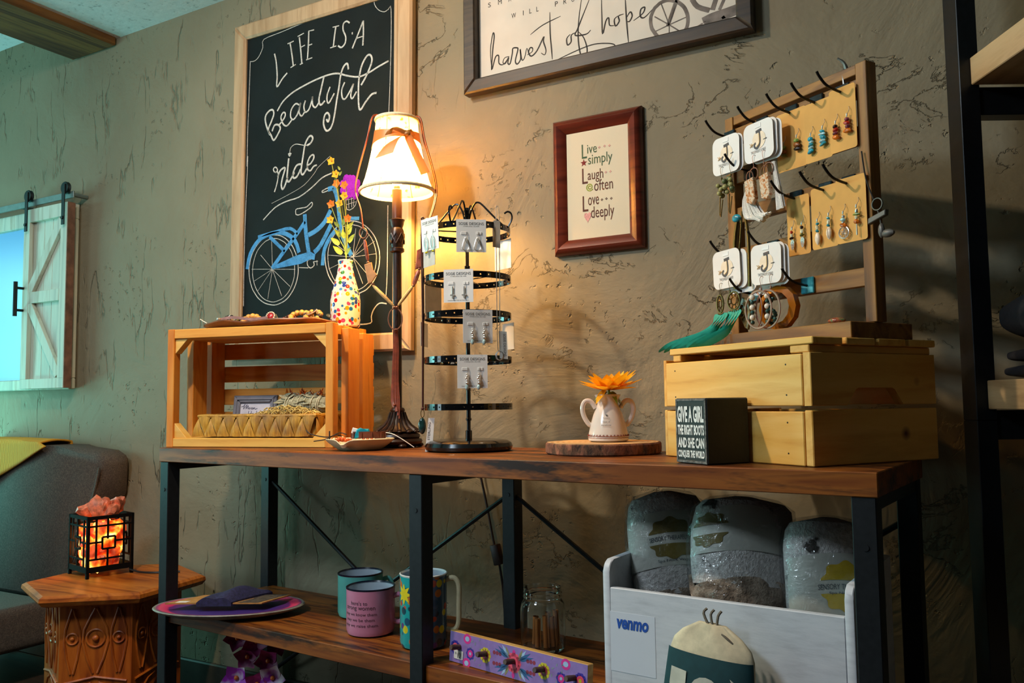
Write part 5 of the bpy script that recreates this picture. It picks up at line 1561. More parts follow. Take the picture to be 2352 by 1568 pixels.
m.box((-0.0745, -0.020, 0.004), (0.003, 0.003, 0.020), 0.0006)
m.done('cord', plain('black_brown_cord', '#241710', 0.7), cf)
m = MB(); m.tube(spline([(0.056, -0.002, 0.008), (0.075, -0.010, 0.004), (0.10, -0.016, -0.010), (0.125, -0.018, -0.027)], 4), 0.0010, 6)
m.done('white_thread', plain('white_thread', '#e6e0d4', 0.6), cf)
m = MB(); m.box((-0.022, 0.004, 0.006), (0.014, 0.004, 0.014), 0.001, M=Matrix.Rotation(0.3, 4, 'Y'))
m.done('price_tag', WHITEC, cf)
for k in range(7):
    m = MB(); m.ball((0.002 + k * 0.0048, -0.026 + 0.0006 * k, -0.0075), 0.0032, 9, 6)
    m.done('seed_bead', orb if k % 2 else crb, cf)
# ------------------------------------------------------------------ on and in the left crate
def lc(x, y, z):
    a = R(12)
    return Vector((-1.950 + x * math.cos(a) - y * math.sin(a), -0.378 + x * math.sin(a) + y * math.cos(a), 0.8 + z))


t = NT('floral_glaze')
vo = t.n('ShaderNodeTexVoronoi'); vo.inputs['Scale'].default_value = 84
t.l(t.coord(), vo.inputs['Vector'])
hs = t.n('ShaderNodeSeparateColor'); t.l(vo.outputs['Color'], hs.inputs[0])
pal = t.ramp(hs.outputs[0], [(0.0, '#a81c18'), (0.22, '#16318a'), (0.42, '#d08a0a'), (0.58, '#24601f'), (0.72, '#b83a62'), (0.86, '#1c5c9a')], 'CONSTANT')
pet = t.ramp(vo.outputs['Distance'], [(0.47, 1.0), (0.53, 0.0)])
keep = t.ramp(hs.outputs[1], [(0.18, 0.0), (0.19, 1.0)], 'CONSTANT')
col = t.mix(t.math('MULTIPLY', pet, keep), lin('#dccfbb'), pal)
ctr = t.ramp(vo.outputs['Distance'], [(0.08, 1.0), (0.11, 0.0)])
col = t.mix(t.math('MULTIPLY', ctr, keep), col, lin('#f0d890'))
t.set(col, 0.15, 0, 0.5)
FLORAL = t.m
VB = lc(0.455, 0.158, 0.318)
vase = thing('bottle_vase', 'white bottle vase with small multicoloured painted flowers on the left crate', 'vase', VB)
m = MB()
m.lathe([(0.001, 0.0005), (0.036, 0.0005), (0.0395, 0.004), (0.0405, 0.02), (0.0410, 0.072), (0.0385, 0.092), (0.0315, 0.118), (0.0245, 0.142), (0.0205, 0.165), (0.0195, 0.176), (0.0205, 0.184), (0.0165, 0.185), (0.016, 0.165), (0.020, 0.142), (0.034, 0.09), (0.037, 0.07), (0.036, 0.01), (0.001, 0.006)], 40)
m.done('bottle', FLORAL, vase)
m = MB(); m.tube([(0.0185 * math.cos(2 * math.pi * k / 28), 0.0185 * math.sin(2 * math.pi * k / 28), 0.184) for k in range(28)], 0.0026, 7, True)
m.done('rim', plain('cream_rim', '#eee0c4', 0.2), vase)
fl = thing('wildflower_spray', 'artificial wildflower spray of yellow and orange blossoms in the bottle vase', 'flowers', VB, R(12))
STEMG = plain('stem_green', '#8a9a3a', 0.6, 0, 0.15, 60)
LEAFY = plain('yellow_green_leaf', '#7f9430', 0.55, 0, 0.25, 60)
YEL, ORA = plain('yellow_blossom', '#f0b020', 0.55, 0, 0.12, 120), plain('orange_blossom', '#e8781a', 0.55, 0, 0.15, 120)
q_ = lambda x, z: (x - 0.455, 0.0, z - 1.118 + 0.0)
tips = [((0.414, 1.583), YEL), ((0.431, 1.518), ORA), ((0.455, 1.512), ORA), ((0.414, 1.462), ORA), ((0.440, 1.462), YEL), ((0.412, 1.418), YEL), ((0.466, 1.417), ORA), ((0.455, 1.482), YEL), ((0.428, 1.545), YEL)]
m = MB()
for (x, z), c in tips:
    a = q_(x, z)
    m.tube(spline([(0, 0, 0.03), (0.002, 0, 0.19), (a[0] * 0.5 + 0.004, rnd.uniform(-.01, .01), 0.19 + (a[2] - 0.19) * 0.5), (a[0], rnd.uniform(-.012, .006), a[2] - 0.004)], 4), 0.0011, 5)
m.done('stems', STEMG, fl)
for (x, z), c in tips:
    a = q_(x, z)
    for k in range(5):
        m = MB()
        an = 2 * math.pi * k / 5 + z * 9
        petal(m, (a[0], -0.004, a[2]), (math.cos(an), -0.30, math.sin(an) + 0.25), (0, -1, 0.2), 0.0135, 0.0125, 0.12, nseg=4)
        m.done('petal', c, fl)
    m = MB(); m.ball((a[0], -0.004, a[2] + 0.002), 0.003, 7, 5)
    m.done('blossom_centre', plain('ochre_centre', '#a8700e', 0.8), fl)
for x, z, an, L in ((0.466, 1.392, 0.5, .026), (0.428, 1.350, 2.9, .030), (0.473, 1.352, 0.7, .030), (0.445, 1.322, 2.6, .032), (0.462, 1.318, 0.4, .028), (0.432, 1.372, 2.2, .026), (0.470, 1.375, 1.0, .024), (0.425, 1.40, 2.4, .02), (0.448, 1.40, 1.2, .022), (0.455, 1.365, 1.7, .024), (0.430, 1.44, 2.0, .016), (0.424, 1.505, 2.2, .016), (0.436, 1.54, 0.9, .014), (0.428, 1.56, 2.0, .012)):
    a = q_(x, z)
    m = MB(); petal(m, (a[0] * 0.7, rnd.uniform(-.012, .004), a[2]), (math.cos(an), rnd.uniform(-.3, .1), 0.75), (0, -1, 0.25), L, L * 0.48, 0.1)
    m.done('leaf', LEAFY, fl)

# carved wooden tray with bracelets
TR = lc(0.246, 0.130, 0.3185)
tray = thing('tray', 'oval dark wooden tray of bracelets on top of the left crate', 'tray', TR, R(14))
m = MB()
nn = 56
def trp(k, f, z):
    a = 2 * math.pi * k / nn
    w = 0.003 * math.sin(5 * a) + 0.002 * math.sin(9 * a + 1)
    return (0.212 * f * math.cos(a), 0.108 * f * math.sin(a), z + (w if f > 0.9 else 0))
m.rings([[trp(k, f, z) for k in range(nn)] for f, z in ((0.62, 0.0005), (0.78, 0.003), (0.94, 0.009), (1.0, 0.016), (0.985, 0.0195), (0.92, 0.019), (0.80, 0.0175), (0.02, 0.017))])
m.done('plate', wood('walnut_tray', ['#2a150b', '#4d2c17', '#6b4022', '#3a1f10'], (3, 16, 16), 0.4, 0, 0.15, 5, 1.0), tray)
def trw(x, y, z):
    a = R(14)
    return TR + Vector((x * math.cos(a) - y * math.sin(a), x * math.sin(a) + y * math.cos(a), z))
WOODB = plain('honey_wood_bead', '#cf9448', 0.4, 0, 0.12, 60)
def beads_ring(label, loc, n, r, br, mat, mat2=None, ry=None, tilt=(0, 0, 0), lift=0.0, name='beaded_bracelet', every=3):
    t = thing(name, label, 'bracelet', loc, rot=tilt)
    for k in range(n):
        a = 2 * math.pi * k / n
        m = MB(); m.ball((r * math.cos(a), (ry or r) * math.sin(a), br + lift), br, 10, 7, (1, 1, 1))
        m.done('bead', mat2 if mat2 and k % every == 0 else mat, t)
    return t
beads_ring('honey wood bead bracelet at the back left of the tray', trw(-0.085, 0.030, 0.024), 12, 0.026, 0.0085, WOODB, None, 0.018, (1.15, 0, 0.2))
beads_ring('honey wood bead bracelet standing at the right of the tray', trw(0.090, 0.000, 0.024), 14, 0.034, 0.0082, WOODB, None, 0.019, (1.0, 0.15, 0.1))
beads_ring('black and clear bead bracelet at the left end of the tray', trw(-0.145, -0.010, 0.024), 18, 0.026, 0.0058, bead('jet', '#17130f', 0.15), SILVER, 0.018, (0.75, -0.2, 0))
beads_ring('small dark brown bead bracelet lying behind the black one', trw(-0.128, 0.042, 0.026), 16, 0.024, 0.0055, bead('coffee', '#2e1c12', 0.3), bead('olive', '#6f6a28'), 0.016, (0.95, 0, 0))
beads_ring('maroon bead bracelet beside the round brooch in the tray', trw(0.046, 0.010, 0.024), 16, 0.024, 0.0050, bead('maroon', '#5e2418', 0.3), bead('coffee', '#2e1c12', 0.3), 0.014, (0.9, 0, 0))
beads_ring('tan and brown stone bracelet at the right end of the tray', trw(0.138, -0.020, 0.026), 12, 0.025, 0.0078, bead('tan', '#c08a44', 0.4), bead('coffee', '#2e1c12', 0.3), 0.015, (0.9, 0.1, 0))
br = thing('brooch', 'round brooch with a maroon centre and pale studs in the tray', 'brooch', trw(0.016, -0.040, 0.033), rot=(R(70), 0, R(20)))
m = MB(); m.lathe([(0.001, 0), (0.009, 0), (0.008, 0.004), (0.003, 0.006), (0.0005, 0.006)], 20)
m.done('centre', plain('maroon_enamel', '#8a1f26', 0.2), br)
for k in range(14):
    m = MB(); m.ball((0.0115 * math.cos(k * math.pi / 7), 0.0115 * math.sin(k * math.pi / 7), 0.002), 0.0025, 8, 6)
    m.done('stud', plain('pale_stud', '#d9c0b8', 0.2), br)
lb = thing('leather_bracelet', 'wavy mauve leather strip bracelet along the front of the tray', 'bracelet', trw(-0.055, -0.070, 0.0225), R(14))
m = MB()
rr = []
for i in range(25):
    f = i / 24
    x, z = -0.075 + 0.155 * f, 0.004 * math.sin(f * 7.0) + 0.005 * math.sin(3.1 * f)
    rr.append([(x, -0.001, z - 0.003), (x, 0.001, z - 0.003), (x, 0.001, z + 0.005), (x, -0.001, z + 0.005)])
m.rings(rr)
m.done('strap', plain('mauve_leather', '#8c6a66', 0.5, 0, 0.12, 60), lb)
m = MB(); m.lathe([(0.001, -0.003), (0.005, -0.002), (0.005, 0.002), (0.001, 0.003)], 12, (-0.07, -0.003, 0.006))
m.done('snap', SILVER, lb)
m = MB(); m.prism([(-0.030, 0), (0.030, 0.004), (0.026, 0.018), (-0.006, 0.014)], -0.002, 0.002, M=FRONT, bev=0.0005)
tag(m.done('metal_cuff', plain('grey_green_metal', '#6e7468', 0.4, 0.4), None, loc=trw(-0.022, 0.012, 0.027), rot=(0.3, 0, R(14))), 'grey green flat cuff lying in the middle of the tray', 'bracelet')
m = MB(); m.ball((0, 0, 0.006), 0.008, 10, 7, (1.6, 1, 0.7))
tag(m.done('polished_stone', bead('smoky', '#7a6a4a', 0.15), None, loc=trw(0.150, 0.040, 0.030), rot=(0, 0.4, 0)), 'smoky clear stone at the right rim of the tray', 'stone')
m = MB(); m.tube(spline([(0.0, 0, 0), (0.014, -0.002, 0.004), (0.030, -0.004, 0.012)], 3), [0.0014] * 6 + [0.003], 6)
tag(m.done('pin', SILVER, None, loc=trw(0.140, -0.060, 0.030), rot=(0, 0, R(14))), 'thin silver pin sticking out of the tray at its right end', 'pin')
m = MB(); m.tube([(0.012, 0, -0.006), (0, 0, 0.0), (-0.010, 0, 0.006)], 0.0011, 6)
tag(m.done('paper_tie', plain('white_thread', '#e6e0d4', 0.6), None, loc=trw(-0.198, -0.040, 0.028), rot=(0, 0, R(14))), 'short white tie poking over the left rim of the tray', 'tie')

# basket, little frame and herb bundle inside the crate
BK = lc(0.262, 0.105, 0.0245)
basket = thing('basket', 'flat woven water hyacinth tray basket standing inside the left crate', 'basket', BK, R(12))
HY = NT('hyacinth_leaf')
_f = HY.noise(HY.coord((60, 60, 8)), 3, 5, 0.65)
_g = HY.noise(HY.coord(), 16, 3)
HY.set(HY.mix(HY.ramp(_g, [(0.45, 0.0), (0.68, 0.75)]), HY.ramp(_f, [(0.25, '#8f6420'), (0.6, '#c4932e'), (0.8, '#dab45a')]), HY.ramp(_f, [(0.3, '#6a4420'), (0.7, '#8f6638')])), 0.55)
HY.bump(_f, 0.5, 0.003)
HY = HY.m
bw, bd_ = 0.36, 0.150
m = MB(); m.box2((-bw / 2 + .006, -bd_ / 2 + .006, 0.002), (bw / 2 - .006, bd_ / 2 - .006, 0.010), 0.002)
m.box2((-bw / 2 + .004, -bd_ / 2 + .005, 0.002), (bw / 2 - .004, -bd_ / 2 + .010, 0.056), 0.002)
m.box2((-bw / 2 + .004, bd_ / 2 - .010, 0.002), (bw / 2 - .004, bd_ / 2 - .005, 0.056), 0.002)
m.box2((-bw / 2 + .004, -bd_ / 2 + .005, 0.002), (-bw / 2 + .010, bd_ / 2 - .005, 0.056), 0.002)
m.box2((bw / 2 - .010, -bd_ / 2 + .005, 0.002), (bw / 2 - .004, bd_ / 2 - .005, 0.056), 0.002)
m.done('core', HY, basket)
def weave(ax, ay, bx, by, n):
    d = Vector((bx - ax, by - ay, 0)); L = d.length; d.normalize()
    no = Vector((d.y, -d.x, 0))
    for k in range(n):
        f0, f1 = (k + 0.0) / n, (k + 1.0) / n
        p0, pm, p1 = Vector((ax, ay, 0)) + d * L * f0, Vector((ax, ay, 0)) + d * L * (f0 + f1) / 2, Vector((ax, ay, 0)) + d * L * f1
        for tri, bulge in (((p0, p1, pm, 0.058, 0.006), 0.007), ((pm - d * L / n, pm, p0, 0.003, 0.050), 0.010)):
            a, b, c, zb, zt = tri
            m = MB()
            rr = []
            for i in range(6):
                f = i / 5
                z = zb + (zt - zb) * f
                l, r_ = a.lerp(c, f * 0.93), b.lerp(c, f * 0.93)
                bl = bulge * math.sin(math.pi * (0.2 + 0.75 * f))
                row = []
                for j in range(5):
                    g = j / 4
                    q = l.lerp(r_, g)
                    row.append(q + no * (0.001 + bl * math.sin(math.pi * (0.15 + 0.7 * g))) + Vector((0, 0, z + rnd.uniform(-.0006, .0006))))
                rr.append(row)
            m.rings(rr, False, False, wrap=False)
            yield m
for (a, b, c, d_, n) in ((-bw / 2, -bd_ / 2, bw / 2, -bd_ / 2, 9), (bw / 2, -bd_ / 2, bw / 2, bd_ / 2, 4), (-bw / 2, bd_ / 2, -bw / 2, -bd_ / 2, 4)):
    for mm in weave(a, b, c, d_, n):
        mm.done('leaf_strip', HY, basket)
m = MB()
P = [(-bw / 2, -bd_ / 2, .057), (bw / 2, -bd_ / 2, .057), (bw / 2, bd_ / 2, .057), (-bw / 2, bd_ / 2, .057)]
ring = []
for i in range(4):
    a, b = Vector(P[i]), Vector(P[(i + 1) % 4])
    for k in range(12):
        ring.append(a.lerp(b, k / 12) + Vector((0, 0, rnd.uniform(-.001, .001))))
m.tube(ring, 0.0055, 7, True)
m.done('rim', HY, basket)
GREYF = plain('grey_painted_frame', '#6a6872', 0.45, 0, 0.06, 50)
mf = thing('photo_frame', 'small grey photo frame with a handwritten Moon Healing card inside the left crate', 'frame', lc(0.196, 0.118, 0.036), rot=(R(-8), 0, R(14)))
m = MB(); frame_rails(m, -0.068, 0.068, 0.0, 0.101, 0.021, -0.012, 0.0, 0.003)
frame_rails(m, -0.060, 0.060, 0.008, 0.093, 0.005, -0.0145, -0.010, 0.001)
m.done('frame', GREYF, mf)
m = MB(); m.box2((-0.048, -0.006, 0.020), (0.048, -0.003, 0.082))
m.done('card', plain('lilac_card', '#b9b4c0', 0.6), mf)
m = MB(); Mx = front(-0.0062)
z5 = lambda p: ((p[0] - 412) * 0.000171 - 0.045, 0.080 - (p[1] - 392) * 0.000171)
for L in ([(415, 455), (470, 430), (480, 405), (455, 490), (520, 415), (500, 490), (545, 430), (535, 490)], [(560, 465), (550, 480), (565, 490), (580, 475), (565, 462)], [(605, 465), (595, 480), (610, 490), (625, 475), (610, 462)], [(630, 500), (645, 465), (640, 490), (665, 465), (670, 495), (715, 480)],
          [(560, 520), (550, 605)], [(610, 520), (600, 610)], [(545, 570), (615, 560)], [(625, 585), (645, 565), (635, 560), (625, 590), (655, 595)], [(680, 570), (660, 575), (665, 595), (690, 570), (690, 595)], [(705, 520), (700, 590), (715, 592)], [(725, 570), (722, 592)], [(745, 590), (755, 568), (750, 590), (775, 568), (780, 590)], [(810, 570), (790, 580), (800, 592), (815, 570), (800, 635), (785, 630), (850, 590)], [(880, 560), (850, 590), (870, 605), (905, 520)]):
    m.stroke([z5(p) for p in L], 0.0016, M=Mx, h=0.0003, sub=3)
m.done('handwriting', plain('navy_pen', '#232446', 0.6), mf)
sg = thing('herb_bundle', 'pale dried sage bundle tied with string and orange flowers in the basket', 'herb bundle', lc(0.352, 0.135, 0.110), R(10))
SAGE = NT('dried_sage')
_f = SAGE.noise(SAGE.coord((20, 60, 60)), 4, 5, 0.7)
SAGE.set(SAGE.ramp(_f, [(0.3, '#6f6a4a'), (0.5, '#a8a080'), (0.7, '#cdc6a8')]), 0.85)
SAGE.bump(_f, 0.8, 0.004)
m = MB()
m.tube([(-0.080, 0, 0.0), (-0.07, 0, 0), (-0.03, 0, 0.001), (0.03, 0, 0), (0.065, 0, 0), (0.076, 0, 0)], [0.016, 0.024, 0.027, 0.026, 0.023, 0.012], 14)
m.done('sage_core', SAGE.m, sg)
for k in range(46):
    a = rnd.uniform(-2.6, 2.6)
    x = rnd.uniform(-0.075, 0.055)
    m = MB()
    petal(m, (x, -0.024 * math.cos(a * .6), 0.024 * math.sin(a * .6) + 0.002), (1 if rnd.random() > .3 else -1, -0.16, rnd.uniform(-.25, .35)), (0, -0.8, 0.5), rnd.uniform(.022, .040), 0.012, rnd.uniform(-.1, .2), nseg=4)
    m.done('sage_leaf', SAGE.m, sg)
m = MB()
for x in (-0.052, -0.044, -0.030, -0.012, 0.008, 0.030, 0.048, 0.053):
    m.tube([(x + 0.004 * math.sin(k * .5), 0.0285 * math.cos(k * math.pi / 8), 0.0285 * math.sin(k * math.pi / 8)) for k in range(16)], 0.0011, 5, True)
m.done('string', plain('cream_string', '#e2d6b4', 0.7), sg)
for k in range(34):
    x = rnd.choice((-0.045, -0.005, 0.040)) + rnd.uniform(-.018, .018)
    m = MB()
    petal(m, (x, -0.010 + rnd.uniform(-.010, .010), 0.025), (rnd.uniform(-1, 1), rnd.uniform(-.8, .3), 0.5), (0, 0, 1), rnd.uniform(.012, .020), 0.007, 0.2, nseg=4)
    m.done('flower_petal', ORA if k % 3 else plain('rust_petal', '#8a3a14', 0.6), sg)
STRAW = plain('raffia', '#d9b764', 0.65, 0, 0.2, 80)
m = MB()
for k in range(170):
    x, y = rnd.uniform(-.085, .085), rnd.uniform(-.028, .022)
    a = rnd.uniform(0, 3.14)
    L = rnd.uniform(.008, .018)
    z = 0.004 + 0.020 * (1 - (x / .09) ** 2) * rnd.random()
    m.tube(spline([(x - L * math.cos(a), y - L * .5 * math.sin(a), z), (x, y, z + 0.006), (x + L * math.cos(a), y + L * .5 * math.sin(a), z + rnd.uniform(-.003, .004))], 2), 0.0010, 4)
rf = tag(m.done('raffia_shreds', STRAW, None, loc=lc(0.325, 0.085, 0.080), rot=(0, 0, R(12))), 'golden shredded raffia spilling over the basket in front of the sage bundle', 'raffia')
rf['kind'] = 'stuff'

# ------------------------------------------------------------------ side table, salt lamp, armchair
SHEE = wood('carved_sheesham', ['#6a2a08', '#a0500f', '#b8661e', '#8a3e0c'], (2, 14, 14), 0.4, 0, 0.15, 5, 1.1)
SHEEV = wood('carved_sheesham_panel', ['#6a2606', '#9c480c', '#b05a16', '#823609'], (14, 14, 2), 0.45, 0, 0.25, 5, 1.1)
SD = Vector((-2.31, -0.268, 0))
side = thing('side_table', 'small hexagonal carved wooden side table left of the console, under the glowing salt lamp', 'table', SD)
hexa = lambda r, o=39: [(r * math.cos(R(o + 60 * k)), r * math.sin(R(o + 60 * k))) for k in range(6)]
m = MB()
m.rings([[(x, y, z) for x, y in hexa(r)] for r, z in ((0.232, 0.366), (0.250, 0.372), (0.260, 0.384), (0.258, 0.394), (0.246, 0.400))])
m.done('tabletop', SHEE, side, angle=20)
for k in range(6):
    a0, a1 = R(39 + 60 * k), R(99 + 60 * k)
    r = 0.190
    p0, p1 = Vector((r * math.cos(a0), r * math.sin(a0), 0)), Vector((r * math.cos(a1), r * math.sin(a1), 0))
    d = (p1 - p0); L = d.length; d.normalize()
    Mx = Matrix(((d.x, 0, d.y, p0.x), (d.y, 0, -d.x, p0.y), (0, 1, 0, 0), (0, 0, 0, 1)))
    m = MB()
    m.prism([(0.0, 0), (0.035, 0), (0.045, 0.06), (0.07, 0.10), (L / 2, 0.13), (L - 0.07, 0.10), (L - 0.045, 0.06), (L - 0.035, 0), (L, 0), (L, 0.366), (0, 0.366)], -0.014, 0.0, M=Mx)
    # carving in relief
    for cx in (L * 0.18, L * 0.5, L * 0.82):
        big = abs(cx - L / 2) < 0.01
        s = 1.0 if big else 0.62
        m.tube([Mx @ Vector((cx + 0.024 * s * math.cos(q * math.pi / 10), 0.270 + 0.024 * s * math.sin(q * math.pi / 10), 0.001)) for q in range(20)], 0.0032, 6, True)
        m.ball(Mx @ Vector((cx, 0.270, 0.001)), 0.010 * s, 10, 6)
        for sg_ in (-1, 1):
            m.tube([Mx @ Vector((cx + sg_ * w * s, z, 0.001)) for w, z in ((0.002, 0.352), (0.016, 0.325), (0.030, 0.295), (0.034, 0.262), (0.022, 0.215), (0.006, 0.175))], 0.0034, 6)
    m.tube([Mx @ Vector((0.012, 0.15, 0.001)), Mx @ Vector((L / 2, 0.165, 0.002)), Mx @ Vector((L - 0.012, 0.15, 0.001))], 0.004, 6)
    for sg_ in (-1, 1):
        m.tube([Mx @ Vector((L / 2 + sg_ * 0.01, 0.150, 0.001)), Mx @ Vector((L / 2 + sg_ * 0.035, 0.140, 0.001)), Mx @ Vector((L / 2 + sg_ * 0.055, 0.115, 0.001))], 0.003, 6)
    m.done('carved_panel', SHEEV, side)

SLP = Vector((-2.424, -0.238, 0.4005))
salt = thing('salt_lamp', 'glowing salt crystal lamp in a square black lattice basket on the side table', 'lamp', SLP, R(-12))
SALTM = plain('lamp_black_iron', '#0d0907', 0.8, 0.0, 0.1, 60, 0.1)
w = 0.070
H = 0.182
m = MB()
for sx in (-1, 1):
    for sy in (-1, 1):
        m.box2((sx * w - .005 * (sx > 0) * 2 + (0 if sx > 0 else 0), sy * w - .010 * (sy > 0), 0.0), (sx * w - .010 * (sx > 0) + .010 * (sx < 0) + .010 * (sx > 0), sy * w + .010 * (sy < 0), H), 0.0006) if False else m.box((sx * (w - .0045), sy * (w - .0045), H / 2), (0.009, 0.009, H), 0.0006)
for z0, z1 in ((0.016, 0.032), (H - 0.010, H)):
    m.box((0, -w + .0035, (z0 + z1) / 2), (2 * w, 0.006, z1 - z0)); m.box((0, w - .0035, (z0 + z1) / 2), (2 * w, 0.006, z1 - z0))
    m.box((-w + .0035, 0, (z0 + z1) / 2), (0.006, 2 * w, z1 - z0)); m.box((w - .0035, 0, (z0 + z1) / 2), (0.006, 2 * w, z1 - z0))
m.box((0, 0, 0.018), (2 * w - .01, 2 * w - .01, 0.003))
m.done('basket_frame', SALTM, salt)
for rz in range(4):
    m = MB()
    def bar(x0, z0, x1, z1, t_=0.0052):
        m.box(((x0 + x1) / 2, -w + .003, (z0 + z1) / 2), (max(abs(x1 - x0), t_), 0.004, max(abs(z1 - z0), t_)))
    bar(-w, 0.152, w, 0.152); bar(-w, 0.054, 0.040, 0.054); bar(0.040, 0.03, 0.040, 0.18); bar(-0.008, 0.112, -0.008, 0.18)
    bar(-0.042, 0.152, -0.042, 0.18); bar(-0.008, 0.03, -0.008, 0.085); bar(-0.042, 0.054, -0.042, 0.152); bar(-w, 0.104, -0.024, 0.104); bar(0.014, 0.104, w, 0.104)
    for a, b, c, d in ((-0.024, 0.083, 0.014, 0.083), (-0.024, 0.118, 0.014, 0.118), (-0.024, 0.083, -0.024, 0.118), (0.014, 0.083, 0.014, 0.118)):
        bar(a, b, c, d)
    bmesh.ops.transform(m.bm, matrix=Matrix.Rotation(R(90 * rz), 4, 'Z'), verts=m.bm.verts[:])
    m.done('lattice', SALTM, salt)
t = NT('salt_crystal')
f = t.noise(t.coord(), 35, 4, 0.6)
t.set(t.ramp(f, [(0.3, '#c8502e'), (0.7, '#e88a62')]), 0.45)
t.l(t.ramp(t.noise(t.coord(), 22, 2, 0.5), [(0.38, '#b01c04'), (0.50, '#f0500c'), (0.60, '#ffa02a'), (0.70, '#ffe08a')]), t.b.inputs['Emission Color'])
t.l(t.math('MULTIPLY', t.ramp(t.noise(t.coord(), 22, 2, 0.5), [(0.35, 0.06), (0.50, 0.30), (0.66, 1.0)]), 2.6), t.b.inputs['Emission Strength'])
t.b.inputs['Subsurface Weight'].default_value = 0.3
t.b.inputs['Subsurface Radius'].default_value = (0.05, 0.016, 0.006)
t.b.inputs['Subsurface Scale'].default_value = 1.0
t.bump(f, 0.5, 0.004)
SALT = t.m
SALTTOP = plain('salt_crystal_top', '#d06a48', 0.5, 0, 0.25, 60, None, 0.4)
for k in range(46):
    lay = k // 9
    a = k * 2.4
    rr_ = 0.050 * math.sqrt(((k * 7) % 9 + 0.4) / 9)
    z = 0.040 + lay * 0.031
    if k > 42:
        rr_, z = 0.022 * (k - 43), 0.208
    if 36 <= k <= 42:
        rr_ = 0.045 * ((k - 35) / 7.0); z = 0.190
    m = MB()
    g = bmesh.ops.create_icosphere(m.bm, subdivisions=2, radius=0.0225)['verts']
    sd = rnd.random() * 50
    for v in g:
        v.co *= 1 + 0.28 * math.sin(v.co.x * 170 + sd) * math.cos(v.co.y * 150 + sd * 2) + 0.14 * math.sin(v.co.z * 230 + sd)
    bmesh.ops.transform(m.bm, matrix=Matrix.Translation((rr_ * math.cos(a), rr_ * math.sin(a), z)) @ Euler((sd, sd * 2, sd * 3)).to_matrix().to_4x4() @ Matrix.Diagonal((1.25, 1.0, 0.9, 1)), verts=g)
    m.done('salt_rock', SALT if k < 36 else SALTTOP, salt, angle=28)
for i, z in enumerate((0.075, 0.115)):
    a = R(-12)
    for dx, dy in ((0.030, -0.057), (-0.057, -0.020), (-0.02, -0.055)):
        light('salt_lamp_glow', 'POINT', SLP + Vector((dx * math.cos(a) - dy * math.sin(a), dx * math.sin(a) + dy * math.cos(a), z)), 0.30, (1.0, 0.40, 0.09), 0.006)
m = MB(); m.tube(spline([(0.068, 0.060, 0.010), (0.10, 0.075, 0.004), (0.15, 0.10, 0.004), (0.19, 0.16, 0.003)], 4), 0.003, 7)
m.done('cord', plain('black_cord', '#0f0f10', 0.5), salt)

t = NT('charcoal_tweed')
f = t.noise(t.coord(), 260, 3, 0.7)
t.set(t.ramp(f, [(0.3, '#302a26'), (0.5, '#443d37'), (0.7, '#5c534a')]), 0.9)
t.bump(f, 0.5, 0.002)
TWEED = t.m
ch = thing('armchair', 'charcoal grey upholstered chair against the wall with a mustard throw over its back', 'chair', (-3.02, -0.3, 0))
def pillow(m, x0, x1, y0, y1, z0, z1, r, seg=4, M=None):
    m.box2((x0, y0, z0), (x1, y1, z1), r, M=M, seg=seg)
m = MB()
prof_ = [(-0.42, 0.24), (0.235, 0.24), (0.27, 0.36), (0.335, 0.50), (0.395, 0.62), (0.424, 0.715), (0.420, 0.745), (0.38, 0.762), (0.18, 0.778), (-0.1, 0.782), (-0.42, 0.775)]
m.prism(prof_, -0.290, -0.175, M=FRONT, bev=0.022)
m.done('backrest', TWEED, ch, angle=60)
m = MB(); pillow(m, -0.42, 0.225, -0.45, 0.155, 0.12, 0.265, 0.03)
m.done('seat', TWEED, ch, angle=60)
m = MB(); m.tube(spline([(0.228, 0.175, 0.27), (0.262, 0.172, 0.36), (0.328, 0.172, 0.50), (0.388, 0.172, 0.62), (0.416, 0.172, 0.71)], 3), 0.004, 6)
m.done('piping', TWEED, ch)
for x in (-0.36, 0.18):
    for y in (-0.40, 0.22):
        m = MB(); m.lathe([(0.014, 0), (0.022, 0.14)], 12, (x, y, 0))
        m.done('leg', plain('dark_chair_leg', '#1c130d', 0.5), ch)
t = NT('mustard_knit')
wv = t.n('ShaderNodeTexWave'); wv.inputs['Scale'].default_value = 60; wv.inputs['Distortion'].default_value = 2
t.l(t.coord(), wv.inputs['Vector'])
t.set(t.ramp(wv.outputs['Fac'], [(0.2, '#b07a14'), (0.8, '#dfa62c')]), 0.9)
t.bump(wv.outputs['Fac'], 0.5, 0.003)
m = MB()
def throw(u, v):
    # u along the back, v from behind over the top and down the front
    x = -0.42 + 0.53 * u
    edge = 0.20 * (1 - u) ** 1.0 + 0.01
    top = 0.792 - 0.012 * max(0, u - .6)
    s = v * 3
    if s < 1:
        p = (x, 0.287 - 0.02 * s, top - 0.10 * (1 - s))
    elif s < 2:
        p = (x, 0.267 - 0.104 * (s - 1), top + 0.006 * math.sin(math.pi * (s - 1)))
    else:
        p = (x + 0.03 * (s - 2), 0.163 - 0.006 * math.sin(8 * u), top - (s - 2) * edge * 1.05)
    return p
m.grid(throw, 24, 24)
o = m.done('throw_blanket', t.m, None, loc=(-3.02, -0.3, 0), angle=80)
sm = o.modifiers.new('thickness', 'SOLIDIFY'); sm.thickness = 0.006; sm.offset = 1
tag(o, 'mustard yellow knitted throw draped over the top of the grey chair', 'throw')
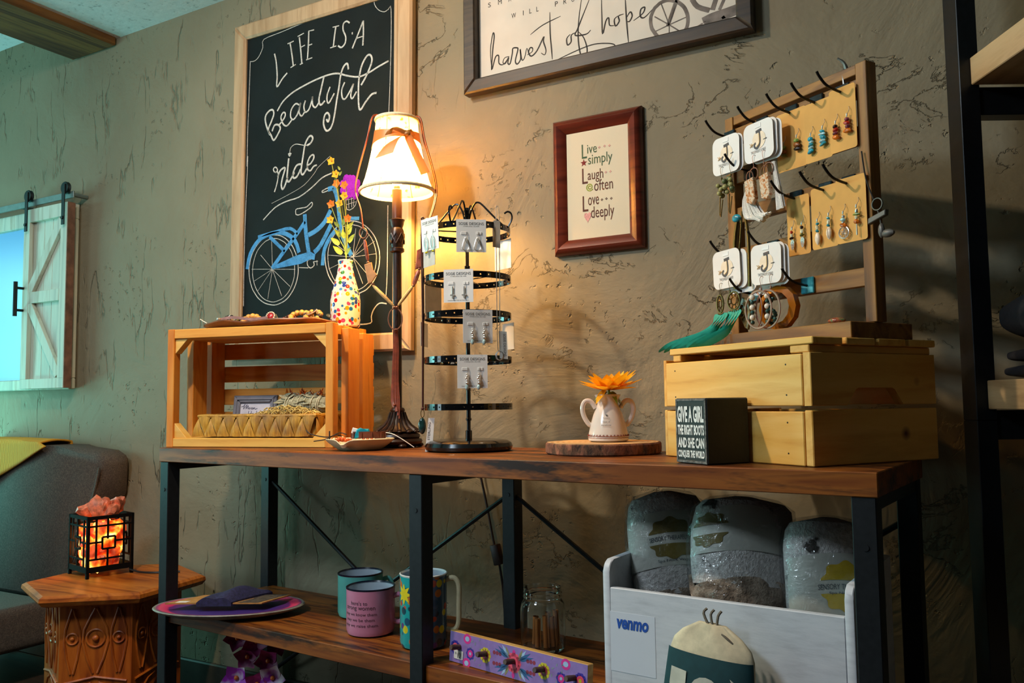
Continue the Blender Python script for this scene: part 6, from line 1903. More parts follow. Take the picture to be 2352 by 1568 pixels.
# ------------------------------------------------------------------ on the lower shelf
SZ = 0.3796
pl = thing('plate', 'oval rimmed wooden plate with a purple and pink painted border on the lower shelf', 'plate', tp(0.212, 0.070, SZ), VR)
m = MB()
def pp(k, f, z, n=56):
    a = 2 * math.pi * k / n
    return (0.192 * f * math.cos(a), 0.118 * f * math.sin(a), z)
m.rings([[pp(k, f, z) for k in range(56)] for f, z in ((0.55, 0.0005), (0.80, 0.006), (0.97, 0.015), (1.0, 0.020), (0.985, 0.0225), (0.93, 0.021), (0.75, 0.013), (0.02, 0.012))])
m.done('dish', plain('grey_wood_rim', '#7a7268', 0.5, 0, 0.15, 40), pl)
t = NT('painted_purple')
tc = t.n('ShaderNodeTexCoord'); mp = t.n('ShaderNodeMapping'); mp.inputs['Scale'].default_value = (1, 1.63, 1)
t.l(tc.outputs['Object'], mp.inputs[0])
gr = t.n('ShaderNodeVectorMath', operation='LENGTH'); t.l(mp.outputs[0], gr.inputs[0])
nz = t.noise(t.coord(), 34, 3)
rr_ = t.math('ADD', gr.outputs['Value'], t.math('MULTIPLY', t.math('SUBTRACT', nz, 0.5), 0.018))
t.set(t.ramp(t.math('MULTIPLY', rr_, 5.0), [(0.0, '#2a1a66'), (0.60, '#3a2270'), (0.66, '#4a1f66'), (0.76, '#5a1d60'), (0.79, '#c02a5a'), (0.88, '#d0405e'), (0.91, '#8a3a66')]), 0.5)
m = MB(); m.rings([[pp(k, f, z) for k in range(56)] for f, z in ((0.955, 0.0222), (0.93, 0.0219), (0.75, 0.0140), (0.02, 0.0130))], cap=False)
m.done('painted_face', t.m, pl)
cpl = lambda x, y, z: tp(0.212, 0.070, SZ) + Vector((x * math.cos(VR) - y * math.sin(VR), x * math.sin(VR) + y * math.cos(VR), z))
KR = plain('brown_kraft_sleeve', '#a8763a', 0.7, 0, 0.15, 40)
hb = thing('headband', 'navy cloth headband wrapped round a kraft card sleeve on the purple plate', 'headband', cpl(0.0, 0.01, 0.031), VR)
m = MB(); m.prism([(-0.152, -0.042), (-0.085, 0.046), (0.145, 0.040), (0.095, -0.050)], 0.0, 0.003)
m.done('card_sleeve', KR, hb)
m = MB(); m.prism([(0.030, -0.046), (0.085, -0.049), (0.139, 0.038), (0.052, 0.042), (0.060, 0.0)], 0.0031, 0.0034)
m.done('printed_panel', plain('dark_print', '#4a4034', 0.7, 0, 0.3, 120), hb)
m = MB(); m.prism([(-0.128, -0.036), (-0.100, -0.036), (-0.094, -0.024), (-0.122, -0.024)], 0.0031, 0.0037)
m.done('price_sticker', plain('white_sticker', '#d8d5cf', 0.6), hb)
m = MB()
rows = []
for i in range(15):
    f = i / 14
    y = -0.052 + 0.108 * f
    x0 = -0.070 + 0.074 * f
    hgt = 0.020 + 0.012 * math.sin(math.pi * f)
    rows.append([(x0 + 0.088 * g, y, -0.002 + (hgt + 0.0035 * math.sin(9 * g + 5 * f)) * math.sin(math.pi * (0.04 + 0.92 * g)) ** 0.5) for g in [j / 12 for j in range(13)]] + [(x0 + 0.088, y, -0.004), (x0, y, -0.004)])
m.rings(rows)
m.done('cloth_band', plain('navy_cloth', '#1f1d40', 0.8, 0, 0.2, 160, None, 0.4), hb)


def mug(name, label, loc, rz, r, h, mats, handle_ang, hr=0.026, straight=True, hand_z=None):
    t = thing(name, label, 'mug', loc, rz)
    m = MB()
    m.lathe([(0.001, 0.0008), (r - 0.010, 0.0008), (r - 0.003, 0.004), (r, 0.013), (r, h - 0.010), (r + 0.0006, h - 0.004)], 44, cap=False)
    body = m.done('body', mats[0], t)
    m = MB(); m.lathe([(r + 0.0004, h - 0.004), (r + 0.0012, h - 0.001), (r - 0.001, h), (r - 0.0035, h - 0.004)], 44, cap=False)
    m.done('rim', mats[1], t)
    m = MB(); m.lathe([(r - 0.0030, h - 0.003), (r - 0.004, h - 0.02), (r - 0.004, 0.015), (r - 0.012, 0.006), (0.001, 0.0055)], 44, cap=False)
    m.done('inside', mats[2], t)
    c, s = math.cos(handle_ang), math.sin(handle_ang)
    z0, z1 = hand_z or (h * 0.26, h * 0.78)
    pts = [(r - 0.002, z1), (r + hr * 0.6, z1 + 0.004), (r + hr, z1 - 0.012), (r + hr, (z0 + z1) / 2), (r + hr * 0.95, z0 + 0.012), (r + hr * 0.55, z0 - 0.002), (r - 0.002, z0)]
    m = MB(); m.tube(spline([(a * c, a * s, z) for a, z in pts], 4), 0.0058, 10)
    m.done('handle', mats[3], t)
    return t


NAVYRIM, INW = plain('navy_enamel_rim', '#14182a', 0.2), plain('pale_blue_white_enamel', '#b9c3cc', 0.15, 0, 0.02, 10, 0.5)
PINKE = plain('pink_enamel', '#c77f9c', 0.25, 0, 0.05, 14, 0.5)
mg = mug('mug', 'pink enamel mug printed with strong women text, in front of the mint mug', tp(0.652, 0.132, SZ + .0002), VR, 0.056, 0.108, (PINKE, NAVYRIM, INW, PINKE), R(-6), 0.024)
m = MB()
def cyl_text(m, s, r, ang, z, w, h):
    """bend lettering round a cylinder"""
    mm = MB(); mm.text(s, -w / 2, 0, w / 2, h, h=0.0)
    for v in mm.bm.verts:
        a = ang + v.co.x / r
        v.co = Vector((r * math.sin(a), -r * math.cos(a), z + v.co.y))
    me = bpy.data.meshes.new('tmp'); mm.bm.to_mesh(me); mm.bm.free()
    m.bm.from_mesh(me); bpy.data.meshes.remove(me)
for tx_, z, w, h in (("here's to", 0.074, 0.042, 0.0088), ('strong women', 0.0605, 0.078, 0.0105), ('may we know them', 0.0480, 0.086, 0.0088), ('may we be them', 0.0355, 0.076, 0.0088), ('may we raise them', 0.0230, 0.090, 0.0088)):
    cyl_text(m, tx_, 0.0564, R(-20), z, w, h)
m.done('printed_lettering', plain('dark_plum_print', '#3a1f2e', 0.6), mg)
MINT = plain('mint_enamel', '#5fb3a8', 0.25, 0, 0.05, 14, 0.5)
mug('mug', 'mint green enamel mug standing behind the pink mug', tp(0.515, 0.235, SZ + .0002), VR, 0.056, 0.108, (MINT, NAVYRIM, INW, MINT), R(14), 0.024)
t = NT('garden_print_glaze')
vo = t.n('ShaderNodeTexVoronoi'); vo.inputs['Scale'].default_value = 52
t.l(t.coord(), vo.inputs['Vector'])
hs = t.n('ShaderNodeSeparateColor'); t.l(vo.outputs['Color'], hs.inputs[0])
pal = t.ramp(hs.outputs[0], [(0.0, '#d8c420'), (0.2, '#b8442a'), (0.36, '#1d4f6a'), (0.52, '#5a3a78'), (0.66, '#c8702a'), (0.82, '#143a4a')], 'CONSTANT')
tc = t.n('ShaderNodeTexCoord'); sp = t.n('ShaderNodeSeparateXYZ'); t.l(tc.outputs['Object'], sp.inputs[0])
half = t.ramp(t.math('ADD', t.math('MULTIPLY', sp.outputs['X'], 12), 0.5), [(0.40, '#1d9a9a'), (0.60, '#3a5a74')])
t.set(t.mix(t.ramp(vo.outputs['Distance'], [(0.40, 1.0), (0.48, 0.0)]), half, pal), 0.18, 0, 0.5)
tm = mug('mug', 'tall teal floral mug with a cream handle beside the middle table leg', tp(0.826, 0.118, SZ + .0002), VR, 0.0515, 0.158, (t.m, plain('white_glaze_rim', '#d5d8d4', 0.2), INW, plain('cream_glaze_handle', '#cdbf98', 0.25)), R(-4), 0.027, hand_z=(0.036, 0.142))
m = MB()
for k in range(8):
    a = 2 * math.pi * k / 8
    mm = MB(); petal(mm, (0, 0, 0), (math.cos(a), math.sin(a), 0), (0, 0, 1), 0.022, 0.009, 0.0, nseg=4)
    for v in mm.bm.verts:
        an = R(-48) + v.co.x / 0.052
        v.co = Vector((0.0521 * math.sin(an), -0.0521 * math.cos(an), 0.118 + v.co.y))
    me = bpy.data.meshes.new('tmp'); mm.bm.to_mesh(me); mm.bm.free(); m.bm.from_mesh(me); bpy.data.meshes.remove(me)
m.done('yellow_flower', plain('yellow_glaze', '#d8c41e', 0.25), tm)

# glass jar of cinnamon sticks
GLASS = NT('clear_glass')
GLASS.set((0.95, 0.98, 0.98, 1), 0.02)
GLASS.b.inputs['Transmission Weight'].default_value = 1.0
GLASS.b.inputs['IOR'].default_value = 1.45
GLASS = GLASS.m
jar = thing('jar', 'clear glass mason jar of cinnamon sticks behind the painted hook board', 'jar', tp(1.062, 0.236, SZ + .0002), VR)
m = MB()
m.lathe([(0.001, 0.0006), (0.042, 0.0006), (0.047, 0.006), (0.0485, 0.03), (0.0485, 0.085), (0.046, 0.098), (0.041, 0.106), (0.0415, 0.110), (0.0425, 0.112), (0.041, 0.114), (0.041, 0.118), (0.0425, 0.120), (0.041, 0.122), (0.041, 0.131), (0.0395, 0.132), (0.0385, 0.131), (0.0385, 0.107), (0.0435, 0.097), (0.046, 0.084), (0.046, 0.03), (0.044, 0.008), (0.001, 0.005)], 44)
m.done('glass', GLASS, jar)
CIN = wood('cinnamon_bark', ['#6a3414', '#a8622a', '#c4803c'], (30, 30, 2), 0.7, 0, 0.3)
jx = lambda x, y, z: tp(1.062, 0.236, SZ) + Vector((x * math.cos(VR) - y * math.sin(VR), x * math.sin(VR) + y * math.cos(VR), z))
for k, (x, y, tlt, tl2, L) in enumerate(((-0.012, -0.010, 0.05, 0.02, 0.060), (0.006, -0.016, -0.03, -0.05, 0.066), (0.022, -0.006, 0.02, -0.06, 0.062), (0.030, 0.008, 0.0, -0.05, 0.072), (-0.018, 0.012, 0.03, 0.06, 0.060), (0.010, 0.010, 0.02, 0.02, 0.068))):
    m = MB()
    P = []
    for i in range(26):
        a = i * 0.36
        rr_ = 0.0075 - 0.00018 * i
        P.append((rr_ * math.cos(a), rr_ * math.sin(a)))
    Q = [(x_ * 0.8, y_ * 0.8) for x_, y_ in P]
    m.rings([[(p[0], p[1], z) for p in P] + [(q[0], q[1], z) for q in reversed(Q)] for z in (0, L)])
    o = m.done('cinnamon_stick', CIN, None, loc=jx(x, y, 0.0075), rot=(tlt, tl2, 0))
    tag(o, 'curled brown cinnamon stick standing inside the glass jar', 'cinnamon', 'cinnamon sticks in the jar')

# painted hook board
ha = TA + math.atan2(0.0123 - 0.0608, 1.2996 - 0.9448)
hbd = thing('hook_board', 'purple folk art hook board with five wooden pegs leaning on the lower shelf', 'hook board', tp(0.9448, 0.0608, SZ), rot=(R(-4), 0, ha))
BLn = 0.358
m = MB(); m.box2((0, 0, 0.0005), (BLn, 0.015, 0.062), 0.001)
m.done('board', wood('board_pine_edge', ['#a8783e', '#c2934f', '#cfa565'], (2, 20, 20), 0.5), hbd)
FOLK = [plain('folk_' + n, c, 0.5, 0, 0.05, 60) for n, c in (('lilac', '#8a6fae'), ('magenta', '#d02a8a'), ('coral', '#e0506a'), ('indigo', '#3a2a96'), ('yellow', '#c8b82a'), ('blue', '#2a5a8a'), ('grey', '#7f8a92'), ('maroon', '#8a2f44'), ('sky', '#9ab8d8'), ('olive', '#8a8458'))]
m = MB(); Mx = front(-0.0003)
m.prism([(0.001, 0.002), (BLn - 0.001, 0.002), (BLn - 0.001, 0.061), (0.001, 0.061)], 0, 0.0004, M=Mx)
def flower2(x, z, r, c1, c2, n=10, c3=4):
    for k in range(n):
        a = 2 * math.pi * k / n
        m.prism([(x + r * 0.68 * math.cos(a) + r * 0.36 * math.cos(q * 1.0472), z + r * 0.68 * math.sin(a) + r * 0.36 * math.sin(q * 1.0472)) for q in range(6)], 0.0004, 0.0006, mi=c1, M=Mx)
    m.prism([(x + r * 0.62 * math.cos(q * .5236), z + r * 0.62 * math.sin(q * .5236)) for q in range(12)], 0.0006, 0.0008, mi=c2, M=Mx)
    m.prism([(x + r * 0.26 * math.cos(q * .785), z + r * 0.26 * math.sin(q * .785)) for q in range(8)], 0.0008, 0.0010, mi=c3, M=Mx)
def leaf2(x, z, a, L, w_, c):
    m.prism([(x + math.cos(a) * L * f + -math.sin(a) * g, z + math.sin(a) * L * f + math.cos(a) * g) for f, g in ((0, 0), (.3, w_ * .8), (.6, w_ * .7), (1, 0), (.6, -w_ * .7), (.3, -w_ * .8))], 0.0004, 0.0006, mi=c, M=Mx)
for sgn in (-1, 1):
    X = lambda d: BLn / 2 + sgn * d
    flower2(X(0.162), 0.031, 0.014, 3, 2); flower2(X(0.118), 0.026, 0.012, 3, 1, 8, 8)
    for z in (0.053, 0.006):
        m.prism([(X(0.128) + 0.011 * math.cos(q * .45), z + 0.010 * math.sin(q * .45)) for q in range(14)], 0.0004, 0.0006, mi=1, M=Mx)
        m.prism([(X(0.128) + 0.006 * math.cos(q * .45), z + 0.005 * math.sin(q * .45)) for q in range(14)], 0.0006, 0.0008, mi=8, M=Mx)
    flower2(X(0.076), 0.031, 0.015, 4, 7)
    for z in (0.031 + 0.010, 0.031 - 0.010):
        for d in (0.052, 0.044, 0.036):
            m.prism([(X(d) + 0.004 * math.cos(q * .785), z + 0.004 * math.sin(q * .785)) for q in range(8)], 0.0004, 0.0006, mi=7, M=Mx)
    for a, L, c in ((0.55, 0.05, 5), (0.85, 0.042, 8), (1.15, 0.034, 9), (0.30, 0.056, 5)):
        for s2 in (-1, 1):
            leaf2(BLn / 2 + sgn * 0.012, 0.031 + s2 * 0.006, (a * s2 if sgn > 0 else math.pi - a * s2), L * 0.72, 0.0042, c)
    for k in range(10):
        leaf2(X(0.094 + 0.012 * (k % 3)), 0.008 + 0.046 * (k / 9), 0.9 * (k % 2) + .4, 0.008, 0.002, 6)
flower2(BLn / 2, 0.031, 0.019, 2, 2, 12, 1)
for z in (0.050, 0.008):
    leaf2(BLn / 2, z + 0.006, -1.57, 0.013, 0.005, 1)
m.done('folk_painting', FOLK, hbd)
for k in range(5):
    x = 0.030 + k * (BLn - 0.06) / 4
    m = MB(); m.tube([(x, -0.0015, 0.034), (x, -0.022, 0.036), (x, -0.026, 0.0365)], [0.0052, 0.0056, 0.0045], 12)
    m.done('peg', plain('brown_peg', '#4f372b', 0.5, 0, 0.15, 60), hbd)
m = MB(); m.prism(rrect(0.026, 0.017, 0.002, 3, 0.028, 0.018), 0.0011, 0.0016, M=Mx)
m.done('price_sticker', plain('white_sticker', '#d8d5cf', 0.6), hbd)
m = MB(); m.text('12', 0.026, 0.012, 0.036, 0.022, M=Mx, z=0.0016); m.text('$', 0.019, 0.018, 0.022, 0.023, M=Mx, z=0.0016)
m.done('price', CARDINK, hbd)

# white box with clear bags, notice and drawstring bag
WHITEP = NT('white_painted_board')
_f = WHITEP.noise(WHITEP.coord((2, 10, 10)), 8, 5, 0.65)
WHITEP.set(WHITEP.ramp(_f, [(0.25, '#b9bbc0'), (0.5, '#cbcdd2'), (0.75, '#d4d5d9')]), 0.5)
WHITEP.bump(_f, 0.15, 0.002)
WHITEP = WHITEP.m
bx = thing('display_box', 'large white painted wooden box of plastic bags at the right of the lower shelf', 'box', tp(0, 0, 0), TA)
m = MB(); m.box2((1.341, 0.026, SZ + .0006), (1.740, 0.038, 0.580), 0.0015)
m.done('front_panel', WHITEP, bx)
for x0, x1 in ((1.328, 1.3408), (1.7402, 1.753)):
    m = MB()
    pts = [(0.026, SZ + .0006), (0.300, SZ + .0006), (0.300, 0.632)] + [(0.044 + 0.018 * math.cos(R(a)), 0.606 + 0.020 * math.sin(R(a))) for a in range(90, 181, 15)]
    m.prism(pts, x0, x1, M=Matrix(((0, 0, 1, 0), (1, 0, 0, 0), (0, 1, 0, 0), (0, 0, 0, 1))), bev=0.0015)
    m.done('side_panel', WHITEP, bx)
m = MB(); m.box2((1.341, 0.288, SZ + .0006), (1.740, 0.300, 0.60), 0.0015)
m.done('back_panel', WHITEP, bx)
m = MB(); m.box2((1.341, 0.0385, SZ + .0006), (1.740, 0.2875, SZ + .012))
m.done('bottom_panel', WHITEP, bx)
nt_ = thing('payment_notice', 'white paper notice with the blue word venmo taped on the white box', 'notice', tp(1.384, 0.0255, 0.487), TA)
m = MB(); m.prism([(-0.043, -0.050), (0.043, -0.050), (0.043, 0.052), (-0.043, 0.052)], -0.0004, 0.0, M=FRONT)
m.done('paper', plain('notice_paper', '#cfd2da', 0.6, 0, 0.01, 8), nt_)
m = MB(); m.text('venmo', -0.031, 0.024, 0.031, 0.041, M=front(-0.0003) @ Matrix(((1, 0.12, 0, -0.004), (0, 1, 0, 0), (0, 0, 1, 0), (0, 0, 0, 1))), h=0.0003, bold=0.035)
m.done('lettering', plain('notice_blue', '#1d4fa8', 0.6), nt_)

FURP = NT('spotted_fur_fabric')
_f = FURP.noise(FURP.coord(), 14, 4, 0.6)
_g = FURP.noise(FURP.coord(), 120, 4, 0.7)
FURP.set(FURP.mix(FURP.ramp(_f, [(0.57, 0.0), (0.62, 1.0)]), FURP.ramp(_g, [(0.3, '#b0a8a2'), (0.6, '#d4cdc6'), (0.8, '#e0dad5')]), lin('#3a342f')), 0.95)
FURP.bump(_g, 1.0, 0.006)
FURP = FURP.m
GRAIN = NT('taupe_fur_fabric')
_g = GRAIN.noise(GRAIN.coord(), 48, 5, 0.7)
GRAIN.set(GRAIN.ramp(_g, [(0.35, '#6a5848'), (0.52, '#a08c78'), (0.7, '#c0ae9a')]), 0.95)
GRAIN.bump(_g, 1.0, 0.008)
GRAIN = GRAIN.m
CELLO = NT('clear_cellophane')
_f = CELLO.noise(CELLO.coord((1, 1, 1)), 26, 4, 0.6, 1.5)
gl = CELLO.n('ShaderNodeBsdfGlossy'); gl.inputs['Roughness'].default_value = 0.08
tr = CELLO.n('ShaderNodeBsdfTransparent'); tr.inputs['Color'].default_value = (0.95, 0.96, 0.97, 1)
lw = CELLO.n('ShaderNodeLayerWeight'); lw.inputs['Blend'].default_value = 0.35
bp = CELLO.n('ShaderNodeBump'); bp.inputs['Strength'].default_value = 0.7; bp.inputs['Distance'].default_value = 0.012
CELLO.l(_f, bp.inputs['Height']); CELLO.l(bp.outputs[0], gl.inputs['Normal']); CELLO.l(bp.outputs[0], lw.inputs['Normal'])
mx = CELLO.n('ShaderNodeMixShader')
CELLO.l(CELLO.math('ADD', CELLO.math('MULTIPLY', lw.outputs['Fresnel'], 0.30), 0.035), mx.inputs[0]); CELLO.l(tr.outputs[0], mx.inputs[1]); CELLO.l(gl.outputs[0], mx.inputs[2])
CELLO.l(mx.outputs[0], CELLO.out.inputs['Surface'])
CELLO = CELLO.m
LABP = plain('label_band_paper', '#b4b2a6', 0.6, 0, 0.05, 12)
LEAFO, LEAFY2 = plain('olive_leaf_print', '#6a5a1c', 0.6, 0, 0.1, 30), plain('yellow_leaf_print', '#b89a1a', 0.6, 0, 0.1, 30)


def wrap_bag(label, s, t_, z, r, h, lean, band, leafmat, roll=0.0, lines=(), yaw=0.0, end=0.05, leaf_x=0.0):
    """a rolled fur wrap with a paper band inside a clear bag"""
    root = thing('wrapped_roll', label, 'packet', tp(s, t_, z), rot=Euler((lean, roll, VR + yaw)))
    root['group'] = 'fur wraps in clear bags in the white box'
    n = 36
    FL = 0.62
    prof = [(0.20, 0.0), (0.66, 0.004), (0.88, 0.018), (0.97, 0.045), (0.98, h * .45), (0.96, h * .75), (0.90, h * .90), (0.72, h * .975), (0.2, h)]
    def fr(z_):
        for (f0, z0), (f1, z1) in zip(prof, prof[1:]):
            if z_ <= z1:
                return f0 + (f1 - f0) * max(0, (z_ - z0)) / (z1 - z0)
        return prof[-1][0]
    def rr(k, f, zz, sag=0.0):
        a = 2 * math.pi * k / n
        return (r * f * math.cos(a), r * FL * f * math.sin(a), zz - sag * math.cos(a) ** 2 * (1 if math.sin(a) < 0 else 0))
    def lev(lo, hi, cnt):
        return [lo + (hi - lo) * i / cnt for i in range(cnt + 1)]
    m = MB()
    m.rings([[rr(k, fr(zz) * (1 + 0.02 * math.sin(5 * 2 * math.pi * k / n + 40 * zz)), zz) for k in range(n)] for zz in lev(end * 0.8, h, 14)])
    m.done('fur_roll', FURP, root)
    m = MB()
    m.rings([[rr(k, fr(zz) * (1.015 + 0.04 * math.sin(7 * 2 * math.pi * k / n + 90 * zz) * (zz / end)), zz, 0.02 * zz / end) for k in range(n)] for zz in lev(0.0, end, 8)])
    m.done('roll_end', GRAIN, root)
    z0, z1 = band
    m = MB()
    ks = range(n // 2 + 1, n)
    m.rings([[rr(k, fr(zz) + 0.022, zz, 0.012) for k in ks] for zz in lev(z0, z1, 6)], False, False, wrap=False)
    bd2 = m.done('paper_band', LABP, root)
    def onband(x, zz, off):
        an = x / r
        f = fr(zz) + 0.022 + off
        return (r * f * math.sin(an), -r * FL * f * math.cos(an), zz - 0.012 * math.sin(an) ** 2)
    m = MB()
    for sg_ in (1, -1):
        cz = (z0 + z1) / 2 + sg_ * (z1 - z0) * 0.10
        hh = (z1 - z0) * 0.27
        P = []
        for q in range(31):
            a = math.pi * q / 30
            b = 1 + 0.09 * math.cos(8 * a)
            P.append((leaf_x + 0.040 * math.cos(a) * b, cz + sg_ * hh * math.sin(a) * b))
        inner = [(leaf_x + 0.040 * math.cos(math.pi * q / 30), cz) for q in range(31)]
        for f0, f1 in ((0.0, 0.34), (0.34, 0.67), (0.67, 1.0)):
            ra = [onband(i[0] + (p[0] - i[0]) * f0, i[1] + (p[1] - i[1]) * f0, 0.012) for i, p in zip(inner, P)]
            rb = [onband(i[0] + (p[0] - i[0]) * f1, i[1] + (p[1] - i[1]) * f1, 0.012) for i, p in zip(inner, P)]
            m.rings([ra, rb], False, False, wrap=False)
    m.done('leaf_print', leafmat, bd2)
    if lines:
        m = MB()
        for body, zf, w_, hh in lines:
            mm = MB(); mm.text(body, -w_ / 2, 0, w_ / 2, hh, h=0.0)
            for v in mm.bm.verts:
                v.co = Vector(onband(leaf_x + v.co.x, z0 + (z1 - z0) * zf + v.co.y, 0.018))
            me = bpy.data.meshes.new('tmp'); mm.bm.to_mesh(me); mm.bm.free(); m.bm.from_mesh(me); bpy.data.meshes.remove(me)
        m.done('printed_lettering', plain('slate_print', '#3a4048', 0.6), bd2)
    m = MB()
    m.rings([[rr(k, (fr(min(max(zz, 0), h)) + 0.07) * (1 + 0.018 * math.sin(3 * 2 * math.pi * k / n + 40 * zz) + 0.015 * math.sin(11 * 2 * math.pi * k / n)), zz) for k in range(n)] for zz in [-0.003] + lev(0.004, h * 0.98, 12) + [h + 0.003]])
    m.done('clear_bag', CELLO, root, angle=80)
    return root


wrap_bag('clear bagged spotted fur wrap at the left of the white box', 1.412, 0.150, 0.518, 0.076, 0.222, R(-9), (0.088, 0.185), LEAFO, R(-4), (('SENSORY THERAPEUTICS', 0.46, 0.085, 0.008), ('Spa Neck Wrap', 0.06, 0.06, 0.006)), end=0.048)
wrap_bag('largest bagged fur wrap with a taupe end in the middle of the white box', 1.548, 0.125, 0.524, 0.094, 0.216, R(-14), (0.118, 0.196), LEAFO, R(5), (), end=0.075, leaf_x=-0.085)
wrap_bag('bagged fur wrap with a yellow leaf label at the right of the white box', 1.696, 0.135, 0.522, 0.082, 0.190, R(-14), (0.022, 0.128), LEAFY2, R(6), (('SENSORY THERAPEUTICS', 0.46, 0.095, 0.0085), ('Spa Neck Wrap', 0.38, 0.06, 0.005)), yaw=0.1, end=0.02)
m = MB()
rows = []
for i in range(13):
    f = i / 12
    z = -0.19 + 0.185 * f
    wv = 0.083 - 0.018 * f if f < 0.75 else 0.0695 * (1 - ((f - .75) / .25) ** 2 * 0.66)
    th = 0.020 * math.sin(math.pi * min(1, 0.15 + 0.8 * f)) + 0.004
    rows.append([(wv * math.cos(2 * math.pi * k / 32) * (1 + 0.02 * math.sin(7 * 2 * math.pi * k / 32 + 9 * f)), -0.022 + th * math.sin(2 * math.pi * k / 32) + 0.0015 * math.sin(5 * 2 * math.pi * k / 32 + 6 * f), z) for k in range(32)])
ds = thing('drawstring_bag', 'cream drawstring pouch with a dark green printed panel hanging on the white box', 'bag', tp(1.550, 0.0, 0.560), rot=(0, R(4), TA))
m.rings(rows)
m.done('pouch', plain('cream_muslin', '#d5c4a2', 0.85, 0, 0.08, 50, None, 0.4), ds, angle=70)
m = MB()
def pr_(f, u, off=0.0030):
    z = -0.19 + 0.185 * f
    wv = 0.083 - 0.018 * f
    th = 0.020 * math.sin(math.pi * min(1, 0.15 + 0.8 * f)) + 0.004
    a = math.pi + math.pi * (0.04 + 0.92 * u)
    return (wv * math.cos(a) * 1.01, -0.022 + th * math.sin(a) * 1.03 - off, z)
m.grid(lambda u, v: pr_(0.02 + 0.73 * v, u), 24, 14)
m.done('green_panel', plain('dark_green_print', '#123c40', 0.8, 0, 0.06, 60), ds, angle=70)
m = MB()
for pts in ([(-0.048, 0.105), (-0.048, 0.075), (-0.040, 0.050), (-0.028, 0.048), (-0.022, 0.058), (-0.022, 0.104)], [(0.002 + 0.018 * math.cos(a), 0.074 + 0.028 * math.sin(a)) for a in [q * .3927 for q in range(16)]],
            [(0.030, 0.108), (0.044, 0.096), (0.050, 0.078), (0.046, 0.060), (0.034, 0.050), (0.040, 0.066), (0.041, 0.080), (0.037, 0.096)], [(-0.040, 0.030), (-0.030, 0.020), (-0.034, 0.0), (-0.044, 0.0)]):
    vs = [m.bm.verts.new(Vector(pr_(0.10 + 0.60 * z / 0.125, 0.5 + x / 0.150, 0.0050))) for x, z in pts]
    c = m.bm.verts.new(sum((v.co for v in vs), Vector()) / len(vs))
    for q in range(len(vs)):
        m.bm.faces.new((c, vs[q], vs[(q + 1) % len(vs)]))
m.done('white_letter_shapes', plain('cream_print', '#c9c4b2', 0.8), ds)
m = MB()
for dx in (-0.004, 0.002, 0.008):
    m.tube(spline([(dx, -0.024, -0.010), (dx - 0.008 + dx, -0.020, 0.008), (dx * 2 - 0.004, -0.016, 0.016)], 3), 0.0022, 6)
m.tube(spline([(0.006, -0.026, -0.012), (0.030, -0.030, -0.022), (0.052, -0.022, -0.045), (0.066, -0.012, -0.09)], 4), 0.0022, 6)
m.done('cord', plain('grey_brown_cord', '#6a6052', 0.8), ds)

# orchid below the shelf
oc = thing('orchid', 'purple and white artificial orchid standing below the left end of the shelf', 'flower', tp(0.225, 0.165, 0.1085), VR)
m = MB(); m.lathe([(0.001, 0.0), (0.035, 0.0), (0.045, 0.06), (0.047, 0.065), (0.043, 0.065), (0.034, 0.006), (0.001, 0.006)], 28)
m.done('pot', plain('orchid_pot', '#8a8a88', 0.4), oc)
m = MB(); m.tube(spline([(0, 0, 0.02), (0.01, 0, 0.1), (-0.01, -0.01, 0.17), (-0.02, -0.02, 0.20)], 4), 0.003, 6)
m.done('stem', STEMG, oc)
ORC, ORW = plain('orchid_magenta', '#8a1a5e', 0.5, 0, 0.25, 40), NT('orchid_white_purple')
_f = ORW.noise(ORW.coord(), 22, 2)
ORW.set(ORW.ramp(_f, [(0.42, '#d8cfdc'), (0.55, '#9a2ab0')]), 0.5)
ORW = ORW.m
for (x, y, z, s, mat) in ((-0.060, -0.015, 0.195, 1.0, ORC), (-0.005, -0.03, 0.190, 1.1, ORC), (0.045, -0.01, 0.180, 1.0, ORC), (-0.03, -0.025, 0.150, 1.0, ORC), (0.025, -0.03, 0.140, 1.0, ORC), (-0.055, -0.035, 0.100, 1.1, ORW), (0.040, -0.04, 0.100, 1.1, ORW), (0.0, -0.04, 0.085, 1.0, ORC)):
    for k in range(5):
        a = 2 * math.pi * k / 5 + x * 30
        m = MB(); petal(m, (x, y, z), (math.cos(a), -0.35, math.sin(a)), (0, -1, 0.1), 0.036 * s, 0.032 * s, 0.15, nseg=5)
        m.done('petal', mat, oc)
    m = MB(); m.ball((x, y - 0.006, z), 0.006, 8, 6)
    m.done('lip', plain('orchid_lip', '#c8641a', 0.5), oc)

# lamp cord with its rocker switch hanging behind the table
lcrd = thing('lamp_cord', 'brown lamp cord with an inline switch hanging behind the table', 'cord', (0, 0, 0))
m = MB(); m.tube(spline([(-1.185, -0.045, 0.79), (-1.178, -0.022, 0.735), (-1.160, -0.020, 0.66), (-1.138, -0.020, 0.558), (-1.133, -0.020, 0.545)], 4), 0.0032, 7)
m.tube(spline([(-1.121, -0.020, 0.500), (-1.112, -0.020, 0.45), (-1.108, -0.020, 0.40), (-1.100, -0.020, 0.30), (-1.09, -0.02, 0.15), (-1.07, -0.02, 0.12)], 4), 0.0032, 7)
m.done('cable', plain('brown_cable', '#2a160e', 0.5), lcrd)
m = MB(); m.box((0, 0, 0), (0.023, 0.020, 0.052), 0.004, M=Matrix.Translation((-1.127, -0.020, 0.522)) @ Matrix.Rotation(R(-14), 4, 'Y'), seg=2)
m.done('switch', plain('brown_switch', '#24120c', 0.4), lcrd)
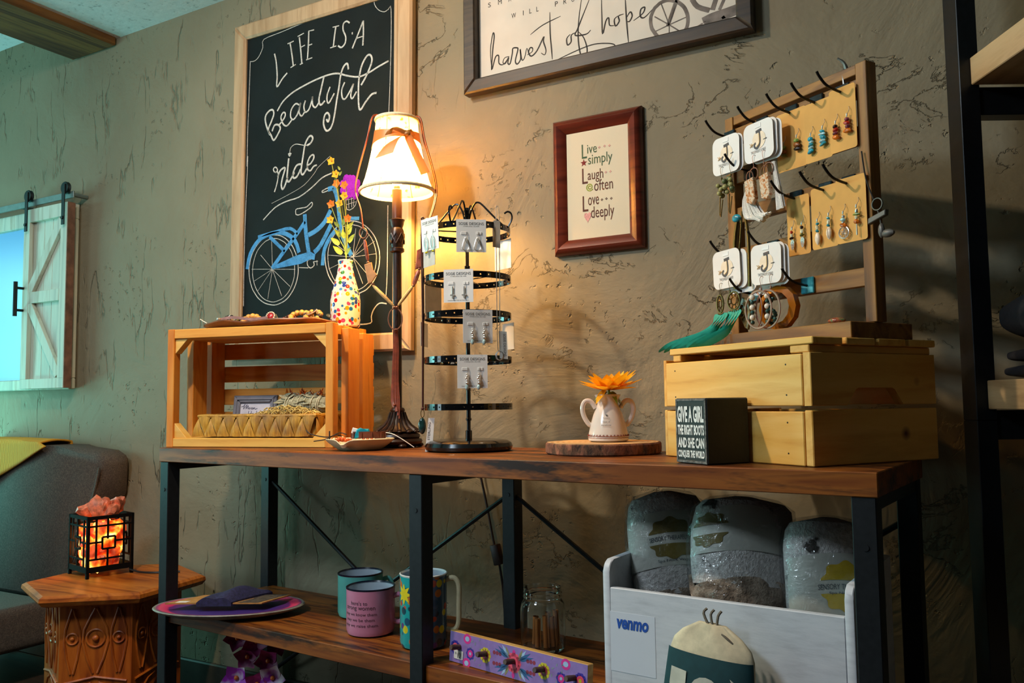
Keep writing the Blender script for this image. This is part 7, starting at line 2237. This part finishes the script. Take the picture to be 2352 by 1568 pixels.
# ------------------------------------------------------------------ clothes rack at the right edge
FW, RT = Vector((-math.sin(VR), math.cos(VR), 0)), Vector((math.cos(VR), math.sin(VR), 0))
RK0 = Vector((0, -1.892, 0)) + FW * 1.5 + RT * 0.823
rack = thing('shelf_rack', 'tall black metal rack with thick wooden shelf boards at the right edge', 'shelf', RK0, VR)
RACKM = plain('black_rack_metal', '#14171a', 0.4, 0.3, 0.1, 90)
RACKW = wood('rack_pine_board', ['#8f6d45', '#b59466', '#c7a87c', '#a5845a'], (14, 1.6, 14), 0.5, 0, 0.12, 5, 1.0, seed=3.0)
H_ = 1.95
for x in (0.0, 0.305):
    for y in (-0.58, 0.0):
        m = MB(); m.box2((x, y, 0), (x + 0.036, y + 0.046, 0.8655), 0.001); m.box2((x, y, 0.8665), (x + 0.036, y + 0.046, H_), 0.001)
        m.box2((x + 0.002, y + 0.002, 0.86), (x + 0.034, y + 0.044, 0.875))
        m.done('post', RACKM, rack)
for z in (1.421, 0.832, 0.25):
    for y in (-0.575, 0.004):
        m = MB(); m.box2((0.0365, y, z), (0.3045, y + 0.034, z + 0.052), 0.001)
        m.done('beam', RACKM, rack)
    m = MB(); m.box2((0.020, -0.534, z + 0.054), (0.322, -0.001, z + 0.105), 0.0015)
    m.done('shelf_board', RACKW, rack)
def rk(x, y, z):
    return RK0 + RT * x + FW * y + Vector((0, 0, z))
BLKC = plain('black_jersey', '#0d0c10', 0.9, 0, 0.2, 120, None, 0.3)
for k, (z0, h, dx, lab) in enumerate(((0.938, 0.026, 0.0, 'lowest folded black shirt of the pile on the right rack'), (0.9645, 0.028, 0.006, 'second folded black shirt of the pile on the right rack'), (0.993, 0.105, -0.004, 'black hooded top with a pink swirl print, on top of the folded pile'))):
    t = thing('folded_shirt', lab, 'shirt', rk(0.16 + dx, -0.16, z0), VR, 'folded shirts on the rack')
    m = MB()
    rows = []
    for i in range(13):
        f = i / 12
        y = -0.13 + 0.26 * f
        rows.append([(0.125 * math.copysign(abs(math.cos(a)) ** 0.35, math.cos(a)), y, h / 2 + (h / 2 - (0.0 if k < 2 else 0.02 * abs(math.cos(a)))) * math.copysign(abs(math.sin(a)) ** 0.6, math.sin(a)) * (1 - 0.25 * (2 * f - 1) ** 6)) for a in [2 * math.pi * j / 36 for j in range(36)]])
    m.rings(rows)
    m.done('cloth', BLKC, t, angle=70)
    if k == 2:
        m = MB()
        Mx = Matrix.Translation((0, -0.1306, 0)) @ FRONT
        pk = lambda x, y: ((x - 540) * 0.000158 - 0.110, 0.098 - (y - 230) * 0.000158)
        for w_, L in ((3, [(545, 365), (580, 400), (640, 380), (700, 330), (760, 265), (800, 245), (835, 270), (830, 320)]), (3, [(525, 440), (570, 480), (650, 490), (700, 470), (740, 465)]), (3, [(660, 480), (700, 420), (700, 370), (640, 390)]), (4, [(700, 480), (690, 550), (620, 600), (570, 650), (580, 720), (640, 760), (690, 700), (700, 610), (740, 490)]), (4, [(740, 490), (710, 580), (700, 680), (740, 735)]), (4, [(600, 610), (680, 575), (700, 560)]), (4, [(860, 370), (790, 380), (770, 450), (780, 540), (860, 520)]), (3, [(860, 560), (790, 580), (755, 640), (780, 710), (860, 740)]), (12, [(800, 420), (850, 440), (880, 480), (820, 510)])):
            m.stroke([pk(*p) for p in L], w_ * 0.0009, M=Mx, h=0.0006, sub=3)
        m.done('swirl_print', plain('pink_print', '#c83a7a', 0.7, 0, 0.15, 90), t)
m = MB(); m.tube(spline([(0.06, -0.05, 0.64), (0.09, -0.03, 0.655), (0.14, -0.01, 0.70), (0.17, 0.0, 0.80)], 4), 0.0045, 8)
tag(m.done('cable', plain('white_cable', '#c9c9c9', 0.5), None, loc=RK0, rot=(0, 0, VR)), 'short white cable hanging below the lower rack shelf', 'cable')
